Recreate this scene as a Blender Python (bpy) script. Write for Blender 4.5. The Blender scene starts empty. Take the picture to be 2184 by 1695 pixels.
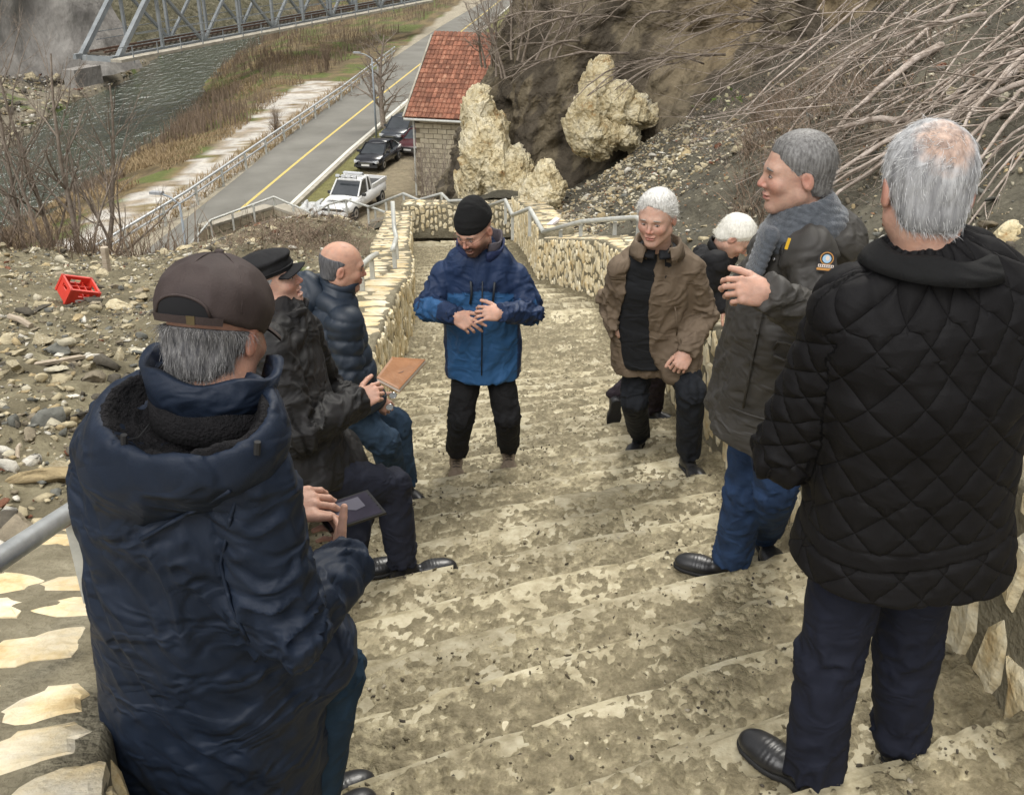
import bpy, math, random
import numpy as np
from mathutils import Vector, Matrix
random.seed(7); RNG = np.random.default_rng(7)
# ------------------------------------------------------------------ camera, sky, sun, exposure
SC = bpy.context.scene
cam = bpy.data.cameras.new('camera'); CAM = bpy.data.objects.new('camera', cam)
SC.collection.objects.link(CAM); SC.camera = CAM
PITCH = math.radians(26.5); FPX = 2124.0
cam.sensor_width = 36.0; cam.lens = 36.0*FPX/2184.0; cam.clip_start = 0.05; cam.clip_end = 2000
CAM.location = (0, 0, 0); CAM.rotation_euler = (math.pi/2-PITCH, 0, 0)
W = bpy.data.worlds.new('World'); SC.world = W; W.use_nodes = True
nt = W.node_tree; nt.nodes.clear()
sky = nt.nodes.new('ShaderNodeTexSky'); sky.sky_type = 'NISHITA'; sky.sun_disc = False
sky.sun_elevation = math.radians(52); sky.sun_rotation = math.radians(200)
sky.air_density = 1.0; sky.dust_density = 6.0; sky.ozone_density = 0.6
hs = nt.nodes.new('ShaderNodeHueSaturation'); hs.inputs['Saturation'].default_value = 0.14
bg = nt.nodes.new('ShaderNodeBackground'); bg.inputs['Strength'].default_value = 0.092
wo = nt.nodes.new('ShaderNodeOutputWorld')
nt.links.new(sky.outputs[0], hs.inputs['Color']); nt.links.new(hs.outputs[0], bg.inputs[0]); nt.links.new(bg.outputs[0], wo.inputs[0])
sun = bpy.data.lights.new('sun', 'SUN'); sun.energy = 1.5; sun.angle = math.radians(18); sun.color = (1, .96, .88)
SUN = bpy.data.objects.new('sun', sun); SC.collection.objects.link(SUN)
SUN.rotation_euler = (math.radians(38), 0, math.radians(200-180+140))
SC.view_settings.view_transform = 'Standard'; SC.view_settings.look = 'None'
SC.view_settings.exposure = 1.0; SC.view_settings.gamma = 1.0; SC.view_settings.use_curve_mapping = False
# ------------------------------------------------------------------ helpers
cP, sP = math.cos(PITCH), math.sin(PITCH)
def P(px, py, d):
    """point seen at (px,py) of the 2184x1695 picture, d metres ahead"""
    u = (px-1092)/FPX; v = -(py-847.5)/FPX
    y = cP+v*sP; k = d/y
    return np.array([u*k, d, (-sP+v*cP)*k])
def V(*a): return np.array(a, float)
def unit(v): v = np.asarray(v, float); return v/(np.linalg.norm(v)+1e-12)
def tag(o, label=None, cat=None, group=None, kind=None):
    if label: o['label'] = label
    if cat: o['category'] = cat
    if group: o['group'] = group
    if kind: o['kind'] = kind
    return o
def empty(name, loc, label=None, cat=None, group=None):
    o = bpy.data.objects.new(name, None); SC.collection.objects.link(o); o.location = tuple(loc)
    o.empty_display_size = .1
    return tag(o, label, cat, group)
def mesh(name, v, f, mats, smooth=False, cols=None, uvw=None, fm=None):
    me = bpy.data.meshes.new(name)
    v = np.asarray(v, np.float32)
    if isinstance(f, np.ndarray):
        n, k = f.shape
        me.vertices.add(len(v)); me.vertices.foreach_set('co', v.ravel())
        me.loops.add(n*k); me.loops.foreach_set('vertex_index', f.astype(np.int32).ravel())
        me.polygons.add(n); me.polygons.foreach_set('loop_start', np.arange(0, n*k, k, dtype=np.int32))
        me.polygons.foreach_set('loop_total', np.full(n, k, np.int32)); me.update(calc_edges=True)
    else:
        me.from_pydata([tuple(map(float, p)) for p in v], [], f); me.update()
    if mats is not None:
        for m in (mats if isinstance(mats, (list, tuple)) else [mats]): me.materials.append(m)
    if fm is not None: me.polygons.foreach_set('material_index', np.asarray(fm, np.int32))
    if smooth: me.polygons.foreach_set('use_smooth', np.ones(len(me.polygons), bool))
    if cols is not None:
        a = me.color_attributes.new('Col', 'FLOAT_COLOR', 'POINT')
        c = np.ones((len(v), 4), np.float32); c[:, :3] = cols; a.data.foreach_set('color', c.ravel())
    if uvw is not None:
        a = me.attributes.new('uvw', 'FLOAT_VECTOR', 'POINT'); a.data.foreach_set('vector', np.asarray(uvw, np.float32).ravel())
    return me
def obj(name, me, parent=None, loc=None):
    o = bpy.data.objects.new(name, me); SC.collection.objects.link(o)
    if parent is not None: o.parent = parent
    if loc is not None: o.location = tuple(loc)
    return o
def part(name, v, f, mats, root=None, **k):
    """mesh from world-space vertices, as a child of root (or top level)"""
    v = np.asarray(v, float)
    if root is not None: v = v - np.array(wloc(root))
    return obj(name, mesh(name, v, f, mats, **k), root)
def wloc(o):
    l = Vector(o.location); p = o.parent
    while p is not None: l = l+Vector(p.location); p = p.parent
    return l
def F(lst): return [tuple(q) for q in lst]
# value noise
def _h(i, j, k, s):
    n = (i*374761393 + j*668265263 + k*2147483647 + s*974634777) & 0xffffffff
    n = ((n ^ (n >> 13))*1274126177) & 0xffffffff
    n = ((n ^ (n >> 16))*2246822519) & 0xffffffff
    return ((n ^ (n >> 15)) & 0xffff)/65535.0
def noise(p, s=0):
    p = np.asarray(p, float); i = np.floor(p).astype(np.int64); f = p-i; f = f*f*(3-2*f)
    x, y, z = i[:, 0], i[:, 1], i[:, 2]; r = 0
    for a in (0, 1):
        for b in (0, 1):
            for c in (0, 1):
                w = (f[:, 0] if a else 1-f[:, 0])*(f[:, 1] if b else 1-f[:, 1])*(f[:, 2] if c else 1-f[:, 2])
                r = r+w*_h(x+a, y+b, z+c, s)
    return r
def fbm(p, o=4, s=0):
    p = np.asarray(p, float); r = 0; a = .5; t = 0
    for k in range(o):
        r = r+a*noise(p*(2**k)+k*17.3, s+k); t += a; a *= .5
    return r/t
def fb2(x, y, sc, o=4, s=0):
    x = np.asarray(x, float).ravel(); y = np.asarray(y, float).ravel()
    return fbm(np.stack([x*sc, y*sc, np.zeros_like(x)], 1), o, s)
def grid_faces(nu, nv):
    a = (np.arange(nu-1)[:, None]*nv+np.arange(nv-1)[None, :]).ravel()
    return np.stack([a, a+nv, a+nv+1, a+1], 1)
def interp(x, tab): return np.interp(x, [t[0] for t in tab], [t[1] for t in tab])
# ------------------------------------------------------------------ materials
def mat(name, stops, scale=5, detail=6, rough=.85, bump=.3, bscale=None, vec='Object', attr=False, rand=0,
        metal=0, spec=.3, scale3=(1, 1, 1), sheen=0, dist=0.0, nrough=.6, trans=0, bdist=.02, amix=.25):
    m = bpy.data.materials.new(name); m.use_nodes = True; n = m.node_tree.nodes; l = m.node_tree.links
    b = n['Principled BSDF']; b.inputs['Roughness'].default_value = rough; b.inputs['Metallic'].default_value = metal
    b.inputs['Specular IOR Level'].default_value = spec
    if sheen: b.inputs['Sheen Weight'].default_value = sheen
    if trans: b.inputs['Transmission Weight'].default_value = trans
    tc = n.new('ShaderNodeTexCoord'); mp = n.new('ShaderNodeMapping'); mp.inputs['Scale'].default_value = scale3
    if vec == 'uvw':
        at = n.new('ShaderNodeAttribute'); at.attribute_name = 'uvw'; l.new(at.outputs['Vector'], mp.inputs[0])
    elif vec == 'World':
        ge = n.new('ShaderNodeNewGeometry'); l.new(ge.outputs['Position'], mp.inputs[0])
    else: l.new(tc.outputs[vec], mp.inputs[0])
    no = n.new('ShaderNodeTexNoise'); no.inputs['Scale'].default_value = scale; no.inputs['Detail'].default_value = detail
    no.inputs['Roughness'].default_value = nrough; no.inputs['Distortion'].default_value = dist
    l.new(mp.outputs[0], no.inputs['Vector'])
    cr = n.new('ShaderNodeValToRGB'); e = cr.color_ramp.elements
    while len(e) > len(stops): e.remove(e[-1])
    while len(e) < len(stops): e.new(.5)
    for q, (p_, c) in zip(e, stops): q.position = p_; q.color = (*c, 1)
    l.new(no.outputs['Fac'], cr.inputs[0]); out = cr.outputs[0]
    if rand:
        oi = n.new('ShaderNodeObjectInfo'); hv = n.new('ShaderNodeHueSaturation'); mr = n.new('ShaderNodeMapRange')
        mr.inputs[3].default_value = 1-rand; mr.inputs[4].default_value = 1+rand
        l.new(oi.outputs['Random'], mr.inputs[0]); l.new(mr.outputs[0], hv.inputs['Value']); l.new(out, hv.inputs['Color']); out = hv.outputs[0]
        ad = n.new('ShaderNodeVectorMath'); ad.operation = 'ADD'; l.new(mp.outputs[0], ad.inputs[0])
        sc_ = n.new('ShaderNodeMath'); sc_.operation = 'MULTIPLY'; sc_.inputs[1].default_value = 37; l.new(oi.outputs['Random'], sc_.inputs[0])
        l.new(sc_.outputs[0], ad.inputs[1]); l.new(ad.outputs[0], no.inputs['Vector'])
    if attr:
        at2 = n.new('ShaderNodeAttribute'); at2.attribute_name = 'Col'; mx = n.new('ShaderNodeMix'); mx.data_type = 'RGBA'
        mx.blend_type = 'MULTIPLY'; mx.inputs[0].default_value = 1
        l.new(at2.outputs['Color'], mx.inputs[6]); l.new(out, mx.inputs[7]); out = mx.outputs[2]
    l.new(out, b.inputs['Base Color'])
    if bump:
        n2 = n.new('ShaderNodeTexNoise'); n2.inputs['Scale'].default_value = bscale or scale*4; n2.inputs['Detail'].default_value = 5
        l.new(mp.outputs[0], n2.inputs['Vector'])
        bp = n.new('ShaderNodeBump'); bp.inputs['Strength'].default_value = bump; bp.inputs['Distance'].default_value = bdist
        l.new(n2.outputs['Fac'], bp.inputs['Height']); l.new(bp.outputs[0], b.inputs['Normal'])
    m['bsdf'] = 1
    return m
def flat(name, c, rough=.6, metal=0, spec=.4, bump=0, bscale=80, var=.12):
    c = np.array(c); return mat(name, [(.3, tuple(c*(1-var))), (.7, tuple(np.minimum(c*(1+var), 1)))], scale=9, rough=rough, metal=metal, spec=spec, bump=bump, bscale=bscale)
# ------------------------------------------------------------------ simple shapes
def boxv(c, s, R=None):
    c = np.array(c, float); s = np.array(s, float)/2
    v = np.array([[x, y, z] for x in (-1, 1) for y in (-1, 1) for z in (-1, 1)], float)*s
    if R is not None: v = v@np.asarray(R).T
    return v+c, [(0, 1, 3, 2), (4, 6, 7, 5), (0, 4, 5, 1), (2, 3, 7, 6), (0, 2, 6, 4), (1, 5, 7, 3)]
class MB:
    def __init__(s): s.v = []; s.f = []; s.n = 0; s.m = []
    def add(s, v, f, m=0):
        v = np.asarray(v, float); s.v.append(v)
        for q in f: s.f.append(tuple(int(i)+s.n for i in q)); s.m.append(m)
        s.n += len(v); return s
    def box(s, c, sz, R=None, m=0): v, f = boxv(c, sz, R); return s.add(v, f, m)
    def quadbox(s, lo, hi, m=0):   # prism from bottom ring lo (n pts) to top ring hi
        n = len(lo); f = [tuple(range(n))[::-1], tuple(range(n, 2*n))]+[(i, (i+1) % n, n+(i+1) % n, n+i) for i in range(n)]
        return s.add(np.vstack([lo, hi]), f, m)
    def tube(s, pts, r, n=8, cap=True, m=0):
        v, f = tube(pts, r, n, cap); return s.add(v, f, m)
    def build(s, name, mats, root=None, smooth=False):
        return part(name, np.vstack(s.v), s.f, mats, root, smooth=smooth, fm=s.m if any(s.m) else None)
def tube(pts, r, n=8, cap=True):
    pts = np.asarray(pts, float); k = len(pts); r = np.broadcast_to(np.asarray(r, float), (k,))
    T = np.gradient(pts, axis=0) if k > 2 else np.repeat((pts[-1:]-pts[:1]), k, 0)
    T /= (np.linalg.norm(T, axis=1, keepdims=True)+1e-9)
    a = np.array([0, 0, 1.]) if abs(T[0][2]) < .9 else np.array([1., 0, 0]); V_ = []
    ang = np.arange(n)*2*math.pi/n
    for i in range(k):
        e1 = np.cross(T[i], a); e1 /= np.linalg.norm(e1)+1e-9; e2 = np.cross(T[i], e1); a = -np.cross(e1, T[i])*-1 if False else a
        V_.append(pts[i]+r[i]*(np.cos(ang)[:, None]*e1+np.sin(ang)[:, None]*e2))
    V_ = np.vstack(V_); f = []
    for i in range(k-1):
        for j in range(n): f.append((i*n+j, i*n+(j+1) % n, (i+1)*n+(j+1) % n, (i+1)*n+j))
    if cap: f.append(tuple(range(n))[::-1]); f.append(tuple((k-1)*n+j for j in range(n)))
    return V_, f
def rotz(a): c, s = math.cos(a), math.sin(a); return np.array([[c, -s, 0], [s, c, 0], [0, 0, 1.]])
def rotx(a): c, s = math.cos(a), math.sin(a); return np.array([[1., 0, 0], [0, c, -s], [0, s, c]])
def roty(a): c, s = math.cos(a), math.sin(a); return np.array([[c, 0, s], [0, 1., 0], [-s, 0, c]])
def frame(fwd, up=(0, 0, 1)):
    """columns: right, forward, up"""
    f = unit(fwd); r = unit(np.cross(f, up)); u = np.cross(r, f); return np.stack([r, f, u], 1)
# rocks: a few low-poly variants of broken stone
def ico(sub=1):
    t = (1+5**.5)/2
    v = [(-1, t, 0), (1, t, 0), (-1, -t, 0), (1, -t, 0), (0, -1, t), (0, 1, t), (0, -1, -t), (0, 1, -t), (t, 0, -1), (t, 0, 1), (-t, 0, -1), (-t, 0, 1)]
    f = [(0, 11, 5), (0, 5, 1), (0, 1, 7), (0, 7, 10), (0, 10, 11), (1, 5, 9), (5, 11, 4), (11, 10, 2), (10, 7, 6), (7, 1, 8), (3, 9, 4), (3, 4, 2), (3, 2, 6), (3, 6, 8), (3, 8, 9), (4, 9, 5), (2, 4, 11), (6, 2, 10), (8, 6, 7), (9, 8, 1)]
    v = [unit(x) for x in v]
    for _ in range(sub):
        c = {}; nf = []
        def mid(a, b):
            k = (min(a, b), max(a, b))
            if k not in c: v.append(unit(v[a]+v[b])); c[k] = len(v)-1
            return c[k]
        for a, b, d in f:
            x, y, z = mid(a, b), mid(b, d), mid(d, a); nf += [(a, x, z), (b, y, x), (d, z, y), (x, y, z)]
        f = nf
    return np.array(v), np.array(f)
def rockshape(seed, sub=1):
    v, f = ico(sub); r = np.random.default_rng(seed)
    for _ in range(9):   # chop with planes
        n = unit(r.normal(size=3)); d = r.uniform(.22, .55); h = v@n; v = v-np.outer(np.maximum(h-d, 0), n)
    v = v*r.uniform(.75, 1.5, 3)+r.normal(size=v.shape)*.055
    return v, f
ROCKS = [rockshape(i) for i in range(10)]; ROCKS0 = [rockshape(i+30, 0) for i in range(8)]
def scatter(pts, size, shapes, flatz=.6, seed=0, sink=.2, vcol=None):
    """joined mesh of many stones; returns v,f,cols"""
    r = np.random.default_rng(seed); n = len(pts); Vs = []; Fs = []; Cs = []; off = 0
    which = r.integers(0, len(shapes), n); size = np.broadcast_to(size, (n,))
    for k, (sv, sf) in enumerate(shapes):
        idx = np.where(which == k)[0]
        if not len(idx): continue
        m = len(idx); a = r.uniform(0, 6.28, m); b = r.normal(0, .35, m)
        S = size[idx][:, None]*np.stack([r.uniform(.7, 1.3, m), r.uniform(.6, 1.1, m), flatz*r.uniform(.6, 1.3, m)], 1)
        q = sv[None]*S[:, None, :]
        ca, sa, cb, sb = np.cos(a), np.sin(a), np.cos(b), np.sin(b)
        x, y, z = q[..., 0], q[..., 1], q[..., 2]
        y, z = y*cb[:, None]-z*sb[:, None], y*sb[:, None]+z*cb[:, None]
        x, y = x*ca[:, None]-y*sa[:, None], x*sa[:, None]+y*ca[:, None]
        w = np.stack([x, y, z+(size[idx]*sink)[:, None]], -1)+pts[idx][:, None, :]
        Vs.append(w.reshape(-1, 3)); Fs.append((sf[None]+(off+np.arange(m)*len(sv))[:, None, None]).reshape(-1, 3)); off += m*len(sv)
        if vcol is not None: Cs.append(np.repeat(vcol[idx], len(sv), 0))
    return np.vstack(Vs), np.vstack(Fs), (np.vstack(Cs) if vcol is not None else None)
# ------------------------------------------------------------------ surface materials
M = {}
M['soil'] = mat('soil', [(.3, (.07, .06, .036)), (.5, (.145, .125, .078)), (.62, (.22, .195, .125)), (.75, (.30, .27, .18))], scale=1.6, detail=9, rough=.95, bump=.9, bscale=14, nrough=.72, bdist=.05)
M['hillsoil'] = mat('hillsoil', [(.3, (.04, .036, .026)), (.5, (.085, .077, .055)), (.68, (.15, .136, .098))], scale=1.1, detail=10, rough=.95, bump=1, bscale=11, nrough=.75, bdist=.06)
M['mud'] = mat('mud', [(.3, (.10, .082, .046)), (.45, (.165, .138, .08)), (.58, (.25, .212, .13)), (.72, (.38, .33, .215))], scale=13, detail=9, rough=.7, bump=1, bscale=38, nrough=.75, spec=.35, bdist=.02, attr=True)
M['step'] = mat('stepstone', [(.28, (.17, .14, .08)), (.42, (.29, .25, .155)), (.54, (.40, .355, .24)), (.74, (.53, .485, .355))], scale=8.0, detail=8, rough=.6, bump=.7, bscale=20, rand=.22, nrough=.68, vec='World', bdist=.015)
M['wallstone'] = mat('wallstone', [(.28, (.40, .25, .095)), (.42, (.58, .47, .27)), (.58, (.70, .63, .45)), (.75, (.80, .77, .67))], scale=4.5, detail=8, rough=.85, bump=1, bscale=22, rand=.2, nrough=.7, vec='World', bdist=.02)
M['capstone'] = mat('capstone', [(.28, (.42, .27, .11)), (.42, (.58, .46, .26)), (.56, (.64, .56, .40)), (.78, (.74, .70, .60))], scale=4, detail=8, rough=.85, bump=1, bscale=20, rand=.16, nrough=.7, vec='World', bdist=.015)
M['mortar'] = mat('mortar', [(.3, (.12, .104, .066)), (.5, (.20, .176, .118)), (.7, (.30, .27, .19))], scale=5, detail=9, rough=.95, bump=1, bscale=40, nrough=.7, bdist=.02)
M['rock'] = mat('limestone', [(.25, (.26, .19, .10)), (.4, (.48, .40, .25)), (.6, (.62, .55, .38)), (.8, (.72, .68, .55))], scale=7, detail=6, rough=.9, bump=.8, bscale=30, rand=.25)
M['rubble'] = mat('rubblestone', [(.3, (.5, .5, .5)), (.7, (1, 1, 1))], scale=9, rough=.9, bump=.6, bscale=40, attr=True)
M['galv'] = mat('galvanised', [(.3, (.42, .44, .45)), (.7, (.66, .68, .68))], scale=9, rough=.42, metal=.75, bump=.12, bscale=60)
M['galvd'] = mat('galvpaint', [(.3, (.40, .41, .38)), (.7, (.58, .58, .53))], scale=12, rough=.6, metal=.25, bump=.2, bscale=60)
M['rust'] = flat('rust', (.24, .11, .04), .9)
M['asphalt'] = mat('asphalt', [(.3, (.135, .13, .112)), (.7, (.20, .193, .17))], scale=.35, detail=8, rough=.9, bump=.2, bscale=40)
M['yellowpaint'] = flat('yellowpaint', (.55, .42, .13), .8, var=.3); M['whitepaint'] = flat('whitepaint', (.62, .6, .52), .8, var=.15)
M['concrete'] = mat('concrete', [(.3, (.22, .2, .155)), (.5, (.34, .31, .25)), (.75, (.46, .43, .36))], scale=1.2, detail=8, rough=.95, bump=.4, bscale=20)
M['block'] = mat('block', [(.3, (.27, .235, .165)), (.7, (.41, .365, .27))], scale=3, rough=.95, bump=.5, bscale=25, rand=.12)
M['joint'] = flat('jointing', (.16, .13, .085), .95)
M['bark'] = mat('bark', [(.3, (.14, .11, .085)), (.7, (.32, .27, .22))], scale=12, rough=.9, bump=.6, bscale=60)
M['palebark'] = mat('palebark', [(.25, (.15, .115, .09)), (.45, (.31, .255, .21)), (.7, (.54, .47, .41))], scale=7, rough=.85, bump=.5, bscale=60)
M['drybrush'] = mat('drybrush', [(.3, (.12, .088, .062)), (.7, (.24, .18, .13))], scale=3, rough=.95, bump=0)
M['straw'] = mat('straw', [(.3, (.23, .165, .09)), (.7, (.38, .29, .17))], scale=3, rough=.95, bump=0)
M['leaf'] = flat('dryleaf', (.20, .095, .04), .8, var=.5)
M['green'] = flat('greenleaf', (.10, .16, .035), .6, var=.4)
# ------------------------------------------------------------------ stair layout (plan curves and levels)
XL = [(-3, .9), (.9, -.55), (1.5, -.84), (2.3, -1.14), (5.5, -1.1), (10.3, -1.09), (12.4, -1.29), (13.5, -1.45), (20.3, -2.1), (24, -2.4)]
XR = [(-3, 2.0), (1, 1.6), (2.2, 1.47), (5.7, 1.25), (10.3, 1.25), (11.6, 1.08), (13.6, .38), (17, .25), (20.3, 0), (24, -.1)]
CAPL = [(-1, -.85), (.5, -1.3), (2.3, -1.88), (5.5, -2.75), (7.2, -3.18), (9.2, -3.36), (12.3, -4.13), (13.4, -4.3), (19, -5.6), (20.3, -5.75)]
CAPR = [(-1, -.5), (2.6, -1.51), (5.6, -2.35), (9, -3.3), (10.5, -3.46), (11.6, -3.66), (13.6, -4.27), (20.3, -5.6)]
WL, WR = .62, .5
xL = lambda y: interp(y, XL); xR = lambda y: interp(y, XR)
def edge_yc(i):
    return 2.38+.378*i if i <= 17 else (10.62 if i == 18 else 10.62+.45*(i-18))
Z17 = -1.683-.28*(2.38+.378*17-.19)
def tread_z(i): return -1.683-.28*(2.38+.378*i-.19) if i <= 17 else Z17-.1*(i-17)
def edge_ang(i): return math.radians(interp(edge_yc(i), [(2.6, 23.5), (4.5, 16), (9, 15), (10.6, 10), (14, 7), (20, 6)]))
def edge_pt(i, side, inset=0.):
    yc, a = edge_yc(i), math.tan(edge_ang(i)); x = 0
    for _ in range(8):
        y = yc+(x-.2)*a; x = (xL(y)+inset) if side == 0 else (xR(y)-inset)
    return np.array([x, yc+(x-.2)*a])
I0, I1 = -7, 39
# ------------------------------------------------------------------ stairway: core steps + individual paving slabs
stair = empty('stone_stairway', (0, 2, -2.5), 'muddy pale stone stairway running down between the two rubble walls', 'stairs')
core = MB()
for i in range(I0, I1+1):
    a0, a1, b0, b1 = edge_pt(i-1, 0), edge_pt(i-1, 1), edge_pt(i, 0), edge_pt(i, 1); z = tread_z(i)-.03
    lo = [(*p, z-.5) for p in (a0, a1, b1, b0)]; hi = [(*p, z) for p in (a0, a1, b1, b0)]
    core.quadbox(lo, hi)
core.build('step_bed', M['mortar'], stair)
def slab(c4, z, th, seed, nx=7):
    """stone slab from 4 plan corners (back-left, back-right, front-right, front-left)"""
    r = np.random.default_rng(seed); bl, br, fr, fl = [np.array(p) for p in c4]; v = []
    rows = [(0, 0, -.004), (.10, 0, .0), (.9, 0, .0), (1.0, 1, -.010), (1.0, 1, -th)]
    jf = r.normal(0, .009, nx)+.006*np.sin(np.linspace(0, 3, nx)*r.uniform(.5, 2)+r.uniform(0, 6)); tilt = r.normal(0, .008)
    for k, (t, fr_, dz) in enumerate(rows):
        for j in range(nx):
            s = j/(nx-1); p = (bl*(1-s)+br*s)*(1-t)+(fl*(1-s)+fr*s)*t
            d = unit((fl-bl)); p = p+d*(jf[j] if fr_ else 0)
            if k == 0: p = p+d*.004
            e = -.006 if j in (0, nx-1) else 0
            v.append((p[0], p[1], z+dz+tilt*(s-.5)+e+(r.normal(0, .0025) if k < 4 else 0)))
    v = np.array(v); f = []
    for k in range(4):
        for j in range(nx-1): f.append((k*nx+j, (k+1)*nx+j, (k+1)*nx+j+1, k*nx+j+1))
    n = len(v)   # skirts at both ends
    v = np.vstack([v, v[[0, nx, 2*nx, 3*nx]]-[0, 0, th], v[[nx-1, 2*nx-1, 3*nx-1, 4*nx-1]]-[0, 0, th]])
    for k in range(3):
        f.append((k*nx, n+k, n+k+1, (k+1)*nx)); f.append((k*nx+nx-1, (k+1)*nx+nx-1, n+4+k+1, n+4+k))
    return v, f
rr = random.Random(5)
for i in range(I0, I1+1):
    landing = i in (18,); z = tread_z(i)
    rows = 4 if landing else 1
    for q in range(rows):
        t0, t1 = q/rows, (q+1)/rows
        A0 = edge_pt(i-1, 0, .02)*(1-t0)+edge_pt(i, 0, .02)*t0; A1 = edge_pt(i-1, 1, .14)*(1-t0)+edge_pt(i, 1, .14)*t0
        B0 = edge_pt(i-1, 0, .02)*(1-t1)+edge_pt(i, 0, .02)*t1; B1 = edge_pt(i-1, 1, .14)*(1-t1)+edge_pt(i, 1, .14)*t1
        if not landing: B0, B1 = B0+unit(B0-A0)*.012, B1+unit(B1-A1)*.012
        else: A0, A1 = A0+(B0-A0)*.03, A1+(B1-A1)*.03
        w = np.linalg.norm(A1-A0); cuts = [0]
        lo_, hi_ = (.3, .55) if landing else ((.42, 1.0) if i < 18 else (.3, .6))
        while cuts[-1] < 1: cuts.append(cuts[-1]+rr.uniform(lo_, hi_)/w)
        if 1-cuts[-2] < .12 and len(cuts) > 2: cuts.pop(-2)
        cuts[-1] = 1
        if 30 <= i < 37: continue
        for a, b in zip(cuts[:-1], cuts[1:]):
            a2, b2 = a+.006, b-.006; sk = rr.uniform(-.01, .01)
            c4 = (A0+(A1-A0)*a2, A0+(A1-A0)*b2, B0+(B1-B0)*(b2+sk*.3), B0+(B1-B0)*(a2+sk*.3))
            v, f = slab(c4, z+rr.uniform(-.004, .004), .07, rr.randrange(10**6))
            part('paving_slab', v, f, M['step'], stair)
# mud lying over the slabs: a real sheet that dips below the stone where it has worn off
def mud_sheet():
    S = []; Z = []
    for i in range(I0, I1+1):
        n = 30 if i < 8 else (20 if i < 18 else (60 if i == 18 else 8))
        for k in range(n): S.append((i, k/n*.985)); 
        S.append((i, .992))
    nu = 300; us = np.linspace(0, 1, nu); v = []; step = []
    for (i, t) in S:
        a0, a1 = edge_pt(i-1, 0, .0), edge_pt(i-1, 1, .0); b0, b1 = edge_pt(i, 0, .0), edge_pt(i, 1, .0)
        L, R = a0*(1-t)+b0*t, a1*(1-t)+b1*t; p = L[None]*(1-us)[:, None]+R[None]*us[:, None]
        v.append(np.column_stack([p, np.full(nu, tread_z(i))])); step.append((t, i))
    v = np.array(v); t = np.array([s[0] for s in step])[:, None]*np.ones(nu); x, y = v[..., 0].ravel(), v[..., 1].ravel()
    n1 = fb2(x, y, 2.4, 3, 1); n2 = fb2(x, y, 11, 4, 5); n3 = fb2(x, y, 45, 2, 9)
    tt = t.ravel(); back = np.exp(-tt*5)*.012; front = np.clip((.80-tt)/.18, -1, .55)*.0085
    far = np.clip((y-6.5)/3, 0, 1)*.002
    u = np.tile(us, len(S)); sidem = np.clip((u-.93)/.05, 0, 1)*.02+np.clip((.03-u)/.03, 0, 1)*.02
    n4 = fb2(x, y, 24, 3, 12); n5 = fb2(x*.35+y*.1, y, 16, 3, 15); n6 = fb2(x, y, 70, 2, 19); off = (n1-.5)*.016+(n2-.5)*.012+(n4-.5)*.022+(n5-.5)*.012+(n3-.5)*.030+(n6-.5)*.016+front+far+sidem-np.clip((y-19.0)/.3, 0, 1)*.02+.0008
    off = np.clip(off, -.02, .012+sidem)
    v[..., 2] += off.reshape(v.shape[:2])
    # last sample of every tread stays low so the riser is bare stone
    for k, (tq, i) in enumerate(step):
        if tq > .98: v[k, :, 2] = tread_z(i)-.035
    V_ = v.reshape(-1, 3)
    V_[:, :2] += np.column_stack([fb2(x, y, 30, 2, 3)-.5, fb2(x, y, 30, 2, 4)-.5])*.012
    th = np.clip((off-.0005)/.008, 0, 1)[:, None]; c_ = np.array([1.5, 1.54, 1.6])*(1-th)+np.array([.95, .95, .95])*th
    return V_, grid_faces(len(S), nu), c_
v, f, c_ = mud_sheet()
o = part('mud', v, f, M['mud'], smooth=True, cols=c_); tag(o, 'dried mud and grit trodden over the stair slabs', 'mud', kind='stuff')
# grit and crumbs on the treads
def tread_at(x, y):
    for i in range(I0, I1+1):
        if y <= edge_yc(i)+(x-.2)*math.tan(edge_ang(i)): return tread_z(i)
    return tread_z(I1)
rg = np.random.default_rng(11); N = 22000
y = rg.uniform(1.3, 9.5, N)**1.0; u = rg.uniform(0, 1, N); x = xL(y)*(1-u)+xR(y)*u
keep = fb2(x, y, 2.2, 3, 1)+fb2(x, y, 7, 2, 20)*.5+np.abs(rg.normal(0, .08, N)) > .80; x, y = x[keep], y[keep]
z = np.array([tread_at(a, b) for a, b in zip(x, y)]); sz = np.clip(rg.gamma(1.4, .0030, len(x)), .0015, .013)
pal = np.array([(.14, .115, .075), (.19, .16, .10), (.10, .085, .065), (.45, .4, .3), (.26, .22, .14)]); cc = pal[rg.choice(5, len(x), p=[.3, .3, .15, .08, .17])]
v, f, c = scatter(np.column_stack([x, y, z+.004]), sz, ROCKS0, .7, 3, vcol=cc)
tag(part('grit', v, f, M['rubble'], cols=c), 'loose grit and mud crumbs scattered on the stair treads', 'grit', kind='stuff')
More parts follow.
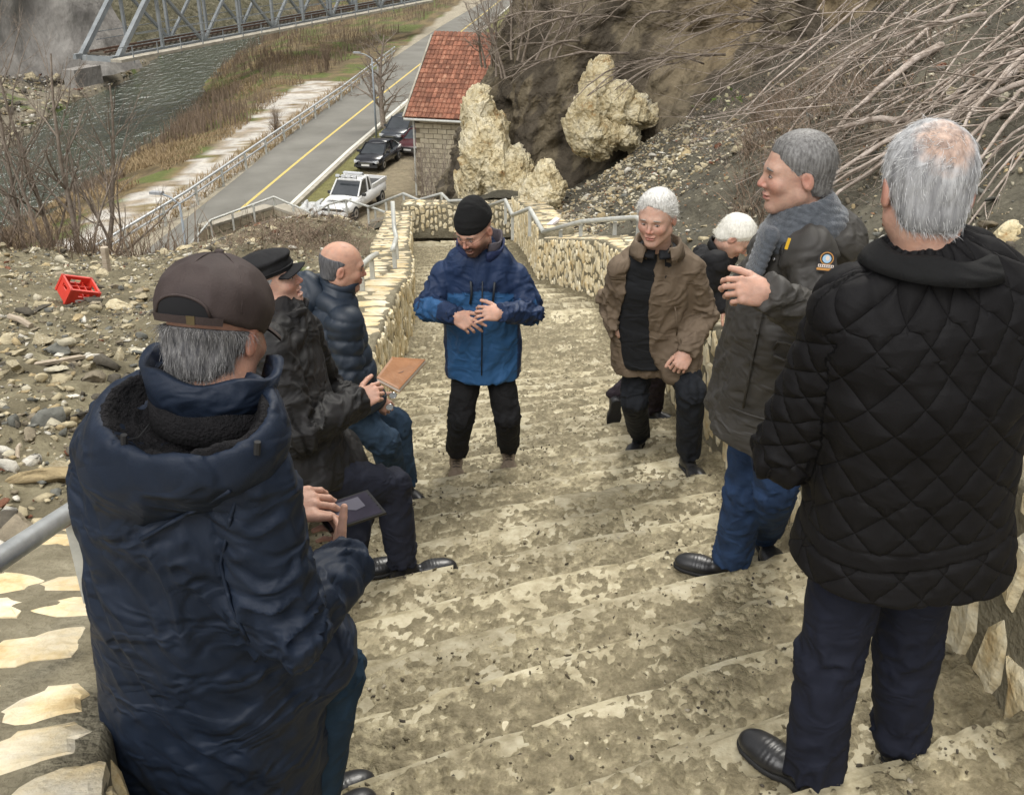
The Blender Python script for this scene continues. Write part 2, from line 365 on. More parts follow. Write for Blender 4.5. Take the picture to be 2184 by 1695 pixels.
# ------------------------------------------------------------------ rubble walls
def stone_variants(n, seed, th=.03, bulge=.014, mm=(6, 11), jag=(.72, 1.2)):
    out = []
    for k in range(n):
        r = np.random.default_rng(seed+k); m = r.integers(*mm); a = np.sort(np.linspace(0, 6.283, m, endpoint=False)+r.uniform(-.25, .25, m))
        rad = r.uniform(*jag, m); ex = 1/np.maximum(np.abs(np.cos(a)), np.abs(np.sin(a)))**.6*.5
        ring = np.column_stack([np.cos(a)*rad*ex, np.sin(a)*rad*ex]); 
        v = [np.column_stack([ring, np.full(m, -th)]), np.column_stack([ring*.97, np.full(m, 0.)]), np.column_stack([ring*.74+r.normal(0, .03, (m, 2)), bulge*r.uniform(.5, 1.2, m)]), [[0, 0, bulge*r.uniform(.6, 1.3)]]]
        f = []
        for q in (0, 1):
            for j in range(m): f.append((q*m+j, q*m+(j+1) % m, (q+1)*m+(j+1) % m, (q+1)*m+j))
        for j in range(m): f.append((2*m+j, 2*m+(j+1) % m, 3*m))
        out.append((np.vstack(v), f))
    return out
SV = [mesh('wall_stone', v, f, M['wallstone']) for v, f in stone_variants(14, 100)]
CV = [mesh('cap_stone', v, f, M['capstone']) for v, f in stone_variants(16, 300, .03, .008, (12, 17), (.76, 1.14))]
def put(me, name, root, loc, R, s):
    o = bpy.data.objects.new(name, me); SC.collection.objects.link(o); o.parent = root
    mt = Matrix([[*(R[k]), 0] for k in range(3)]+[[0, 0, 0, 1]])
    rl = wloc(root); o.matrix_local = Matrix.Translation(Vector(loc)-rl)@mt@Matrix.Diagonal((*s, 1)); return o
def rubble_wall(name, label, path, capz, basez, width, side, segs, cat='wall', face_h=(.16, .30), face_w=(.07, .13), far=1.0, capn=1.0, maxf=290, maxc=200, ends=False):
    """path: list of inner-face plan points; side=-1: body lies to the left (-x) of the face; stones on the inner face and cap"""
    r = random.Random(sum(map(ord, label)) % 9973)
    path = np.array(path, float); d = np.diff(path, axis=0); L = np.concatenate([[0], np.cumsum(np.linalg.norm(d, axis=1))])
    def at(s):
        x = np.interp(s, L, path[:, 0]); y = np.interp(s, L, path[:, 1]); e = .15
        x2 = np.interp(min(s+e, L[-1]), L, path[:, 0])-np.interp(max(s-e, 0), L, path[:, 0]); y2 = np.interp(min(s+e, L[-1]), L, path[:, 1])-np.interp(max(s-e, 0), L, path[:, 1])
        t = unit([x2, y2]); nrm = np.array([-t[1], t[0]])*(1 if side < 0 else -1); return np.array([x, y]), t, nrm   # nrm points into wall body
    root = empty(name, (*at(L[-1]/2)[0], basez(at(L[-1]/2)[0][1])), label, cat)
    ns = max(int(L[-1]/.06), 4); ss = np.linspace(0, L[-1], ns); V_ = []
    prof = [(0, -1), (0, .33), (0, .66), (.004, .97), (.03, 1.0), (.25, 1), (.5, 1), (.75, 1), (.97, 1.0), (1.0, .96), (1., -1)]
    for s in ss:
        p, t, n_ = at(s); cz = capz(p[1]); bz = basez(p[1])-.25
        for (a, b) in prof:
            q = p+n_*width*a; z = cz if b >= 1 else (bz if b < 0 else bz+(cz-bz)*b); V_.append((*q, z))
    V_ = np.array(V_); nn = noise(V_*9, 3)*.02+noise(V_*28, 4)*.012-.016; V_[:, 2] += nn*.6
    k = np.arange(len(V_)) % len(prof); 
    V_[:, 0] += nn*(k < 5)*(-.8 if side < 0 else .8)
    f = [tuple(q) for q in grid_faces(ns, len(prof))]; P_ = len(prof)
    f.append(tuple(range(P_))); f.append(tuple(range((ns-1)*P_, ns*P_))[::-1])
    part('mortar', V_, f, M['mortar'], root, smooth=True)
    # face stones: columns of upright stones
    s = .02; cnt = 0; items = []
    while s < L[-1]-.03:
        w = r.uniform(*face_w)*(1+(far-1)*s/L[-1]); p, t, n_ = at(s+w/2); cz, bz = capz(p[1])-.01, basez(p[1])-.04; z = bz-r.uniform(0, .2)
        while z < cz:
            h = r.uniform(*face_h); zc = z+h/2
            top = min(z+h, cz)
            if top-z > .06: items.append((s+w/2+r.uniform(-.012, .012), (z+top)/2, w*r.uniform(.72, .98), (top-z)*r.uniform(.8, .97)))
            z += h
        s += w
    r.shuffle(items)
    sk = 1 if len(items) <= maxf else maxf/len(items)
    MBx = []
    items.sort(key=lambda q: q[0])
    extra_v = []; extra_f = []; off = 0
    for idx, (s_, z_, w, h) in enumerate(items):
        p, t, n_ = at(s_); tilt = r.uniform(-.22, .22); out = -n_
        e1 = np.array([t[0], t[1], 0.]); e3 = np.array([out[0], out[1], 0.]); e2 = np.array([0, 0, 1.])
        if np.dot(np.cross(e1, e2), e3) < 0: e1 = -e1
        c, s2 = math.cos(tilt), math.sin(tilt); R = np.stack([e1*c+e2*s2, -e1*s2+e2*c, e3], 1)
        k = r.randrange(len(SV)); loc = (*(p+out*r.uniform(-.002, .008)), z_)
        if idx < maxf: put(SV[k], 'stone', root, loc, R, (w, h, r.uniform(.7, 1.5)))
        else:
            me = SV[k]; vv = np.array([q.co[:] for q in me.vertices])*[w, h, 1]; extra_v.append(vv@R.T+np.array(loc)); extra_f += [tuple(x+off for x in pl.vertices) for pl in me.polygons]; off += len(vv)
    if extra_v: tag(part('stone_infill', np.vstack(extra_v), extra_f, M['wallstone'], root), kind='stuff')
    # cap stones
    s = .05; cnt = 0
    while s < L[-1]-.05:
        w = r.uniform(.12, .24); a = r.uniform(0, .06)
        while a < width-.06:
            b = r.uniform(.15, .36)*(1.15 if capn > 1 else 1)
            if r.random() < .78*capn and cnt < maxc:
                aa = min(a+b, width-.01); p, t, n_ = at(s+w/2); q = p+n_*((a+aa)/2); z = capz(p[1]); z2 = capz(p[1]+.1)
                e1 = np.array([n_[0], n_[1], 0]); e2 = unit([t[0], t[1], (z2-z)/.1*t[1]]); e3 = np.cross(e1, e2)
                if e3[2] < 0: e1 = -e1; e3 = -e3
                R = np.stack([e1, e2, e3], 1)@rotz(r.uniform(-.25, .25))
                put(CV[r.randrange(len(CV))], 'cap_stone', root, (*q, z-.001+r.uniform(-.004, .003)), R, ((aa-a)*.97, w*(1.02 if capn > 1 else .88), 1)); cnt += 1
            a += b
        s += w
    return root
cl = lambda y: interp(y, CAPL); cr_ = lambda y: interp(y, CAPR); bs = lambda y: -1.75-.285*y if y < 9 else (-4.3 if y < 10.6 else max(-4.3-.22*(y-10.6), -6.25))
PL = [(xL(y), y) for y in (.3, .9, 1.5, 2.3, 3.4, 4.5, 5.5, 7, 8.5, 10.3)]
rubble_wall('rubble_wall', 'low rubble stone wall with pale flat cap stones on the left of the stairs, men seated on it', PL, cl, bs, WL, -1, 0, capn=1.22, face_w=(.11, .21), face_h=(.16, .40), far=.4, maxf=298)
PL2 = [(xL(y), y) for y in (10.34, 11.4, 12.4, 13.5, 16, 20.2)]
rubble_wall('rubble_wall', 'lower left stone wall beside the second flight, beyond the bald man', PL2, cl, bs, .55, -1, 0, maxf=200, face_w=(.08, .14))
PR = [(xR(y), y) for y in (.6, 1.4, 2.2, 3.4, 4.5, 5.7, 8, 10.0)]
rubble_wall('rubble_wall', 'near right rubble wall with orange veined stones in grey mortar', PR, cr_, bs, WR, 1, 0, face_w=(.14, .27), face_h=(.18, .42), far=.5)
PR2 = [(xR(y), y) for y in (10.04, 10.8, 11.6, 12.6, 13.6)]
rubble_wall('rubble_wall', 'wall of tightly packed upright cream stones curving behind the man in blue', PR2, cr_, bs, .5, 1, 0, face_w=(.05, .085), face_h=(.12, .3))
PR3 = [(xR(y), y) for y in (13.64, 15.3, 17, 20.2)]
rubble_wall('rubble_wall', 'narrow packed stone wall on the right of the second flight beyond the beanie', PR3, lambda y: cr_(y)+.14, bs, .5, 1, 0, maxf=220, face_w=(.08, .13))
rubble_wall('rubble_wall', 'far cross wall of upright stones closing the lower landing', [(-2.35, 20.7), (-1, 20.75), (.3, 20.8)], lambda y: -5.78, lambda y: -6.25, .45, -1, 0, face_w=(.07, .12), face_h=(.12, .25))
# ------------------------------------------------------------------ ground on both sides
def gz_left(x, y):
    x, y = np.asarray(x, float), np.asarray(y, float)
    z = -1.3-.254*y; d = (xL(y)-WL)-x
    z = np.where(d < 1.2, np.minimum(z, cl(y)-.06-.05*d)*(1-np.clip(d, 0, 1.2)/1.2)+z*(np.clip(d, 0, 1.2)/1.2), z)
    z = z+.62*np.exp(-((x+3.7)/1.7)**2-((y-17.2)/2.6)**2)
    crest = 17.2+1.6*np.clip((x+6)/2, 0, 1)
    z = z-np.clip(y-crest, 0, 99)*.62
    return np.maximum(z, -15.6)
def gz_right(x, y):
    x, y = np.asarray(x, float), np.asarray(y, float)
    d = np.clip(x-(xR(y)+WR), 0, 99)
    z = cr_(np.minimum(y, 20.3))-np.clip(y-20.3, 0, 99)*.25-.07+d*.40+np.clip(d-.8, 0, 99)*.22
    return z
nx, ny = 330, 380
gx = np.linspace(0, 1, nx); gy = np.concatenate([np.linspace(.2, 19, 320), np.linspace(19.1, 38, 60)])
X = (xL(gy)-WL+.03)[None, :]-(gx**1.25)[:, None]*16; Y = np.broadcast_to(gy[None, :], X.shape)
Z = gz_left(X, Y); xx, yy = X.ravel(), Y.ravel()
bump = (fb2(xx, yy, .7, 3, 21)-.5)*.34+(fb2(xx, yy, 3.2, 4, 22)-.5)*.16+(fb2(xx, yy, 14, 3, 23)-.5)*.05
edge = np.clip(gx*16/.8, 0, 1)[:, None]*np.ones_like(X); Z = Z+bump.reshape(X.shape)*(.15+.85*edge)
tag(part('rubble_slope', np.column_stack([xx, yy, Z.ravel()]), grid_faces(nx, ny), M['soil'], smooth=True), kind='structure')
def zl(x, y):
    return gz_left(x, y)+((fb2(x, y, .7, 3, 21)-.5)*.34+(fb2(x, y, 3.2, 4, 22)-.5)*.16+(fb2(x, y, 14, 3, 23)-.5)*.05)
nx, ny = 300, 360
gy = np.concatenate([np.linspace(.2, 24, 330), np.linspace(24.2, 30, 30)])
X = (xR(gy)+WR-.03)[None, :]+(gx[:1]*0+np.linspace(0, 1, nx)[:, None]**1.2)*17; Y = np.broadcast_to(gy[None, :], X.shape)
def bumpr(x, y): return (fb2(x, y, .55, 3, 31)-.5)*.5+(fb2(x, y, 2.6, 4, 32)-.5)*.2+(fb2(x, y, 12, 3, 33)-.5)*.06
Z = gz_right(X, Y); xx, yy = X.ravel(), Y.ravel(); e = np.clip((X-X[0:1])/.6, 0, 1)
Z = Z+bumpr(xx, yy).reshape(X.shape)*(.1+.9*e)
tag(part('hillside', np.column_stack([xx, yy, Z.ravel()]), grid_faces(nx, ny), M['hillsoil'], smooth=True), kind='structure')
def zr(x, y):
    e = np.clip((x-xR(y)-WR)/.6, 0, 1); return gz_right(x, y)+bumpr(x, y)*(.1+.9*e)
# back embankment dropping to the valley behind the lower landing
gx2 = np.linspace(-3.2, 3.5, 80); gy2 = np.linspace(21.1, 42, 90); X, Y = np.meshgrid(gx2, gy2, indexing='ij')
Z = -5.75-.9*np.clip(Y-21.6, 0, 99)*.55-np.clip(-X-.4, 0, 9)*.25; Z = np.maximum(Z, -15.5)+(fb2(X, Y, .8, 4, 41)-.5).reshape(X.shape)*.5
tag(part('embankment', np.column_stack([X.ravel(), Y.ravel(), Z.ravel()]), grid_faces(80, 90), M['hillsoil'], smooth=True), kind='structure')
# stones on the left rubble slope
pal = np.array([(.56, .48, .31), (.68, .62, .46), (.46, .36, .2), (.19, .19, .165), (.12, .105, .08), (.32, .27, .19), (.76, .72, .62), (.27, .12, .07)])
def rubble(n, xr, yr, size, zf, seed, prob, thr=0, name='rubble', label='', shapes=ROCKS0, flatz=.55):
    r = np.random.default_rng(seed); y = yr[0]+(yr[1]-yr[0])*r.uniform(0, 1, n)**1.15; u = r.uniform(0, 1, n)
    x = xr(y, u); k = fb2(x, y, 1.1, 3, seed)+r.normal(0, .1, n) > thr; x, y = x[k], y[k]
    c = pal[r.choice(8, len(x), p=prob)]*r.uniform(.75, 1.1, (len(x), 1)); s = np.clip(size*r.lognormal(0, .55, len(x)), .006, .14)
    v, f, cc = scatter(np.column_stack([x, y, zf(x, y)]), s, shapes, flatz, seed, sink=.12, vcol=c)
    return tag(part(name, v, f, M['rubble'], cols=cc), label, 'rubble', kind='stuff')
pr = [.24, .17, .13, .10, .14, .12, .08, .02]
lx = lambda y, u: xL(y)-WL-.03-u*(2.6+.42*y)
rubble(34000, lx, (1.2, 19.5), .016, zl, 51, pr, .36, label='small broken limestone and dark stones strewn over the left slope')
rubble(4600, lx, (2, 19.3), .038, zl, 52, pr, .42, shapes=ROCKS, label='fist sized broken limestone lying over the left slope')
pr2 = [.16, .08, .12, .16, .24, .16, .05, .03]
rx = lambda y, u: xR(y)+WR+.02+u*(1.5+.55*y)
rubble(26000, rx, (2, 22), .013, zr, 53, pr2, .40, label='gravel and stone chips on the dark hillside to the right')
# talus of pale stones below the outcrop
def tx(y, u): return -.2+(u-.3)*3.2+(y-17)*.05
rubble(6500, lambda y, u: np.maximum(xR(y)+WR+.05, .3+u*3.4), (14, 21.5), .026, zr, 54, [.3, .2, .2, .05, .07, .1, .06, .02], .3, shapes=ROCKS, label='spill of pale broken stone below the outcrop')
# larger single rocks
RM = [mesh('rock', v*1.0, [tuple(q) for q in f], M['rock']) for v, f in ROCKS]
DM = [mesh('rock', v*1.0, [tuple(q) for q in f], flat('darkrock', (.14, .13, .11), .9, bump=.5)) for v, f in ROCKS[:4]]
def rock_at(x, y, s, zf, label, group, k=None, dark=False, fl=.6):
    me = (DM if dark else RM)[(k if k is not None else rr.randrange(99)) % (4 if dark else 10)]
    o = bpy.data.objects.new('rock', me); SC.collection.objects.link(o)
    z = float(zf(np.array([x]), np.array([y]))[0]); o.location = (x, y, z+s*.18); o.rotation_euler = (rr.uniform(-.4, .4), rr.uniform(-.4, .4), rr.uniform(0, 6.28))
    o.scale = (s*rr.uniform(.8, 1.3), s*rr.uniform(.7, 1.1), s*fl*rr.uniform(.7, 1.2)); return tag(o, label, 'rock', group)
for k in range(150):
    y = 2.5+16.6*rr.random()**1.1; x = float(lx(np.array([y]), rr.random())[0])
    rock_at(x, y, rr.uniform(.05, .13)*(1+.02*y), zl, 'pale limestone rock lying loose on the rubble slope left of the stairs', 'loose limestone rocks on the left slope')
for k in range(70):
    y = rr.uniform(4, 20); x = float(rx(np.array([y]), rr.random())[0])
    rock_at(x, y, rr.uniform(.05, .12), zr, 'stone lying loose on the dark hillside right of the stairs', 'loose stones on the right hillside', dark=rr.random() < .35)

rubble(5200, rx, (2.5, 22), .03, zr, 58, [.2, .12, .14, .14, .18, .15, .05, .02], .45, shapes=ROCKS, label='broken stones lying over the dark hillside to the right')
# ------------------------------------------------------------------ valley floor, river, road
ZR, ZW = -15.0, -17.0
def atz(px, py, z):
    u = (px-1092)/FPX; v = -(py-847.5)/FPX; d = np.array([u, cP+v*sP, -sP+v*cP]); return d*(z/d[2])
def curve(pix, z): 
    q = np.array([atz(a, b, z) for a, b in pix]); q = q[np.argsort(q[:, 1])]; return q
rbank = curve([(0, 500), (174, 400), (278, 338), (391, 252), (434, 208), (452, 160), (620, 30)], ZW)
lbank = curve([(0, 330), (100, 262), (152, 222), (255, 183), (300, 150), (480, 20)], ZW)
g1 = curve([(100, 560), (300, 432), (420, 368), (560, 250), (640, 192), (735, 140)], ZR)
rail_ = curve([(256, 541), (400, 450), (560, 335), (730, 212), (872, 98)], ZR)
rl = curve([(321, 527), (486, 396), (651, 262), (800, 150), (942, 56), (1030, 5)], ZR)
rrt = curve([(616, 434), (740, 320), (877, 204), (960, 120), (1075, 22)], ZR)
yel = curve([(503, 456), (650, 333), (790, 221), (911, 126), (1050, 15)], ZR)
def ext(c, y0=28, y1=300):
    a = c[0]+(c[0]-c[1])/(c[0][1]-c[1][1])*(y0-c[0][1]) if c[0][1] > y0 else c[0]; b = c[-1]+(c[-1]-c[-2])/(c[-1][1]-c[-2][1])*(y1-c[-1][1])
    return np.vstack([a, c, b]) if c[0][1] > y0 else np.vstack([c, b])
xq = lambda c, y: np.interp(y, ext(c)[:, 1], ext(c)[:, 0])
gx = np.linspace(-150, 30, 260); gy = np.concatenate([np.linspace(24, 130, 230), np.linspace(131, 330, 70)])
X, Y = np.meshgrid(gx, gy, indexing='ij'); x, y = X.ravel(), Y.ravel()
dr = xq(rbank, y)-x; dl = x-xq(lbank, y); ins = np.minimum(dr, dl)
nb = (fb2(x, y, .22, 4, 61)-.5)
z = ZR-.06+nb*.25*np.clip(-dr/3, 0, 1)
z = np.where(dr > -7, ZR-.06-(np.clip(dr+7, 0, 12)/7)*2.1+nb*1.1*np.clip((dr+7)/2, 0, 1), z)
z = np.where(dl < 0, ZW+.3+np.clip(-dl, 0, 14)*.32+nb*2.2*np.clip(-dl/2, 0, 1), z)
z = np.where(ins > 1.2, ZW-1.2, z)
onr = (x > xq(rail_, y)-.6) & (x < xq(rrt, y)+6); z = np.where(onr, ZR-.05, z)
n1 = fb2(x, y, .5, 4, 62); n2 = fb2(x, y, 1.7, 3, 63)
grass = np.where((n2 > .52)[:, None], [.20, .15, .075], [.13, .10, .055]); grass = np.where((n1 > .58)[:, None], [.11, .13, .035], grass)
col = grass.astype(float)
grav = (x > xq(g1, y)-1.2+(n1-.5)*3) & (x < xq(rail_, y)-.4) & (y < 96) & (y > 30); col[grav] = np.array([.50, .47, .42])*(.75+.5*n2[grav])[:, None]
col[(n1 > .66) & grav] = [.24, .19, .10]; sp_ = grav & (fb2(x, y, 1.1, 3, 66) > .56); col[sp_] = col[sp_]*[.62, .55, .45]
sh = (x > xq(rail_, y)-.5) & (x < xq(rl, y)+.3); col[sh] = np.array([.36, .32, .24])*(.8+.4*n2[sh])[:, None]
pk = (x > xq(rrt, y)+.3); col[pk] = np.array([.24, .20, .13])*(.8+.4*n2[pk])[:, None]
gs = pk & (x < xq(rrt, y)+2.6+(n1-.5)*2); col[gs] = np.array([.17, .16, .06])
col[(z < ZR-1.2) & (dr < 0)] *= .8
fb_ = dl < 0; col[fb_] = np.array([.20, .175, .13])*(.55+.9*n2[fb_])[:, None]; col[fb_ & (n1 > .62)] = [.09, .12, .03]
M['valley'] = mat('valley', [(.3, (.62, .62, .62)), (.7, (1.15, 1.15, 1.15))], scale=2.2, detail=10, rough=.95, bump=1, bscale=5, attr=True, nrough=.75, bdist=.12)
tag(part('valley_floor', np.column_stack([x, y, z]), grid_faces(260, 300), M['valley'], smooth=True, cols=col), kind='structure')
M['water'] = mat('water', [(.3, (.026, .036, .026)), (.7, (.045, .058, .042))], scale=.25, detail=4, rough=.08, bump=1, bscale=1.3, spec=.5, scale3=(1, .45, 1), bdist=.9)
v = np.array([[-170, 24, ZW], [30, 24, ZW], [30, 330, ZW], [-170, 330, ZW]]); tag(part('river', v, [(0, 1, 2, 3)], M['water']), kind='structure')
def strip(name, cl_, cr2, z, m, y0, y1, n=60, th=0):
    ys = np.linspace(y0, y1, n); a = np.column_stack([cl_(ys), ys, np.full(n, z)]); b = np.column_stack([cr2(ys), ys, np.full(n, z)])
    v = np.empty((2*n, 3)); v[0::2] = a; v[1::2] = b
    return part(name, v, [(2*i, 2*i+1, 2*i+3, 2*i+2) for i in range(n-1)], m)
tag(strip('road', lambda y: xq(rl, y), lambda y: xq(rrt, y)+.35, ZR+.02, M['asphalt'], 26, 330), kind='structure')
tag(strip('yellow_line', lambda y: xq(yel, y)-.09, lambda y: xq(yel, y)+.09, ZR+.028, M['yellowpaint'], 26, 330), kind='structure')
tag(strip('white_edge_line', lambda y: xq(rrt, y)+.05, lambda y: xq(rrt, y)+.27, ZR+.028, M['whitepaint'], 26, 330), kind='structure')
# kerb along the parking side
mb = MB(); ys = np.linspace(30, 140, 56)
for a, b in zip(ys[:-1], ys[1:]):
    p, q = [np.array([xq(rrt, t)+.45, t, ZR-.05]) for t in (a, b)]; w = np.array([.22, 0, 0]); h = np.array([0, 0, .2])
    mb.quadbox([p, p+w, q+w, q], [p+h, p+w+h, q+w+h, q+h])
tag(mb.build('kerb', M['concrete']), kind='structure')
# guardrail
gr = empty('guardrail', (*rail_[2][:2], ZR), 'long steel double pipe guardrail between the road and the white gravel strip', 'guardrail')
ys = np.linspace(33, 112, 60); pts = np.column_stack([xq(rail_, ys), ys, np.full(60, ZR)])
for h, r_ in ((1.0, .075), (.62, .06)): v, f = tube(pts+[0, 0, h], r_, 7); part('rail', v, f, M['galv'], gr, smooth=True)
for yy_ in np.arange(34, 111, 4.0): v, f = boxv((xq(rail_, yy_)+.05, yy_, ZR+.45), (.12, .12, 1.0)); part('post', v, f, M['galvd'], gr)
# lamps
M['lampsteel'] = flat('lampsteel', (.24, .27, .29), .5)
def lamp(base, h, arm, label):
    t = empty('street_lamp', base, label, 'lamp'); b = np.array(base)
    v, f = tube([b, b+[0, 0, h*.5], b+[0, 0, h]], [.08, .06, .045], 8); part('pole', v, f, M['lampsteel'], t, smooth=True)
    a = np.array(arm); v, f = tube([b+[0, 0, h], b+a*.5+[0, 0, h+.25], b+a+[0, 0, h+.35]], .035, 6); part('arm', v, f, M['lampsteel'], t)
    v, f = boxv(b+a*1.15+[0, 0, h+.36], (.5, .22, .1), frame(a)@rotz(math.pi/2)); part('lamp_head', v, f, flat('lamphead', (.3, .31, .32), .5), t)
lamp((P(402, 560, 36)[0], 36, ZR), 5.0, (-.75, .2, 0), 'grey street lamp rising in front of the road near its lower end')
q = atz(803, 292, ZR); lamp(q, 5.3, (-.9, .2, 0), 'street lamp beside the bare roadside tree, farther up the road')
# ------------------------------------------------------------------ bare trees and brush
def branch(mb, p, d, L, r, lev, rg_, n=6, curl=.25, k=4, spread=.6, up=.15, m=0):
    pts = [p]; q = np.array(p, float); d = unit(d)
    for i in range(n):
        d = unit(d+rg_.normal(0, curl, 3)*.35+np.array([0, 0, up])*.3); q = q+d*L/n; pts.append(q)
    rad = np.linspace(r, r*.35, n+1); mb.tube(pts, rad, 6 if lev >= 2 else (4 if lev == 1 else 3), False, m=m)
    if lev > 0:
        for j in range(k):
            i = min(int(n*(.25+.75*(j+rg_.random())/k)), n-1)
            dd = unit(np.array(pts[i+1])-pts[i]); s = rg_.normal(0, 1, 3); s = unit(s-dd*np.dot(s, dd))
            branch(mb, pts[i], unit(dd+s*spread), L*rg_.uniform(.35, .6), rad[i]*.6, lev-1, rg_, max(n-1, 3), curl, k, spread, up, m)
def btree(base, h, label, seed, lean=(0, 0, 1), r=.05, lev=3, k=5, m='bark', stems=1, spread=.6, group='', cat='tree', name='bare_tree'):
    rg_ = np.random.default_rng(seed); t = empty(name, base, label, cat, group)
    for s in range(stems):
        mb = MB(); b = np.array(base)+[*(rg_.normal(0, .15, 2)*(stems > 1)), -.1]; d = unit(np.array(lean)+rg_.normal(0, .12, 3)*(stems > 1)); pts = [b]
        hh = h*rg_.uniform(.75, 1) if stems > 1 else h; n = 9; q = b
        for i in range(n): d = unit(d+rg_.normal(0, .06, 3)); q = q+d*hh/n; pts.append(q)
        rad = np.linspace(r, r*.22, n+1); tb = MB(); tb.tube(pts, rad, 7, False); tb.build('trunk', M[m], t, True)
        for j in range(k*2):
            i = int(n*(.2+.8*(j+rg_.random())/(k*2))); i = min(i, n-1); dd = unit(pts[i+1]-pts[i]); s_ = rg_.normal(0, 1, 3); s_ = unit(s_-dd*np.dot(s_, dd))
            branch(mb, pts[i], unit(dd*.8+s_*spread), hh*(.5-.28*i/n)*rg_.uniform(.7, 1.1), rad[i]*.55, lev-1, rg_, 6, .3, 4, spread)
        mb.build('crown', M[m], t, True)
    return t
for k, (px, d, h, ln, r_, st) in enumerate([(60, 18.5, 5.0, (.02, 0, 1), .035, 1), (125, 19, 5.6, (-.08, 0, 1), .04, 1), (160, 18.3, 4.4, (.10, 0, 1), .045, 1), (95, 17.8, 3.2, (.1, 0, 1), .03, 1), (205, 19.3, 4.6, (.22, 0, 1), .045, 1), (20, 18, 4.4, (-.15, 0, 1), .03, 1), (185, 17.9, 2.6, (.3, 0, 1), .022, 1)]):
    p = P(px, 540, d); z0 = float(zl(np.array([p[0]]), np.array([d]))[0])
    btree((p[0], d, z0), h, ['slender bare sapling at the left crest nearest the picture edge', 'tallest bare sapling on the left crest, leaning slightly left', 'thick forked bare sapling right of the tallest one on the left crest', 'short thin bare sapling in the middle of the left cluster', 'bare sapling leaning right over the river, rightmost of the crest cluster', 'pale bare sapling leaning out to the left edge of the picture', 'small low bare sapling bent to the right at the crest edge'][k], 70+k, ln, r_*1.5, group='bare saplings on the left crest', k=6)
q = atz(818, 272, ZR); btree(q, 6.6, 'bare spreading roadside tree beside the parking strip', 91, (0, 0, 1), .22, 4, 11, spread=.95)
for k, (px, py, d, h) in enumerate([(1075, 100, 24, 2.4), (1040, 75, 25, 2.0), (1110, 60, 23.5, 2.4), (1160, 60, 23, 2.0)]):
    p = P(px, py+60, d); btree(p, h, ['bare grey shrub at the cliff edge above the tiled roof', 'leftmost bare shrub leaning out over the roof', 'taller bare shrub on the cliff brow right of the roof', 'bare shrub growing on the brow at the top centre'][k], 110+k, (-.35+.2*k, 0, .8), .03, 3, 5, stems=3, spread=.8, group='bare shrubs on the cliff brow', cat='shrub', name='bare_shrub')
for k, (px, py, d) in enumerate([(925, 425, 47), (905, 425, 49), (955, 425, 44)]):
    btree(P(px, py+15, d), 3.4, ['bare bush against the block wall of the house', 'bare bush left of the house corner', 'bare bush between the house and the pale crag'][k], 120+k, (0, 0, 1), .03, 3, 5, stems=4, spread=.5, group='bare bushes by the house', cat='bush', name='bare_bush')
q = atz(590, 290, ZR); btree(q, 2.3, 'reddish bare bush growing beside the guardrail', 131, (0, 0, 1), .03, 3, 6, stems=7, spread=.7, m='drybrush', cat='bush', name='bare_bush')
q = atz(700, 150, ZR); btree(q, 3.5, 'bare brown bush in the grass beyond the white gravel', 133, (0, 0, 1), .04, 3, 6, stems=6, spread=.5, m='drybrush', cat='bush', name='bare_bush')
def stems(name, label, pts, h, m, seed, w=.02, lean=.25, nseg=2):
    r = np.random.default_rng(seed); n = len(pts); H = h*r.uniform(.5, 1.2, n); a = r.uniform(0, 6.28, n); L = r.normal(0, lean, (n, 2))*H[:, None]
    base = pts; dx = np.column_stack([np.cos(a), np.sin(a), np.zeros(n)])*w; tip = base+np.column_stack([L, H]); mid = base+np.column_stack([L*.35, H*.55])
    v = np.stack([base-dx, base+dx, mid-dx*.7, mid+dx*.7, tip], 1).reshape(-1, 3); k = np.arange(n)*5
    f = np.concatenate([np.stack([k, k+1, k+3], 1), np.stack([k, k+3, k+2], 1), np.stack([k+2, k+3, k+4], 1)])
    return tag(part(name, v, f, m), label, 'plants', kind='stuff')
r = np.random.default_rng(77)
def bank(n, lo, hi, y0, y1, dens=.5, s=71):
    y = y0*(y1/y0)**r.uniform(0, 1, n); x = xq(rbank, y)+r.uniform(lo, hi, n)*np.clip(y/60, .8, 3); k = (fb2(x, y, .35, 3, s) > dens) & (x < xq(g1, y)-.6); x, y = x[k], y[k]
    zz = np.clip(ZW+(x-xq(rbank, y))*.32, ZW-.1, ZR-.1); return np.column_stack([x, y, zz])
stems('dry_grass', 'tawny dry grass along the river bank', bank(26000, 0, 7, 42, 130, .50), .35, M['straw'], 1, .03, .5)
stems('brush', 'dense bare brown brush below the railway bridge', bank(9000, .3, 10, 72, 180, .42, 72), 1.4, M['drybrush'], 2, .03, .22)
stems('brush', 'low bare brown scrub along the near river bank', bank(7000, 0, 4, 42, 75, .52, 73), .6, M['drybrush'], 3, .025, .4)
y = r.uniform(34, 95, 2500); x = xq(rail_, y)-r.uniform(.2, 1.6, 2500)**1.5; stems('dry_grass', 'dry grass tufts along the guardrail', np.column_stack([x, y, np.full(2500, ZR-.05)]), .5, M['straw'], 4, .03, .45)
y = 17+r.normal(0, .7, 1800); x = P(130, 540, 18)[0]+r.normal(0, 1.4, 1800); k = x < -4.6; stems('brush', 'tangled dry scrub at the foot of the left saplings', np.column_stack([x, y+1, zl(x, y+1)])[k], .8, M['drybrush'], 5, .008, .55)
y = 15.6+r.normal(0, .9, 1500); x = -3.3+r.normal(0, .6, 1500); k = x < xL(y)-WL; stems('dry_grass', 'flattened dry grass on the mound left of the lower wall', np.column_stack([x, y, zl(x, y)])[k], .2, M['drybrush'], 6, .006, 1.6)
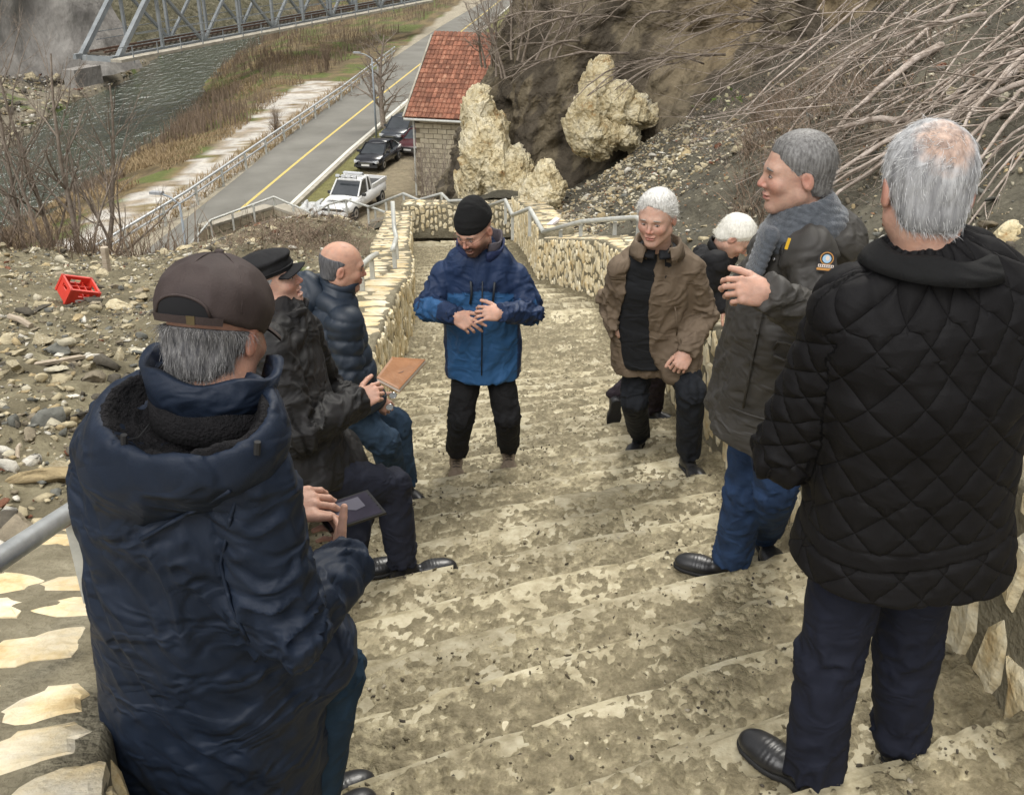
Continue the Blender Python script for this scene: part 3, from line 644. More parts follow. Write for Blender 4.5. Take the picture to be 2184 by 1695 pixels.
# far bank rubble and grey concrete face
r2 = np.random.default_rng(5); y = r2.uniform(62, 120, 5000); x = xq(lbank, y)-r2.uniform(0, 16, 5000)
c = pal[r2.choice(8, 5000, p=pr)]*.8; v, f, cc = scatter(np.column_stack([x, y, ZW+.3+np.clip(xq(lbank, y)-x, 0, 14)*.32]), r2.lognormal(0, .5, 5000)*.18, ROCKS0, .6, 8, vcol=c)
tag(part('rubble', v, f, M['rubble'], cols=cc), 'rubble heaped on the far river bank', 'rubble', kind='stuff')
M['greycliff'] = mat('greycliff', [(.3, (.13, .12, .11)), (.5, (.24, .225, .205)), (.7, (.36, .34, .31))], scale=.35, detail=9, rough=.95, bump=.7, bscale=1.2, nrough=.7, bdist=.4, scale3=(1, 1, .6))
A_ = atz(-60, 128, ZW+4.3); B_ = atz(285, 80, ZW+4.3)
us, vs = np.linspace(0, 1, 60), np.linspace(0, 1, 26); U, Vv = np.meshgrid(us, vs, indexing='ij')
pp = A_[None, None]*(1-U[..., None])+B_[None, None]*U[..., None]; dirn = unit(np.array([-(B_-A_)[1], (B_-A_)[0], 0])); pp = pp+np.array([0, 0, 1])*(Vv*24-3)[..., None]+dirn*(Vv*7)[..., None]
nz = fbm(pp.reshape(-1, 3)*.18, 4, 3).reshape(U.shape); pp = pp+dirn*((nz-.5)*5)[..., None]
tag(part('grey_rock_face', pp.reshape(-1, 3), grid_faces(60, 26), M['greycliff'], smooth=True), kind='structure')
# wooded far slope behind the bridge
us, vs = np.linspace(0, 1, 70), np.linspace(0, 1, 24); U, Vv = np.meshgrid(us, vs, indexing='ij')
A_ = atz(282, 78, ZW+4); B_ = np.array([6, 320, ZW+2]); pp = A_[None, None]*(1-U[..., None])+B_[None, None]*U[..., None]
dirn = unit(np.array([-(B_-A_)[1], (B_-A_)[0], 0])); pp = pp+dirn*(6+Vv*40)[..., None]+np.array([0, 0, 1])*(Vv*45-4)[..., None]
nz = fbm(pp.reshape(-1, 3)*.08, 4, 3).reshape(U.shape); pp = pp+np.array([0, 0, 1])*((nz-.5)*9)[..., None]
M['farwood'] = mat('farwood', [(.3, (.05, .05, .025)), (.5, (.11, .10, .06)), (.7, (.19, .17, .12))], scale=.5, detail=10, rough=.95, bump=1, bscale=1.5, nrough=.8, bdist=.5)
tag(part('far_slope', pp.reshape(-1, 3), grid_faces(70, 24), M['farwood'], smooth=True), kind='structure')
# ------------------------------------------------------------------ railway truss bridge
M['steel'] = mat('bluegreysteel', [(.3, (.19, .205, .21)), (.7, (.29, .31, .315))], scale=1.5, rough=.6, bump=.1, bscale=20)
zb = -11.5; Lb = atz(252, 124, zb); Rb = atz(900, 2, zb); ax = unit(Rb-Lb); pb = np.array([-ax[1], ax[0], 0]); LB = np.linalg.norm(Rb-Lb); zz = np.array([0, 0, 1.])
br = empty('railway_bridge', Lb, 'blue grey steel truss railway bridge crossing the green river', 'bridge')
def beam(a, b, w, h, name, m='steel'):
    a, b = np.array(a), np.array(b); d = b-a; R = frame(d, zz if abs(unit(d)[2]) < .95 else pb); v, f = boxv((a+b)/2, (w, np.linalg.norm(d), h), R); part(name, v, f, M[m], br)
npan = 10; pw = LB/npan; HT = 5.2; Wd = 3.8
for s_, off in ((0, 0.), (1, Wd)):
    o_ = Lb+pb*off
    beam(o_-ax*.8, o_+ax*(LB), .32, .42, 'bottom_chord'); beam(o_+ax*pw+zz*HT, o_+ax*(LB-pw)+zz*HT, .36, .36, 'top_chord')
    beam(o_, o_+ax*pw+zz*HT, .42, .4, 'end_post'); beam(o_+ax*LB, o_+ax*(LB-pw)+zz*HT, .42, .4, 'end_post')
    for i in range(1, npan): beam(o_+ax*pw*i, o_+ax*pw*i+zz*HT, .24, .24, 'upright')
    for i in range(1, npan-1):
        a, b = (i, i+1) if i % 2 else (i+1, i); beam(o_+ax*pw*a+zz*HT, o_+ax*pw*b, .26, .22, 'diagonal')
    for h in (1.0, 1.6): beam(o_+ax*pw*.4+zz*h-pb*.25*(1-2*s_), o_+ax*(LB-1)+zz*h-pb*.25*(1-2*s_), .06, .06, 'handrail')
for i in range(0, npan+1): beam(Lb+ax*pw*i-zz*.15, Lb+ax*pw*i+pb*Wd-zz*.15, .3, .4, 'floor_beam')
for i in range(1, npan): beam(Lb+ax*pw*i+zz*HT, Lb+ax*pw*i+pb*Wd+zz*HT, .2, .2, 'portal_beam')
M['wood'] = flat('sleeperwood', (.10, .085, .065), .9); M['railsteel'] = flat('railsteel', (.13, .075, .05), .7)
for q in (1.35, 2.85): beam(Lb+pb*q+zz*.38, Rb+pb*q+zz*.38, .09, .16, 'rail', 'railsteel')
for k in range(int(LB/.75)): beam(Lb+ax*(k*.75+.2)+pb*1.0+zz*.2, Lb+ax*(k*.75+.2)+pb*3.2+zz*.2, .26, .18, 'sleeper', 'wood')
beam(Lb-pb*1.1-ax*1.5, Rb-pb*1.1, 1.1, .22, 'walkway', 'concrete'); beam(Lb-pb*1.6-ax*1.5+zz*1., Rb-pb*1.6+zz*1., .05, .05, 'handrail')
for k in range(0, int(LB/3)): beam(Lb-pb*1.6+ax*k*3-zz*.3, Lb-pb*1.6+ax*k*3+zz*1., .07, .07, 'rail_post')
v, f = boxv(Lb+pb*2.2-ax*1.9-zz*1.3, (3, 1.2, 1.4), frame(ax)@rotz(math.pi/2)@np.eye(3)); part('abutment', v, f, M['greycliff'], br)
# ------------------------------------------------------------------ tiled house
EL = P(862, 250, 55.5); th = math.radians(-14); e_ = np.array([math.cos(th), math.sin(th), 0]); n_ = np.array([-e_[1], e_[0], 0])
hs_ = empty('brick_house', (*EL[:2], ZR), 'small block built house with a red clay tile roof beside the parked cars', 'house')
run, rise, WH = 5.4, 3.6, 4.3; ze = EL[2]; s0 = unit(n_*run+zz*rise); SL = math.hypot(run, rise)
c0 = EL+e_*.45+n_*.5
def hbox(a, l, w, z0, z1, name, m): v, f = boxv(a+e_*l/2+n_*w/2+np.array([0, 0, (z0+z1)/2-a[2]]), (l, w, z1-z0), np.stack([e_, n_, zz], 1)); part(name, v, f, M[m], hs_)
hbox(c0, WH, 9.6, ZR-.3, ze-.05, 'wall', 'joint')
bw, bh = .52, .27; nrow = int((ze-ZR)/bh)
BM = {}
def box_mesh(key, sz, m):
    if key not in BM: v, f = boxv((0, 0, 0), sz); BM[key] = mesh(key, v, f, M[m])
    return BM[key]
Rh = np.stack([e_, n_, zz], 1)
for i in range(nrow):
    for j in range(int((WH-.5)/bw)):
        x_ = j*bw+(.26 if i % 2 else 0)+.26; put(box_mesh('block', (bw-.03, .1, bh-.03), 'block'), 'block', hs_, c0+e_*x_-n_*.03+zz*(-c0[2]+ZR+bh*(i+.5)), Rh, (1, 1, 1))
roofR = np.stack([e_, s0, np.cross(e_, s0)], 1)
M['roofbed'] = flat('roofbed', (.16, .06, .035), .9)
v, f = boxv(EL+e_*WH/2+s0*SL/2-roofR[:, 2]*.1, (WH, SL, .1), roofR); part('roof', v, f, M['roofbed'], hs_)
s1 = unit(-n_*run+zz*rise); back0 = EL+n_*2*run; R1 = np.stack([e_, -s1, np.cross(e_, -s1)], 1)
v, f = boxv(back0+e_*WH/2+s1*SL/2-R1[:, 2]*.1, (WH, SL, .1), R1); part('roof', v, f, M['roofbed'], hs_)
M['tile'] = mat('claytile', [(.3, (.13, .055, .035)), (.55, (.24, .10, .06)), (.75, (.36, .20, .13))], scale=2, rough=.85, bump=.3, bscale=30, rand=.32)
nb_ = 5; a = np.linspace(-1, 1, nb_)*math.pi/2; tw, tl = .235, .42
vt = [(tw*.5*math.sin(q)*.98, y_, .035+.05*math.cos(q)+(.03 if y_ < 0 else 0)) for y_ in (-tl/2, tl/2) for q in a]
ft = [(j, j+1, nb_+j+1, nb_+j) for j in range(nb_-1)]+[tuple(range(nb_))[::-1]]
TM = mesh('roof_tile', np.array(vt), ft, M['tile']); nc, nr_ = min(15, int(WH/tw)), int(SL/(tl*.9)); cnt = 0; ev, ef, off = [], [], 0
for j in range(nc):
    for i in range(nr_+1):
        loc = EL+e_*(.14+j*tw)+s0*(.18+i*tl*.9)
        if cnt < 298: put(TM, 'roof_tile', hs_, loc, roofR, (1, 1, 1)); cnt += 1
        else: ev.append(np.array(vt)@roofR.T+loc); ef += [tuple(q+off for q in g) for g in ft]; off += len(vt)
for j in range(nc, int(WH/tw)):
    for i in range(nr_+1): loc = EL+e_*(.14+j*tw)+s0*(.18+i*tl*.9); ev.append(np.array(vt)@roofR.T+loc); ef += [tuple(q+off for q in g) for g in ft]; off += len(vt)
tag(part('roof_tiles', np.vstack(ev), ef, M['tile'], hs_), kind='stuff')
v, f = boxv(EL-e_*.05+s0*SL/2, (.1, SL, .16), roofR); part('verge_board', v, f, M['concrete'], hs_)
v, f = tube([EL+e_*x_-s0*.08-zz*.05 for x_ in (0, WH)], .07, 8); part('gutter', v, f, M['galvd'], hs_)
v, f = tube([c0+e_*-.07-n_*.1+zz*z_ for z_ in (0, ZR-c0[2])], .05, 8); part('downpipe', v, f, M['galvd'], hs_)
# ------------------------------------------------------------------ cliff and pale crags
def ridg(p, o, s): 
    r_ = 0; a_ = .5
    for k in range(o): r_ = r_+a_*(1-np.abs(2*noise(p*2**k+k*9.1, s+k)-1)); a_ *= .5
    return r_
cpath = np.array([(-1.2, 40), (-1.3, 32), (-2.0, 27.5), (-1.65, 24.8), (-.4, 23.1), (1.4, 22.7), (3.2, 22.4), (4.6, 21.6), (7, 20.6), (10, 20), (16, 19)], float)
dd = np.concatenate([[0], np.cumsum(np.linalg.norm(np.diff(cpath, axis=0), axis=1))]); ss = np.linspace(0, dd[-1], 330)
cx, cy = np.interp(ss, dd, cpath[:, 0]), np.interp(ss, dd, cpath[:, 1]); k5 = np.ones(15)/15
cx = np.convolve(np.pad(cx, 7, 'edge'), k5, 'valid'); cy = np.convolve(np.pad(cy, 7, 'edge'), k5, 'valid')
tx_, ty_ = np.gradient(cx), np.gradient(cy); nl = np.hypot(tx_, ty_); nx_, ny_ = ty_/nl, -tx_/nl   # towards camera side
hh = np.linspace(0, 1, 150); z0 = np.interp(ss, dd, [-15.5, -12, -8.2, -7.6, -7.0, -6.2, -5.2, -4.4, -3.8, -3.2, -2]); z1 = np.interp(ss, dd, [-8, -5, -2.2, -.5, 1.5, 3, 4, 4.5, 5, 6, 7])
Zc = z0[:, None]*(1-hh)+z1[:, None]*hh; ln = (Zc-z0[:, None])*.30
Xc = cx[:, None]-nx_[:, None]*ln; Yc = cy[:, None]-ny_[:, None]*ln
pt = np.stack([Xc, Yc, Zc], -1).reshape(-1, 3); dsp = (fbm(pt*[.35, .35, .25], 3, 81)-.5)*2.6+(ridg(pt*[1.3, 1.3, .8], 4, 82)-.5)*1.1+(fbm(pt*6, 2, 83)-.5)*.22
NX = np.repeat(nx_, 150); NY = np.repeat(ny_, 150); pt[:, 0] += NX*dsp; pt[:, 1] += NY*dsp
cn = fbm(pt*[.5, .5, .35], 4, 84); cn2 = fbm(pt*[2.5, 2.5, 1], 4, 85)
col = np.where((cn2 > .5)[:, None], [.17, .14, .093], [.085, .07, .05]); tan = np.exp(-((pt[:, 0]-5.6)/1.6)**2)*(cn > .43); col = col*(1-tan[:, None]*.75)+np.array([.34, .26, .15])*tan[:, None]*.75
M['cliff'] = mat('cliffsoil', [(.3, (.55, .55, .55)), (.7, (1.3, 1.3, 1.3))], scale=2.5, detail=10, rough=.95, bump=1, bscale=7, attr=True, nrough=.75, bdist=.12)
tag(part('cliff', pt, grid_faces(330, 150), M['cliff'], smooth=True, cols=col), kind='structure')
M['crag'] = mat('crag', [(.28, (.12, .085, .05)), (.36, (.40, .25, .11)), (.41, (.46, .37, .21)), (.48, (.62, .53, .33)), (.60, (.72, .65, .47)), (.78, (.78, .74, .60))], scale=1.9, detail=10, rough=.95, bump=1, bscale=9, nrough=.78, vec='World', bdist=.14)
def crag(name, label, blobs, seed, sub=6):
    t = None
    for (px, py, d, rx_, rz_, ry_, tilt) in blobs:
        v, f = ico(sub); c = P(px, py, d); R = roty(tilt); q = (v*[rx_, ry_, rz_])@R.T; w = q+c
        def wor(p, s):
            i0 = np.floor(p); best = np.full(len(p), 9.); val = np.zeros(len(p))
            for a in (-1, 0, 1):
                for b in (-1, 0, 1):
                    for c_ in (-1, 0, 1):
                        g = (i0+[a, b, c_]).astype(np.int64); j = np.stack([_h(g[:, 0], g[:, 1], g[:, 2], s+k) for k in range(3)], 1); dv = p-(g+j); dq = (dv**2).sum(1)
                        val = np.where(dq < best, _h(g[:, 0], g[:, 1], g[:, 2], s+7)+.5*(dv@np.array([.5, .3, .7])), val); best = np.minimum(best, dq)
            return val
        nn = v/np.linalg.norm(v, axis=1, keepdims=True); nn = nn@R.T
        dsp = (wor(w*[1.5, 1.5, 1.0], seed)-.5)*.22+(wor(w*[4, 4, 2.2], seed+3)-.5)*.11+(wor(w*[10, 10, 6], seed+9)-.5)*.05+(ridg(w*.9, 3, seed)-.5)*.38+(fbm(w*14, 3, seed)-.5)*.05
        o = part(name, w+nn*dsp[:, None], f, M['crag'])
        if t is None: t = (np.asarray(o.data.vertices), o)
        yield o
def crag_join(label, blobs, seed):
    os_ = list(crag('limestone_crag', label, blobs, seed)); V_ = []; F_ = []; n = 0
    for o in os_:
        a = np.array([q.co[:] for q in o.data.vertices]); V_.append(a); F_.append(np.array([p_.vertices[:] for p_ in o.data.polygons])+n); n += len(a); bpy.data.objects.remove(o)
    return tag(part('limestone_crag', np.vstack(V_), np.vstack(F_), M['crag']), label, 'rock')
crag_join('tall pale yellow limestone crag standing between the tiled house and the dark cliff', [(1022, 250, 24.4, .34, .62, .7, -.10), (1030, 262, 23.8, .30, .78, .7, -.10), (1036, 340, 23.4, .50, 1.0, .8, -.12), (1085, 375, 23.0, .60, .72, .7, -.35), (1125, 405, 22.4, .42, .42, .6, -.2), (1008, 412, 23.5, .38, .55, .6, 0)], 400)
crag_join('rounded pale limestone outcrop jutting from the middle of the dark cliff', [(1275, 190, 22.4, .30, .58, .7, .25), (1305, 225, 22.2, .55, .55, .7, .1), (1255, 255, 22.0, .36, .60, .7, .1), (1350, 240, 22.2, .44, .40, .7, .4), (1285, 285, 21.9, .46, .42, .7, 0), (1330, 285, 22.0, .40, .34, .7, 0)], 420)
crag_join('small ochre limestone boulder at the foot of the scree above the handrail', [(1160, 410, 19, .3, .55, .4, .2), (1150, 440, 19, .25, .4, .4, 0)], 440)
crag_join('ochre boulder on the right slope beside the quilted shoulder', [(2155, 528, 6.2, .12, .09, .1, 0)], 460)
# ------------------------------------------------------------------ felled saplings lying down the right slope
def hit(px, py, zf, y0=4., y1=30.):
    ys = np.linspace(y0, y1, 500); d = P(px, py, 1.0); pts = np.outer(ys, d); h = zf(pts[:, 0], pts[:, 1]); k = np.where(pts[:, 2] < h)[0]
    return pts[k[0]] if len(k) else pts[-1]
def felled(A_, B_, r, seed, m='palebark', nt=9, lift=.25, bend=.16):
    """thin trunk from butt B to tip A with forward twigs"""
    rg_ = np.random.default_rng(seed); L = np.linalg.norm(B_-A_); n = 10; side = unit(np.cross(B_-A_, [0, 0, 1])); pts = []
    ph = rg_.uniform(0, 6); bd = rg_.normal(0, bend)
    for i in range(n+1):
        t = i/n; p = B_*(1-t)+A_*t+side*(math.sin(t*3+ph)*.05*L*bend+bd*.12*L*t*(1-t))+np.array([0, 0, lift*math.sin(t*2.6)+.05])+rg_.normal(0, .018*L/4, 3); pts.append(p)
    mb = MB(); mb.tube(pts, np.linspace(r, r*.25, n+1), 6, True)
    tw = MB()
    for j in range(nt):
        i = int(n*(.15+.8*(j+rg_.random())/nt)); i = min(i, n-1); dd_ = unit(pts[i+1]-pts[i]); s_ = unit(side*rg_.choice([-1, 1])+np.array([0, 0, rg_.uniform(-.2, .8)]))
        branch(tw, pts[i], unit(dd_+s_*rg_.uniform(.3, .6)), L*rg_.uniform(.15, .38), r*.42*(1-.6*i/n), 1, rg_, 5, .22, 3, .45, 0.)
    return mb, tw
rgb = np.random.default_rng(909)
for k in range(46):
    th_ = math.radians(rgb.uniform(26, 52)); big = k < 18
    ax_, ay_ = rgb.uniform(1560, 2080), rgb.uniform(250, 560)
    if rgb.random() < .35: ax_, ay_ = rgb.uniform(1380, 1750), rgb.uniform(120, 330)
    Ln = rgb.uniform(300, 750)
    a = hit(ax_, ay_, zr); b = hit(min(ax_+Ln*math.cos(th_), 2400), ay_-Ln*math.sin(th_), zr, 4, 26)
    if np.linalg.norm(a-b) > 9: b = a+unit(b-a)*9
    r_ = rgb.uniform(.032, .055) if big else rgb.uniform(.012, .026)
    mb, tw = felled(a, b, r_, 1000+k, 'palebark', 7 if big else 4, lift=rgb.uniform(.05, .5))
    t = empty('felled_sapling', b, 'thick pale felled sapling lying down the right slope among the cut brush' if big else 'thin felled sapling stem tangled in the cut brush on the right slope', 'felled tree', 'thick felled saplings on the right slope' if big else 'thin felled saplings on the right slope')
    mb.build('trunk', M['palebark'], t, True); tag(tw.build('twigs', M['palebark' if k % 3 else 'bark'], t, True), kind='stuff')
for k in range(30):   # shrubs hanging on the cliff
    px, py = rgb.uniform(1130, 1720), rgb.uniform(-10, 150); d = 20.5 if px < 1500 else 19
    A1 = P(px-rgb.uniform(60, 260), py+rgb.uniform(20, 110), d-.9); B1 = P(px+40, py, d)
    mb, tw = felled(A1, B1, rgb.uniform(.014, .03), 2000+k, nt=8, lift=.3, bend=.8); t = empty('hanging_shrub', B1, 'bare grey shrub stem hanging out over the dark cliff face', 'shrub', 'bare shrubs hanging on the cliff face')
    mb.build('trunk', M['bark'], t, True); tag(tw.build('twigs', M['bark'], t, True), kind='stuff')
# thin dead roots and scrub at the foot of the felled pile
n = 2200; pts = []
x = rgb.normal(4.4, .9, n)+.0; y = rgb.uniform(10, 17, n); x = 1.9+(y-9)*.26+np.abs(rgb.normal(0, 1.1, n)); stems('brush', 'reddish brown dead scrub at the foot of the felled saplings', np.column_stack([x, y, zr(x, y)]), .3, M['drybrush'], 8, .006, 1.1)
n = 7000; y = 8+13*rgb.random(n)**.8; x = xR(y)+WR+1.2+(y-6)*.10+rgb.random(n)*6.5; a_ = zr(x, y); stems('twig_litter', 'thin dry twigs and litter lying over the upper right slope', np.column_stack([x, y, a_+.01]), .16, M['bark'], 18, .004, 2.2)
n = 900; y = rgb.uniform(7, 20, n); x = xR(y)+WR+.2+rgb.random(n)*4; zz_ = zr(x, y)+.02; a = rgb.uniform(0, 6.28, n); q = np.column_stack([np.cos(a), np.sin(a), rgb.normal(0, .3, n)])*.022; w = np.column_stack([-np.sin(a), np.cos(a), rgb.normal(0, .5, n)])*.013; c_ = np.column_stack([x, y, zz_])
v = np.stack([c_-q, c_+w, c_+q, c_-w], 1).reshape(-1, 3); k = np.arange(n)*4; tag(part('dry_leaves', v, np.stack([k, k+1, k+2, k+3], 1), M['leaf']), 'fallen rust coloured leaves on the hillside', 'leaves', kind='stuff')
# ------------------------------------------------------------------ handrails on the walls
def handrail(label, pts, posts, r=.03, ph=.24, m='galvd', name='handrail', rust=()):
    t = empty(name, pts[len(pts)//2], label, 'handrail')
    v, f = tube(pts, r, 10); part('rail', v, f, M[m], t, smooth=True)
    for p in posts:
        p = np.array(p, float); v, f = boxv(p-[0, 0, ph/2+r*.4], (r*1.5, r*1.5, ph)); part('post', v, f, M['galvd'], t)
    for a, b in rust: v, f = tube([a, b], r*1.04, 10); part('rust_band', v, f, M['rust'], t)
    return t
lp = [np.array([xL(y)-.38, y, cl(y)+.24]) for y in (.3, .9, 1.5, 2.3, 3.2)]
pa = P(-60, 1232, 1.62); pb_ = P(168, 1080, 2.25); dr_ = unit(pb_-pa)
handrail('thick galvanised pipe handrail beside the navy hooded coat, with a rust stained joint', [pa-dr_*.3, pa, pb_, pb_+dr_*.5], [P(156, 1093, 2.2)], .026, .27, 'galv', rust=[(P(128, 1108, 2.14), P(137, 1102, 2.165))])
ys = [3.6, 5, 6.2, 7.4, 8.2, 9.0, 9.6, 10.1]
handrail('curved grey pipe handrail on the left wall behind the bald man', [np.array([xL(y)-.34, y, cl(y)+.24]) for y in ys], [np.array([xL(y)-.34, y, cl(y)+.22]) for y in (4.4, 5.8, 7.1, 8.1, 9.0, 9.7)])
ys = [10.5, 11.4, 12.4, 13.3]
t_ = handrail('short steep handrail with a tall end post on the lower left wall', [np.array([xL(y)-.2, y, cl(y)+.26]) for y in ys]+[np.array([xL(13.4)-.2, 13.4, cl(13.4)+.62])], [np.array([xL(y)-.2, y, cl(y)+.24]) for y in (11, 12.2)])
ys = [1.0, 2.0, 3.0, 4.2, 5.3]
handrail('grey pipe handrail on the near right wall behind the quilted jacket', [np.array([xR(y)+.3, y, cr_(y)+.22]) for y in ys], [np.array([xR(y)+.3, y, cr_(y)+.2]) for y in (1.6, 2.75, 4.0, 5.1)], .028, .22)
R_ = [(1358, 464, 12.0), (1309, 467, 12.3), (1239, 473, 12.9), (1159, 495, 13.5), (1130, 445, 14.2), (1093, 459, 15.8), (1078, 427, 16.8), (1036, 442, 19.4), (1008, 427, 20.4), (958, 429, 21), (942, 413, 21.2), (892, 427, 22.4), (861, 413, 23), (785, 443, 24.2)]
R1 = [P(*q) for q in R_]
handrail('pale pipe handrail on the curving right wall behind the man in the tan jacket', [P(1395, 490, 11.5)]+R1[:4], [P(1312, 470, 12.4), P(1239, 476, 12.95), P(1196, 488, 13.3), P(1362, 468, 12.1)], .032, .34)
handrail('zigzag pipe handrail stepping down the right wall of the second flight', R1[3:8], [R1[4], R1[5], R1[6], R1[7]], .032, .4)
handrail('far zigzag handrail above the cross wall, right of the white pickup', R1[7:], [R1[8], R1[10], R1[12], R1[13], P(823, 428, 23.6)], .032, .5)
R2 = [P(*q) for q in ((862, 450, 20.5), (845, 462, 22), (800, 445, 24.5), (738, 426, 26), (700, 436, 27), (668, 457, 26.6))]
handrail('low pipe handrail of the lowest flight in front of the pickup', R2[1:], R2[2:5], .03, .45)
R3 = [P(*q) for q in ((400, 528, 24.6), (449, 470, 25.8), (584, 420, 28), (669, 457, 26.8))]
handrail('pipe handrail running round the L shaped block wall by the road', R3, [R3[1], P(495, 453, 26.5), P(540, 436, 27.2), R3[2], P(625, 437, 27.4), R3[3]], .032, .5)
def blockwall(label, a, b, h, th=.3, bw=.42, bh=.2):
    a, b = np.array(a), np.array(b); z1 = max(a[2], b[2]); t = empty('block_wall', (a+b)/2, label, 'wall'); d = (b-a); L = np.linalg.norm(d[:2]); e = unit([d[0], d[1], 0]); n = np.array([-e[1], e[0], 0])
    sl = d[2]/L; R = np.stack([e, n, zz], 1); nr = int(h/bh)
    mb = MB(); lo = [a-zz*(h+.6), a-zz*(h+.6)+e*L+zz*d[2], a-zz*(h+.6)+e*L+n*th+zz*d[2], a-zz*(h+.6)+n*th]; hi = [q+zz*(h+.6-.02) for q in lo]; mb.quadbox(lo, hi); mb.build('mortar', M['joint'], t)
    for i in range(nr):
        x = -(.2 if i % 2 else 0)
        while x < L-.05:
            x0, x1 = max(x, 0)+.012, min(x+bw, L)-.012
            if x1-x0 > .05:
                c = a+e*(x0+x1)/2-n*.012+zz*(sl*(x0+x1)/2-bh*(i+.5)); v, f = boxv(c, (x1-x0, .06, bh-.022), R); part('block', v, f, M['block'], t)
            x += bw
    mb = MB(); lo = [a-n*.05, b-n*.05, b+n*(th+.05), a+n*(th+.05)]; mb.quadbox(lo, [q+zz*.07 for q in lo]); mb.build('coping', M['concrete'], t)
blockwall('tan concrete block retaining wall of the L shaped lower flight by the road', P(440, 488, 25.8), P(583, 444, 28), 1.2)
blockwall('short return wall of the L shaped flight, ending at the dug earth', P(585, 444, 28), P(668, 474, 26.6), 1.2)
blockwall('beige block wall under the far handrail beside the white pickup', P(792, 474, 24), P(884, 452, 22.6), 1.0)
# ------------------------------------------------------------------ vehicles
M['glass'] = mat('carglass', [(.3, (.03, .035, .038)), (.7, (.05, .055, .06))], scale=2, rough=.06, bump=0, spec=.8)
M['chrome'] = flat('chrome', (.6, .6, .62), .2, .9); M['tyre'] = flat('tyre', (.025, .025, .025), .85); M['rim'] = flat('wheelrim', (.35, .35, .36), .35, .7)
M['blackcar'] = mat('blackcarpaint', [(.3, (.012, .013, .016)), (.7, (.02, .021, .025))], scale=2, rough=.22, bump=0, spec=.6)
M['greycar'] = mat('greycarpaint', [(.3, (.03, .034, .04)), (.7, (.045, .05, .058))], scale=2, rough=.25, bump=0, spec=.6)
M['redcar'] = mat('darkredcarpaint', [(.3, (.05, .008, .01)), (.7, (.07, .012, .014))], scale=2, rough=.25, bump=0, spec=.6)
M['whitecar'] = mat('whitecarpaint', [(.3, (.66, .66, .64)), (.7, (.78, .78, .76))], scale=1, rough=.35, bump=0, spec=.5)
M['plate'] = flat('numberplate', (.65, .65, .62), .5); M['blackplastic'] = flat('blackplastic', (.03, .03, .03), .6); M['light'] = flat('lampglass', (.62, .64, .66), .12, .2)
def loft(rings, closed=True):
    n = len(rings[0]); v = np.vstack(rings); f = []
    for i in range(len(rings)-1):
        for j in range(n): f.append((i*n+j, (i+1)*n+j, (i+1)*n+(j+1) % n, i*n+(j+1) % n))
    f.append(tuple(range(n))); f.append(tuple(range((len(rings)-1)*n, len(rings)*n))[::-1]); return v, f
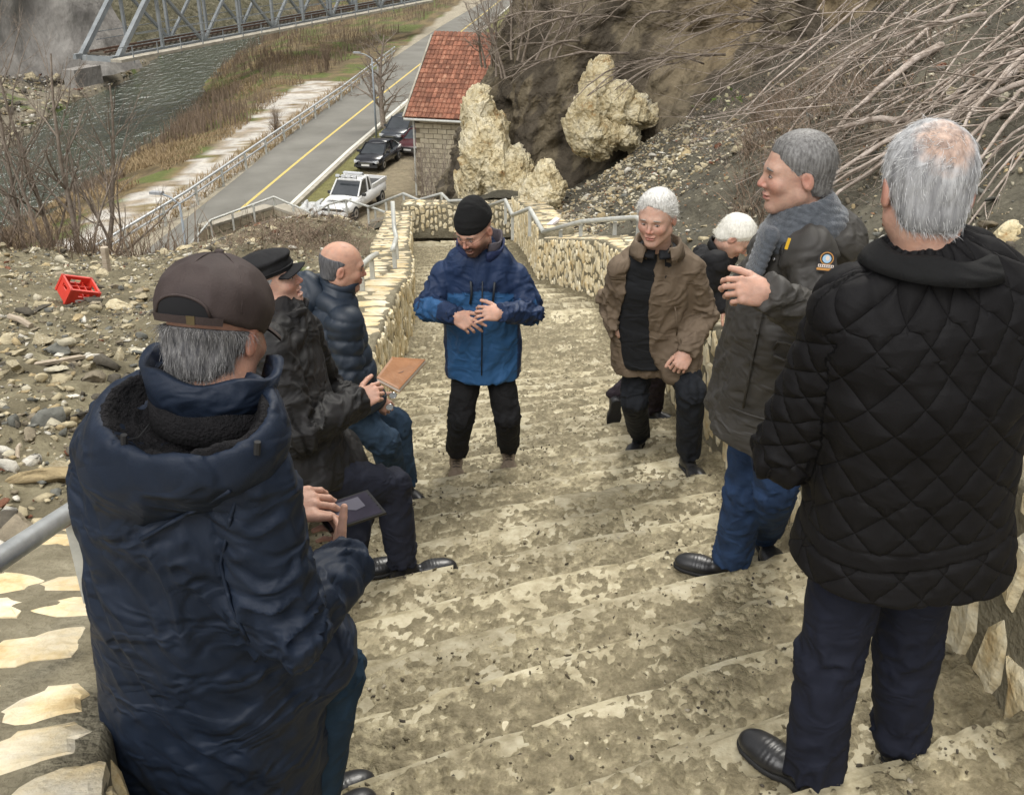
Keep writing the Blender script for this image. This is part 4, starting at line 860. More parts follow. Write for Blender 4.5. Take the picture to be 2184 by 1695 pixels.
def car(label, pos, heading, kind, paint, name='parked_car', plate=True):
    t = empty(name, pos, label, 'pickup' if kind == 'pickup' else 'car'); R = np.array([[math.cos(heading), -math.sin(heading), 0], [math.sin(heading), math.cos(heading), 0], [0, 0, 1]]); o = np.array(pos)
    w2 = lambda v: np.asarray(v, float)@R.T+o
    L, Wd_ = (5.2, .90) if kind == 'pickup' else ((4.5, .93) if kind == 'suv' else (4.45, .90))
    zr_ = {'pickup': 1.82, 'suv': 1.68, 'sedan': 1.46}[kind]; zbt = {'pickup': 1.08, 'suv': 1.02, 'sedan': .92}[kind]; zl_ = .34 if kind != 'pickup' else .48
    X = L/2
    st = [(X, .62, zl_+.12, zbt-.38), (X-.06, .80, zl_-.03, zbt-.26), (X-.45, .98, zl_-.06, zbt-.13), (X-1.25, 1.0, zl_-.06, zbt-.02), (X-1.9, 1.0, zl_-.06, zbt), (0, 1.0, zl_-.08, zbt), (-X+1.2, 1.0, zl_-.06, zbt+.02), (-X+.3, .97, zl_-.03, zbt+(.04 if kind != 'pickup' else .02)), (-X+.04, .88, zl_+.04, zbt-.02), (-X, .75, zl_+.15, zbt-.15)]
    rings = []
    for x, w, a, b in st:
        w *= Wd_; rings.append(np.array([(x, -w*.82, a), (x, -w, a+.14), (x, -w*1.0, (a+b)/2), (x, -w*.97, b-.06), (x, -w*.86, b), (x, 0, b+.035), (x, w*.86, b), (x, w*.97, b-.06), (x, w, (a+b)/2), (x, w, a+.14), (x, w*.82, a)]))
    v, f = loft(rings); part('body', w2(v), f, M[paint], t, smooth=True)
    if kind == 'pickup': cab = [(X-1.45, X-2.05), (-.55, -.70)]; cs = [(X-1.42, .80, zbt), (X-2.15, .70, zr_-.05), (X-2.5, .70, zr_), (-.45, .70, zr_), (-.62, .78, zbt)]
    elif kind == 'suv': cs = [(X-1.15, .80, zbt-.02), (X-1.95, .70, zr_-.05), (X-2.4, .70, zr_), (-X+.7, .68, zr_-.03), (-X+.12, .80, zbt)]
    else: cs = [(X-1.1, .80, zbt-.02), (X-1.95, .66, zr_-.06), (X-2.4, .66, zr_), (-X+1.35, .64, zr_-.04), (-X+.45, .76, zbt)]
    # cabin: glass hull and painted roof/pillars
    low = []; ring = []
    b0, t0, t1, t2, b1 = cs
    gv = [(b0[0], b0[1], zbt-.03), (b1[0], b1[1], zbt-.03), (t0[0], t0[1], t0[2]-.03), (t2[0], t2[1], t2[2]-.03)]
    lo = [(gv[0][0], -gv[0][1], gv[0][2]), (gv[0][0], gv[0][1], gv[0][2]), (gv[1][0], gv[1][1], gv[1][2]), (gv[1][0], -gv[1][1], gv[1][2])]
    hi = [(gv[2][0], -gv[2][1], gv[2][2]), (gv[2][0], gv[2][1], gv[2][2]), (gv[3][0], gv[3][1], gv[3][2]), (gv[3][0], -gv[3][1], gv[3][2])]
    mb = MB(); mb.quadbox(w2(lo), w2(hi)); mb.build('window_glass', M['glass'], t)
    rf = [np.array([(x, -w-.02, z-.06), (x, -w+.10, z+.015), (x, 0, z+.05), (x, w-.10, z+.015), (x, w+.02, z-.06)]) for x, w, z in ((t0[0]+.03, t0[1], t0[2]), (t1[0], t1[1], t1[2]), ((t1[0]+t2[0])/2, t1[1], t1[2]), (t2[0]-.03, t2[1], t2[2]))]
    v, f = loft(rf); part('roof', w2(v), f, M[paint], t, smooth=True)
    for s in (-1, 1):
        for (xa, wa, za), (xb, wb, zb_) in (((b0[0], b0[1], zbt), (t0[0], t0[1], t0[2])), ((b1[0], b1[1], zbt), (t2[0], t2[1], t2[2])), (((t1[0]+t2[0])/2+.1, b0[1]+.01, zbt-.02), ((t1[0]+t2[0])/2+.05, t1[1]+.015, t1[2]-.03))):
            v, f = tube(w2([(xa, s*wa, za), (xb, s*wb, zb_)]), .045, 6); part('pillar', v, f, M[paint], t)
        v, f = boxv((b0[0]-.35, s*(Wd_+.08), zbt+.05), (.16, .2, .14)); part('wing_mirror', w2(v), f, M['blackplastic' if kind == 'pickup' else paint], t)
        v, f = boxv((X-.13, s*Wd_*.68, zbt-.30), (.22, .36, .13), rotz(-s*.35)); part('headlight', w2(v), f, M['light'], t)
        v, f = boxv((-X+.08, s*Wd_*.72, zbt-.16), (.14, .24, .2), rotz(s*.25)); part('tail_light', w2(v), f, M['redcar'], t)
        for x in (X-.85, -X+.9):
            rr_ = .38 if kind == 'pickup' else .33
            a = np.linspace(0, 2*math.pi, 18, endpoint=False)
            ringp = lambda rad, yy: np.column_stack([x+rad*np.cos(a), np.full(18, yy), rr_+rad*np.sin(a)])
            v, f = loft([ringp(rr_*.9, s*(Wd_-.24)), ringp(rr_, s*(Wd_-.2)), ringp(rr_, s*(Wd_-.03)), ringp(rr_*.88, s*(Wd_+.012))]); wh = part('wheel', w2(v), f, M['tyre'], t, smooth=False)
            v, f = loft([ringp(rr_*.62, s*(Wd_-.02)), ringp(rr_*.6, s*(Wd_+.022)), ringp(rr_*.2, s*(Wd_+.01))]); part('rim', w2(v), f, M['rim'], wh)
    v, f = boxv((X-.01, 0, zbt-.38), (.1, .95, .12)); part('grille', w2(v), f, M['blackplastic'], t)
    v, f = boxv((X+.03, 0, zbt-.36), (.04, .6, .025)); part('grille_bar', w2(v), f, M['chrome'], t)
    v, f = boxv((X-.06, 0, zl_+.03), (.16, 1.5, .16)); part('bumper', w2(v), f, M['blackplastic' if kind != 'pickup' else 'whitecar'], t)
    if plate: v, f = boxv((X+.04, 0, zl_+.1), (.02, .52, .11)); part('number_plate', w2(v), f, M['plate'], t)
    if kind == 'pickup':
        mb = MB(); bz = zbt+.03   # open bed: dark liner with raised sides
        v, f = boxv((-1.62, 0, bz+.012), (1.75, 1.42, .03)); part('bed_liner', w2(v), f, M['blackplastic'], t)
        for s in (-1, 1): v, f = boxv((-1.62, s*.80, bz+.09), (1.9, .09, .2)); part('bed_side', w2(v), f, M['whitecar'], t)
        v, f = boxv((-X+.06, 0, bz+.09), (.08, 1.6, .2)); part('tailgate', w2(v), f, M['whitecar'], t)
        for x in (.75, -.1):
            v, f = boxv((x, 0, zr_+.13), (.06, 1.25, .05)); bb = part('roof_bar', w2(v), f, M['blackplastic'], t)
        for k in range(4): v, f = boxv((.75, -.5+.33*k, zr_+.2), (.12, .2, .12)); part('roof_lamp', w2(v), f, M['light'], t)
        v, f = boxv((-.1, 0, zr_+.18), (.2, 1.1, .08)); part('light_bar', w2(v), f, M['light'], t)
        v, f = boxv((X-.75, 0, zbt+.045), (.75, 1.2, .03)); part('bonnet_bulge', w2(v), f, M['whitecar'], t)
    return t
def head_(a, b): d = atz(*a, ZR)-atz(*b, ZR); return math.atan2(d[1], d[0])
q = atz(757, 448, ZR); hp_ = head_((700, 478), (805, 412)); car('white double cab pickup truck with roof lights and a dark open bed', (q[0], q[1], ZR), hp_, 'pickup', 'whitecar', 'pickup_truck')
hc_ = head_((800, 366), (848, 322)); q = atz(808, 350, ZR); car('black sedan parked on the gravel between the pickup and the house', (q[0], q[1], ZR), hc_-.1, 'sedan', 'blackcar')
q = atz(862, 298, ZR); car('dark grey suv parked farthest up the parking strip, half behind the house', (q[0], q[1], ZR), hc_-.2, 'suv', 'greycar')
q = atz(897, 326, ZR); car('dark red car mostly hidden behind the corner of the house', (q[0], q[1]+1, ZR), hc_-.2, 'sedan', 'redcar')
# ------------------------------------------------------------------ litter and small things on the slopes
def ground(px, py, zf=None, y0=4): return hit(px, py, zf or zl, y0)
M['redplastic'] = flat('redcrateplastic', (.62, .05, .03), .45, var=.1); M['whitelabel'] = flat('whiteprint', (.75, .68, .66), .5)
cp = ground(160, 640, y0=8); cr = empty('plastic_crate', cp, 'red plastic bottle crate lying tilted on the rubble slope', 'crate')
Rc = rotz(math.radians(38))@rotx(math.radians(24))@roty(math.radians(24)); Lc, Wc, Hc = .32, .25, .21
def cbox(c, s, name, m='redplastic'): v, f = boxv(c, s); part(name, v@Rc.T+cp+[0, 0, .02], f, M[m], cr)
cbox((0, 0, .01), (Lc, Wc, .02), 'crate_bottom')
for s in (-1, 1):
    for (c, sz) in (((0, s*Wc/2, .065), (Lc, .014, .115)), ((0, s*Wc/2, Hc-.02), (Lc+.02, .022, .04)), ((-Lc/2+.05, s*Wc/2, .16), (.1, .014, .08)), ((Lc/2-.05, s*Wc/2, .16), (.1, .014, .08))): cbox(c, sz, 'crate_side')
    for (c, sz) in (((s*Lc/2, 0, .065), (.014, Wc, .115)), ((s*Lc/2, 0, Hc-.02), (.022, Wc+.02, .04)), ((s*Lc/2, -Wc/2+.04, .16), (.014, .07, .08)), ((s*Lc/2, Wc/2-.04, .16), (.014, .07, .08))): cbox(c, sz, 'crate_end')
    for s2 in (-1, 1): cbox((s*Lc/2, s2*Wc/2, Hc/2), (.03, .03, Hc), 'corner_post')
for k in range(3): cbox((-Lc/4+k*Lc/4, 0, .08), (.008, Wc, .12), 'divider')
for k in range(2): cbox((0, -Wc/6+k*Wc/3, .08), (Lc, .008, .12), 'divider')
a = np.linspace(0, 2*math.pi, 14, endpoint=False); lv = np.column_stack([.075*np.cos(a), np.full(14, -Wc/2-.010), .065+.028*np.sin(a)]); part('white_emblem', lv@Rc.T+cp+[0, 0, .02], [tuple(range(14))], M['whitelabel'], cr)
lv = np.array([(-.045, -Wc/2-.013, .057), (.045, -Wc/2-.013, .061), (.05, -Wc/2-.013, .072), (-.04, -Wc/2-.013, .068)]); part('emblem_script', lv@Rc.T+cp+[0, 0, .02], [(0, 1, 2, 3)], M['redplastic'], cr)
M['wood2'] = mat('weatheredwood', [(.3, (.30, .24, .17)), (.7, (.52, .45, .36))], scale=6, rough=.9, bump=.4, scale3=(1, 1, 8))
def stick(a, b, r, label, name='wooden_plank', m='wood2', flat_=False):
    a = ground(*a)+[0, 0, .03]; b = ground(*b)+[0, 0, .03]
    if flat_: R = frame(b-a); v, f = boxv((a+b)/2, (r*2.6, np.linalg.norm(b-a), r), R)
    else: v, f = tube([a, (a+b)/2+[0, 0, .02], b], r, 7)
    return tag(part(name, v, f, M[m]), label, 'plank' if flat_ else 'stick')
stick((-20, 803), (178, 768), .022, 'long pale wooden plank lying on the rubble near the left edge', flat_=True)
stick((22, 682), (68, 703), .028, 'short grey pipe length lying below the red crate', 'pipe_offcut')
stick((30, 1015), (95, 1048), .009, 'dark thin stick lying low on the left slope', 'stick', 'bark')
stick((40, 990), (45, 960), .01, 'short pale upright looking twig on the left slope', 'stick')
stick((560, 480), (625, 462), .02, 'dark bent branch lying on the mound in front of the lower flight', 'stick', 'bark')
p = ground(229, 580); v, f = tube([p-[0, 0, .1], p+[.02, 0, .36]], .055, 7); tag(part('wooden_stump', v, f, M['wood2']), 'short grey wooden stump standing at the left crest', 'stump')
p = ground(635, 585); yk = empty('yucca_plant', p, 'small green spiky yucca plant growing on the slope behind the bald man', 'plant')
for k in range(26):
    a = k*2.4; el = .25+.9*(k/26); d = np.array([math.cos(a)*math.cos(el), math.sin(a)*math.cos(el), math.sin(el)]); s = unit(np.cross(d, zz)); L = .2+.06*math.sin(k*3)
    q = [p-s*.008, p+s*.008, p+d*L*.5+s*.013+[0, 0, .01], p+d*L*.5-s*.013+[0, 0, .01], p+d*L-[0, 0, .03]]; part('leaf', q, [(0, 1, 2, 3), (3, 2, 4)], M['green'], yk)
p = ground(1553, 238, zr, 10); pk_ = empty('leafy_plant', p, 'small green and cream leafy plant on the slope below the cut branches', 'plant'); M['cream'] = flat('creamleaf', (.6, .56, .36), .7)
rq = np.random.default_rng(3)
for k in range(46):
    c = p+rq.normal(0, 1, 3)*[.22, .15, .12]+[0, 0, .18]; n1_, n2_ = unit(rq.normal(size=3)), unit(rq.normal(size=3)); w_ = .05; part('leaf', [c-n1_*w_, c+n2_*w_*.6, c+n1_*w_, c-n2_*w_*.6], [(0, 1, 2, 3)], M['green' if k % 3 else 'cream'], pk_)
p = ground(1542, 282, zr, 10); v, f = rockshape(77); tag(part('rock', v*[.17, .13, .10]+p, F(f), M['greycliff']), 'blue grey flat stone lying on the dark scree left of the cut branches', 'rock')
p = P(1172, 480, 14.2); v, f = boxv(p, (.34, .10, .03), rotz(.5)@roty(-.5)); tag(part('stone_offcut', v, f, M['whitelabel']), 'white stone offcut leaning at the bend of the right handrail', 'slab')
# grey plastic sheet by the pickup
q = atz(676, 462, ZR); u_, w_ = np.meshgrid(np.linspace(-1, 1, 16), np.linspace(-1, 1, 16), indexing='ij'); pz = fb2(u_*3, w_*3, 1, 3, 5).reshape(u_.shape)
v = np.stack([q[0]+u_*.9+(pz-.5), q[1]+w_*1.2+(pz-.5)*.8, ZR+.05+pz*.9], -1).reshape(-1, 3); tag(part('plastic_sheet', v, grid_faces(16, 16), flat('greysheet', (.42, .43, .42), .5)), 'crumpled grey plastic sheet on the grass beside the white pickup', 'sheet')
q = atz(655, 482, ZR)
for k in range(3): v, f = boxv(q+[k*.35, -.2*k, .06+.07*k], (1.6, .14, .05), rotz(.7+.5*k)); tag(part('wooden_plank', v, f, M['wood2']), ['lowest plank of the small pile by the plastic sheet', 'middle plank of the small pile by the plastic sheet', 'top plank of the small pile by the plastic sheet'][k], 'plank', 'planks by the plastic sheet')
# joints: (px,py,depth y)
J={
'P8':dict(pelvis=(1900,1085,2.0),chest=(1965,760,1.88),neck=(1985,570,1.84),head=(1975,405,1.87),
  shL=(1825,660,1.84),shR=(2140,665,1.90),elL=(1672,965,1.98),wrL=(1740,960,2.22),elR=(2215,900,2.05),wrR=(2120,880,2.28),
  hpL=(1835,1130,2.02),hpR=(1965,1125,2.04),knL=(1768,1395,1.98),knR=(1935,1380,2.1),anL=(1735,1640,1.93),anR=(1918,1565,2.17),toeL=(1622,1630,2.06),toeR=(1900,1500,2.4)),
'P7':dict(pelvis=(1645,815,3.33),chest=(1690,640,3.22),neck=(1712,470,3.2),head=(1700,370,3.2),
  shL=(1725,540,3.02),shR=(1650,530,3.45),elL=(1760,700,2.9),wrL=(1640,625,2.75),elR=(1600,720,3.5),wrR=(1575,880,3.4),
  hpL=(1650,860,3.25),hpR=(1620,860,3.42),knL=(1655,1045,3.25),knR=(1590,1045,3.38),anL=(1650,1180,3.5),anR=(1560,1195,3.43),toeL=(1690,1200,3.3),toeR=(1465,1215,3.5)),
'P4':dict(pelvis=(1031,755,5.42),chest=(1025,625,5.36),neck=(1025,535,5.35),head=(1012,490,5.25),
  shL=(1100,588,5.37),shR=(948,588,5.37),elL=(1135,665,5.3),wrL=(1070,668,5.05),elR=(912,655,5.3),wrR=(970,672,5.05),
  hpL=(1062,775,5.42),hpR=(1000,775,5.42),knL=(1082,888,5.36),knR=(983,892,5.34),anL=(1085,985,5.45),anR=(970,1000,5.35),toeL=(1085,1000,5.25),toeR=(970,1025,5.15)),
'P5':dict(pelvis=(1405,715,5.25),chest=(1398,600,5.05),neck=(1402,520,4.98),head=(1400,465,4.9),
  shL=(1474,570,5.02),shR=(1328,572,5.02),elL=(1505,670,5.1),wrL=(1465,750,4.95),elR=(1300,640,5.15),wrR=(1320,715,5.1),
  hpL=(1435,735,5.2),hpR=(1368,735,5.3),knL=(1474,835,4.95),knR=(1352,850,5.2),anL=(1470,980,5.1),anR=(1370,955,5.5),toeL=(1495,1015,4.95),toeR=(1355,975,5.35)),
'P6':dict(pelvis=(1420,690,6.3),chest=(1490,590,6.1),neck=(1540,525,6.05),head=(1568,505,6.0),
  shL=(1525,560,5.85),shR=(1500,550,6.3),elL=(1500,640,5.85),wrL=(1545,650,5.85),elR=(1500,600,6.4),wrR=(1540,620,6.4),
  hpL=(1425,700,6.2),hpR=(1400,700,6.4),knL=(1400,790,6.35),knR=(1365,800,6.5),anL=(1395,870,6.6),anR=(1310,850,6.45),toeL=(1430,880,6.5),toeR=(1310,905,6.4)),
'P3':dict(pelvis=(735,850,4.7),chest=(705,690,4.75),neck=(715,610,4.75),head=(730,570,4.73),
  shL=(668,640,4.9),shR=(735,690,4.6),elL=(720,760,5.1),wrL=(790,830,5.1),elR=(745,800,4.55),wrR=(800,850,4.75),
  hpL=(740,860,4.85),hpR=(735,880,4.65),knL=(845,905,5.0),knR=(820,940,4.7),anL=(860,1035,5.1),anR=(840,1050,4.9),toeL=(885,1070,5.0),toeR=(860,1080,4.8)),
'P2':dict(pelvis=(610,970,3.6),chest=(600,780,3.75),neck=(600,665,3.8),head=(580,600,3.85),
  shL=(640,710,3.95),shR=(575,740,3.6),elL=(690,830,4.1),wrL=(760,860,4.0),elR=(636,925,3.48),wrR=(762,856,3.78),
  hpL=(640,980,3.75),hpR=(620,1010,3.5),knL=(770,1050,4.0),knR=(835,1035,3.75),anL=(745,1200,3.8),anR=(860,1200,3.7),toeL=(810,1215,3.85),toeR=(950,1225,3.75)),
'P1':dict(pelvis=(430,1560,1.86),chest=(400,1100,1.74),neck=(455,830,1.650),head=(462,710,1.705),
  shL=(255,960,1.650),shR=(535,1010,1.60),elL=(300,1200,2.035),wrL=(600,1080,2.145),elR=(600,1335,1.60),wrR=(742,1200,1.90),
  hpL=(450,1560,1.95),hpR=(500,1600,1.88),knL=(600,1390,2.145),knR=(700,1425,1.93),anL=(640,1690,2.090),anR=(650,1760,1.870),toeL=(720,1690,2.145),toeR=(760,1780,1.980)),
}
# ------------------------------------------------------------------ people: distance-field modelling
def surface(fn, lo, hi, h, coarse=4):
    """closed quad surface of fn<0 sampled on a grid of step h (evaluated finely only near the surface)"""
    lo, hi = np.array(lo, float), np.array(hi, float); n = (np.ceil((hi-lo)/h/coarse).astype(int)+1)*coarse
    nc = n//coarse+1; ax = [lo[k]+np.arange(nc[k])*h*coarse for k in range(3)]
    G = np.stack(np.meshgrid(*ax, indexing='ij'), -1).reshape(-1, 3); fc = fn(G).reshape(nc)
    near = np.abs(fc) < h*coarse*2.2
    F_ = np.repeat(np.repeat(np.repeat(fc, coarse, 0), coarse, 1), coarse, 2)[:n[0]+1, :n[1]+1, :n[2]+1].copy()
    nm = near.copy()
    for k in range(3):
        b_ = nm.copy(); s1 = [slice(None)]*3; s2 = [slice(None)]*3; s1[k] = slice(0, -1); s2[k] = slice(1, None); b_[tuple(s1)] |= nm[tuple(s2)]; nm = b_
    mk = np.repeat(np.repeat(np.repeat(nm, coarse, 0), coarse, 1), coarse, 2)[:n[0]+1, :n[1]+1, :n[2]+1]
    idx = np.argwhere(mk); F_[mk] = fn(lo+idx*h)
    S = F_ < 0; N = np.array(F_.shape)-1
    c = S[:-1, :-1, :-1].astype(np.int8)
    tot = sum(S[a:a+N[0], b:b+N[1], d:d+N[2]].astype(np.int8) for a in (0, 1) for b in (0, 1) for d in (0, 1)); cell = np.argwhere((tot > 0) & (tot < 8))
    cid = -np.ones(tuple(N), int); cid[tuple(cell.T)] = np.arange(len(cell)); acc = np.zeros((len(cell), 3)); cnt = np.zeros(len(cell))
    cor = [(a, b, d) for a in (0, 1) for b in (0, 1) for d in (0, 1)]
    for i in range(8):
        for j in range(i+1, 8):
            A_, B_ = np.array(cor[i]), np.array(cor[j])
            if np.abs(A_-B_).sum() != 1: continue
            fa = F_[tuple((cell+A_).T)]; fb_ = F_[tuple((cell+B_).T)]; m = (fa < 0) != (fb_ < 0); t = fa/(fa-fb_+1e-12)
            acc[m] += (A_+t[:, None]*(B_-A_))[m]; cnt[m] += 1
    v = lo+(cell+acc/np.maximum(cnt, 1)[:, None])*h; q = []
    for k in range(3):
        e = [slice(None)]*3; e2 = [slice(None)]*3; e[k] = slice(0, -1); e2[k] = slice(1, None); d = S[tuple(e)] != S[tuple(e2)]; pts = np.argwhere(d); u, w = (k+1) % 3, (k+2) % 3
        pts = pts[(pts[:, u] > 0) & (pts[:, w] > 0) & (pts[:, u] < N[u]) & (pts[:, w] < N[w])]
        U, W_ = np.eye(3, dtype=int)[u], np.eye(3, dtype=int)[w]
        f4 = np.stack([cid[tuple((pts-U-W_).T)], cid[tuple((pts-W_).T)], cid[tuple(pts.T)], cid[tuple((pts-U).T)]], 1); fl = S[tuple(pts.T)]; f4[~fl] = f4[~fl][:, ::-1]; q.append(f4)
    q = np.vstack(q); q = q[(q >= 0).all(1)]; return v, q
def relax(v, q, it=2, lam=.5):
    for _ in range(it):
        s = np.zeros_like(v); n = np.zeros(len(v))
        for k in range(4):
            a, b = q[:, k], q[:, (k+1) % 4]; np.add.at(s, a, v[b]); np.add.at(s, b, v[a]); np.add.at(n, a, 1); np.add.at(n, b, 1)
        v = v+lam*(s/np.maximum(n, 1)[:, None]-v)
    return v
def vnorm(v, q):
    n = np.cross(v[q[:, 2]]-v[q[:, 0]], v[q[:, 3]]-v[q[:, 1]]); o = np.zeros_like(v)
    for k in range(4): np.add.at(o, q[:, k], n)
    return o/(np.linalg.norm(o, axis=1, keepdims=True)+1e-12)
def smin(a, b, k): h = np.clip(.5+.5*(b-a)/k, 0, 1); return b*(1-h)+a*h-k*h*(1-h)
def smax(a, b, k): return -smin(-a, -b, k)
def rdg(f): return np.clip(1-np.abs(f-.5)/.13, -.5, 1)**1-.35
def cap(p, a, b, ra, rb):
    a, b = np.asarray(a, float), np.asarray(b, float); ab = b-a; h = np.clip((p-a)@ab/(ab@ab+1e-12), 0, 1); return np.linalg.norm(p-a-h[:, None]*ab, axis=1)-(ra+(rb-ra)*h)
def ell(p, c, r, R=None):
    q = p-np.asarray(c, float); q = q@R if R is not None else q; r = np.asarray(r, float); k0 = np.linalg.norm(q/r, axis=1); k1 = np.linalg.norm(q/r**2, axis=1); return k0*(k0-1)/(k1+1e-9)
def eseg(p, a, b, Wa, Da, Wb, Db, lat):
    ab = b-a; L = np.linalg.norm(ab); w = ab/L; l = unit(lat-w*np.dot(lat, w)); d = np.cross(w, l); t = (p-a)@w; h = np.clip(t/L, 0, 1); q = p-a-(h*L)[:, None]*w
    W_, D_ = Wa+(Wb-Wa)*h, Da+(Db-Da)*h; m = np.minimum(W_, D_); return (((np.abs(q@l)/W_)**2.3+(np.abs(q@d)/D_)**2.3+(np.abs(q@w)/m)**2.3)**(1/2.3)-1)*m
def bbox(pts, pad): pts = np.asarray(pts); return pts.min(0)-pad, pts.max(0)+pad
# --- skin, hair, cloth
def skinmat(name, c): 
    m = mat(name, [(.3, tuple(np.array(c)*.82)), (.5, tuple(c)), (.72, tuple(np.array(c)*[1.12, 1.05, 1.0]))], scale=28, detail=6, rough=.5, bump=.4, bscale=150, attr=True, spec=.3, bdist=.003)
    b = m.node_tree.nodes['Principled BSDF']; b.inputs['Subsurface Weight'].default_value = .12; b.inputs['Subsurface Radius'].default_value = (.012, .005, .003); b.inputs['Subsurface Scale'].default_value = .6; return m
M['skin'] = skinmat('skin', (.49, .305, .23))
def cloth(name, c, rough=.8, bump=.25, bscale=420, sheen=.0, spec=.25, var=.12, scale=9, attr=False, s3=(1, 1, 1), wr=.35):
    c = np.array(c); m = mat(name, [(.3, tuple(c*(1-var))), (.7, tuple(c*(1+var)))], scale=scale, rough=rough, bump=bump, bscale=bscale, sheen=sheen, spec=spec, attr=attr, bdist=.002, scale3=s3); return wrinkle(m, wr)
def wrinkle(m, st=.4, sc=5.5, dist=.012):
    n, l = m.node_tree.nodes, m.node_tree.links; b = n['Principled BSDF']; old = b.inputs['Normal'].links[0].from_node if b.inputs['Normal'].links else None
    tc = n.new('ShaderNodeTexCoord'); mp = n.new('ShaderNodeMapping'); mp.inputs['Scale'].default_value = (1, 1, 1.7); mp.inputs['Rotation'].default_value = (.3, .5, .2); w = n.new('ShaderNodeTexNoise'); w.inputs['Scale'].default_value = sc; w.inputs['Detail'].default_value = 2; w.inputs['Distortion'].default_value = .8
    l.new(tc.outputs['Object'], mp.inputs[0]); l.new(mp.outputs[0], w.inputs['Vector']); a = n.new('ShaderNodeMath'); a.operation = 'SUBTRACT'; a.inputs[1].default_value = .5; l.new(w.outputs['Fac'], a.inputs[0]); c = n.new('ShaderNodeMath'); c.operation = 'ABSOLUTE'; l.new(a.outputs[0], c.inputs[0])
    r = n.new('ShaderNodeMapRange'); r.inputs[2].default_value = .16; r.inputs[3].default_value = 1; r.inputs[4].default_value = 0; r.interpolation_type = 'SMOOTHSTEP'; l.new(c.outputs[0], r.inputs[0]); bp = n.new('ShaderNodeBump'); bp.inputs['Strength'].default_value = st; bp.inputs['Distance'].default_value = dist; l.new(r.outputs[0], bp.inputs['Height'])
    if old: l.new(old.outputs[0], bp.inputs['Normal'])
    l.new(bp.outputs[0], b.inputs['Normal']); return m
def hairmat(name, c1, c2): return mat(name, [(.35, c1), (.65, c2)], scale=130, rough=.55, bump=.5, bscale=300, scale3=(1, 1, .15), bdist=.003, spec=.4)
def head_frame(fwd, roll=0):
    f = unit(fwd); r = unit(np.cross(f, [0, 0, 1])); u = np.cross(r, f); c, s = math.cos(roll), math.sin(roll); r, u = r*c+u*s, u*c-r*s; return np.stack([r, f, u], 1)
def head_sdf(p, mouth=0., jaw=1., nose=1., fat=1.):
    x = np.abs(p[:, 0]); q = np.column_stack([x, p[:, 1], p[:, 2]])
    d = ell(p, (0, -.012, .035), (.076*fat, .097, .086)); d = smin(d, ell(p, (0, .028, -.02), (.064*fat, .066, .085)), .03)
    d = smin(d, cap(q, (.046*jaw, .0, -.055), (.012, .062, -.094), .026, .02), .03); d = smin(d, ell(p, (0, .072, -.098), (.022, .017, .017)), .018)
    d = smin(d, ell(q, (.037, .062, -.022), (.026, .024, .022)), .02); d = smin(d, cap(q, (.04, .072, .024), (.0, .086, .022), .011, .011), .018)
    d = smax(d, -ell(q, (.031, .097, .004), (.017, .014, .011)), .012)
    d = smin(d, ell(q, (.031, .073, .003), (.0145, .0135, .0115)), .003)
    d = smin(d, cap(p, (0, .086, .014), (0, .107, -.025), .0065, .0095*nose), .009); d = smin(d, ell(q, (.0105*nose, .095, -.031), (.008, .010, .007)), .005)
    up = ell(p, (0, .088, -.055), (.026, .012, .0065)); lo = ell(p, (0, .086, -.067-mouth*.6), (.023, .012, .0075)); d = smin(d, up, .006); d = smin(d, lo, .006)
    d = smax(d, -ell(p, (0, .098, -.0605-mouth*.3), (.022, .018, .0014+mouth*.45)), .003)
    d = smax(d, -cap(q, (.021, .098, -.036), (.031, .09, -.058), .0025, .0025), .006)
    R = rotx(-.2); e = ell(q, (.077*fat, -.014, -.006), (.009, .018, .030), R); e = smax(e, -ell(q, (.088*fat, -.006, -.003), (.008, .012, .02), R), .004); d = smin(d, e, .006)
    return d
def head_cols(p, ruddy=1., stubble=0, stub_c=(.25, .24, .24), bald=None):
    x = np.abs(p[:, 0]); g = lambda c, s: np.exp(-(((x-c[0])/s)**2+((p[:, 1]-c[1])/s)**2+((p[:, 2]-c[2])/s)**2)); c = np.ones((len(p), 3))
    red = np.clip(g((0, .108, -.028), .018)*.9+g((.042, .075, -.03), .026)*.6+g((.085, -.012, -.006), .03)*.55, 0, 1)*ruddy; c *= 1-red[:, None]*[.0, .33, .33]
    lip = np.exp(-((x/.024)**4+((p[:, 2]+.062)/.011)**2))*(p[:, 1] > .078); c *= 1-lip[:, None]*[.12, .42, .38]
    c *= 1-(g((.031, .09, .004), .012)*.25)[:, None]*[.8, 1, 1]
    mou = np.exp(-((x/.019)**4+((p[:, 2]+.0615)/.0045)**2))*(p[:, 1] < .0905)*(p[:, 1] > .06); c *= 1-np.clip(mou, 0, 1)[:, None]*.75
    c *= (1-.35*(fbm(p*[40, 40, 90], 4, 5)-.5)[:, None]*[.6, 1, 1])
    if stubble:
        s = np.clip((-.025-p[:, 2])/.02, 0, 1)*np.clip((p[:, 1]+.0)/.03, 0, 1)*(1-np.exp(-((x-.045)**2+(p[:, 2]+.03)**2)/.02**2))*(1-lip)*(p[:, 2] > -.125); must = np.exp(-((x/.03)**4+((p[:, 2]+.047)/.008)**2))*(p[:, 1] > .075); s = np.clip(s+must, 0, 1)*stubble; c = c*(1-s[:, None])+np.array(stub_c)*s[:, None]
    return c
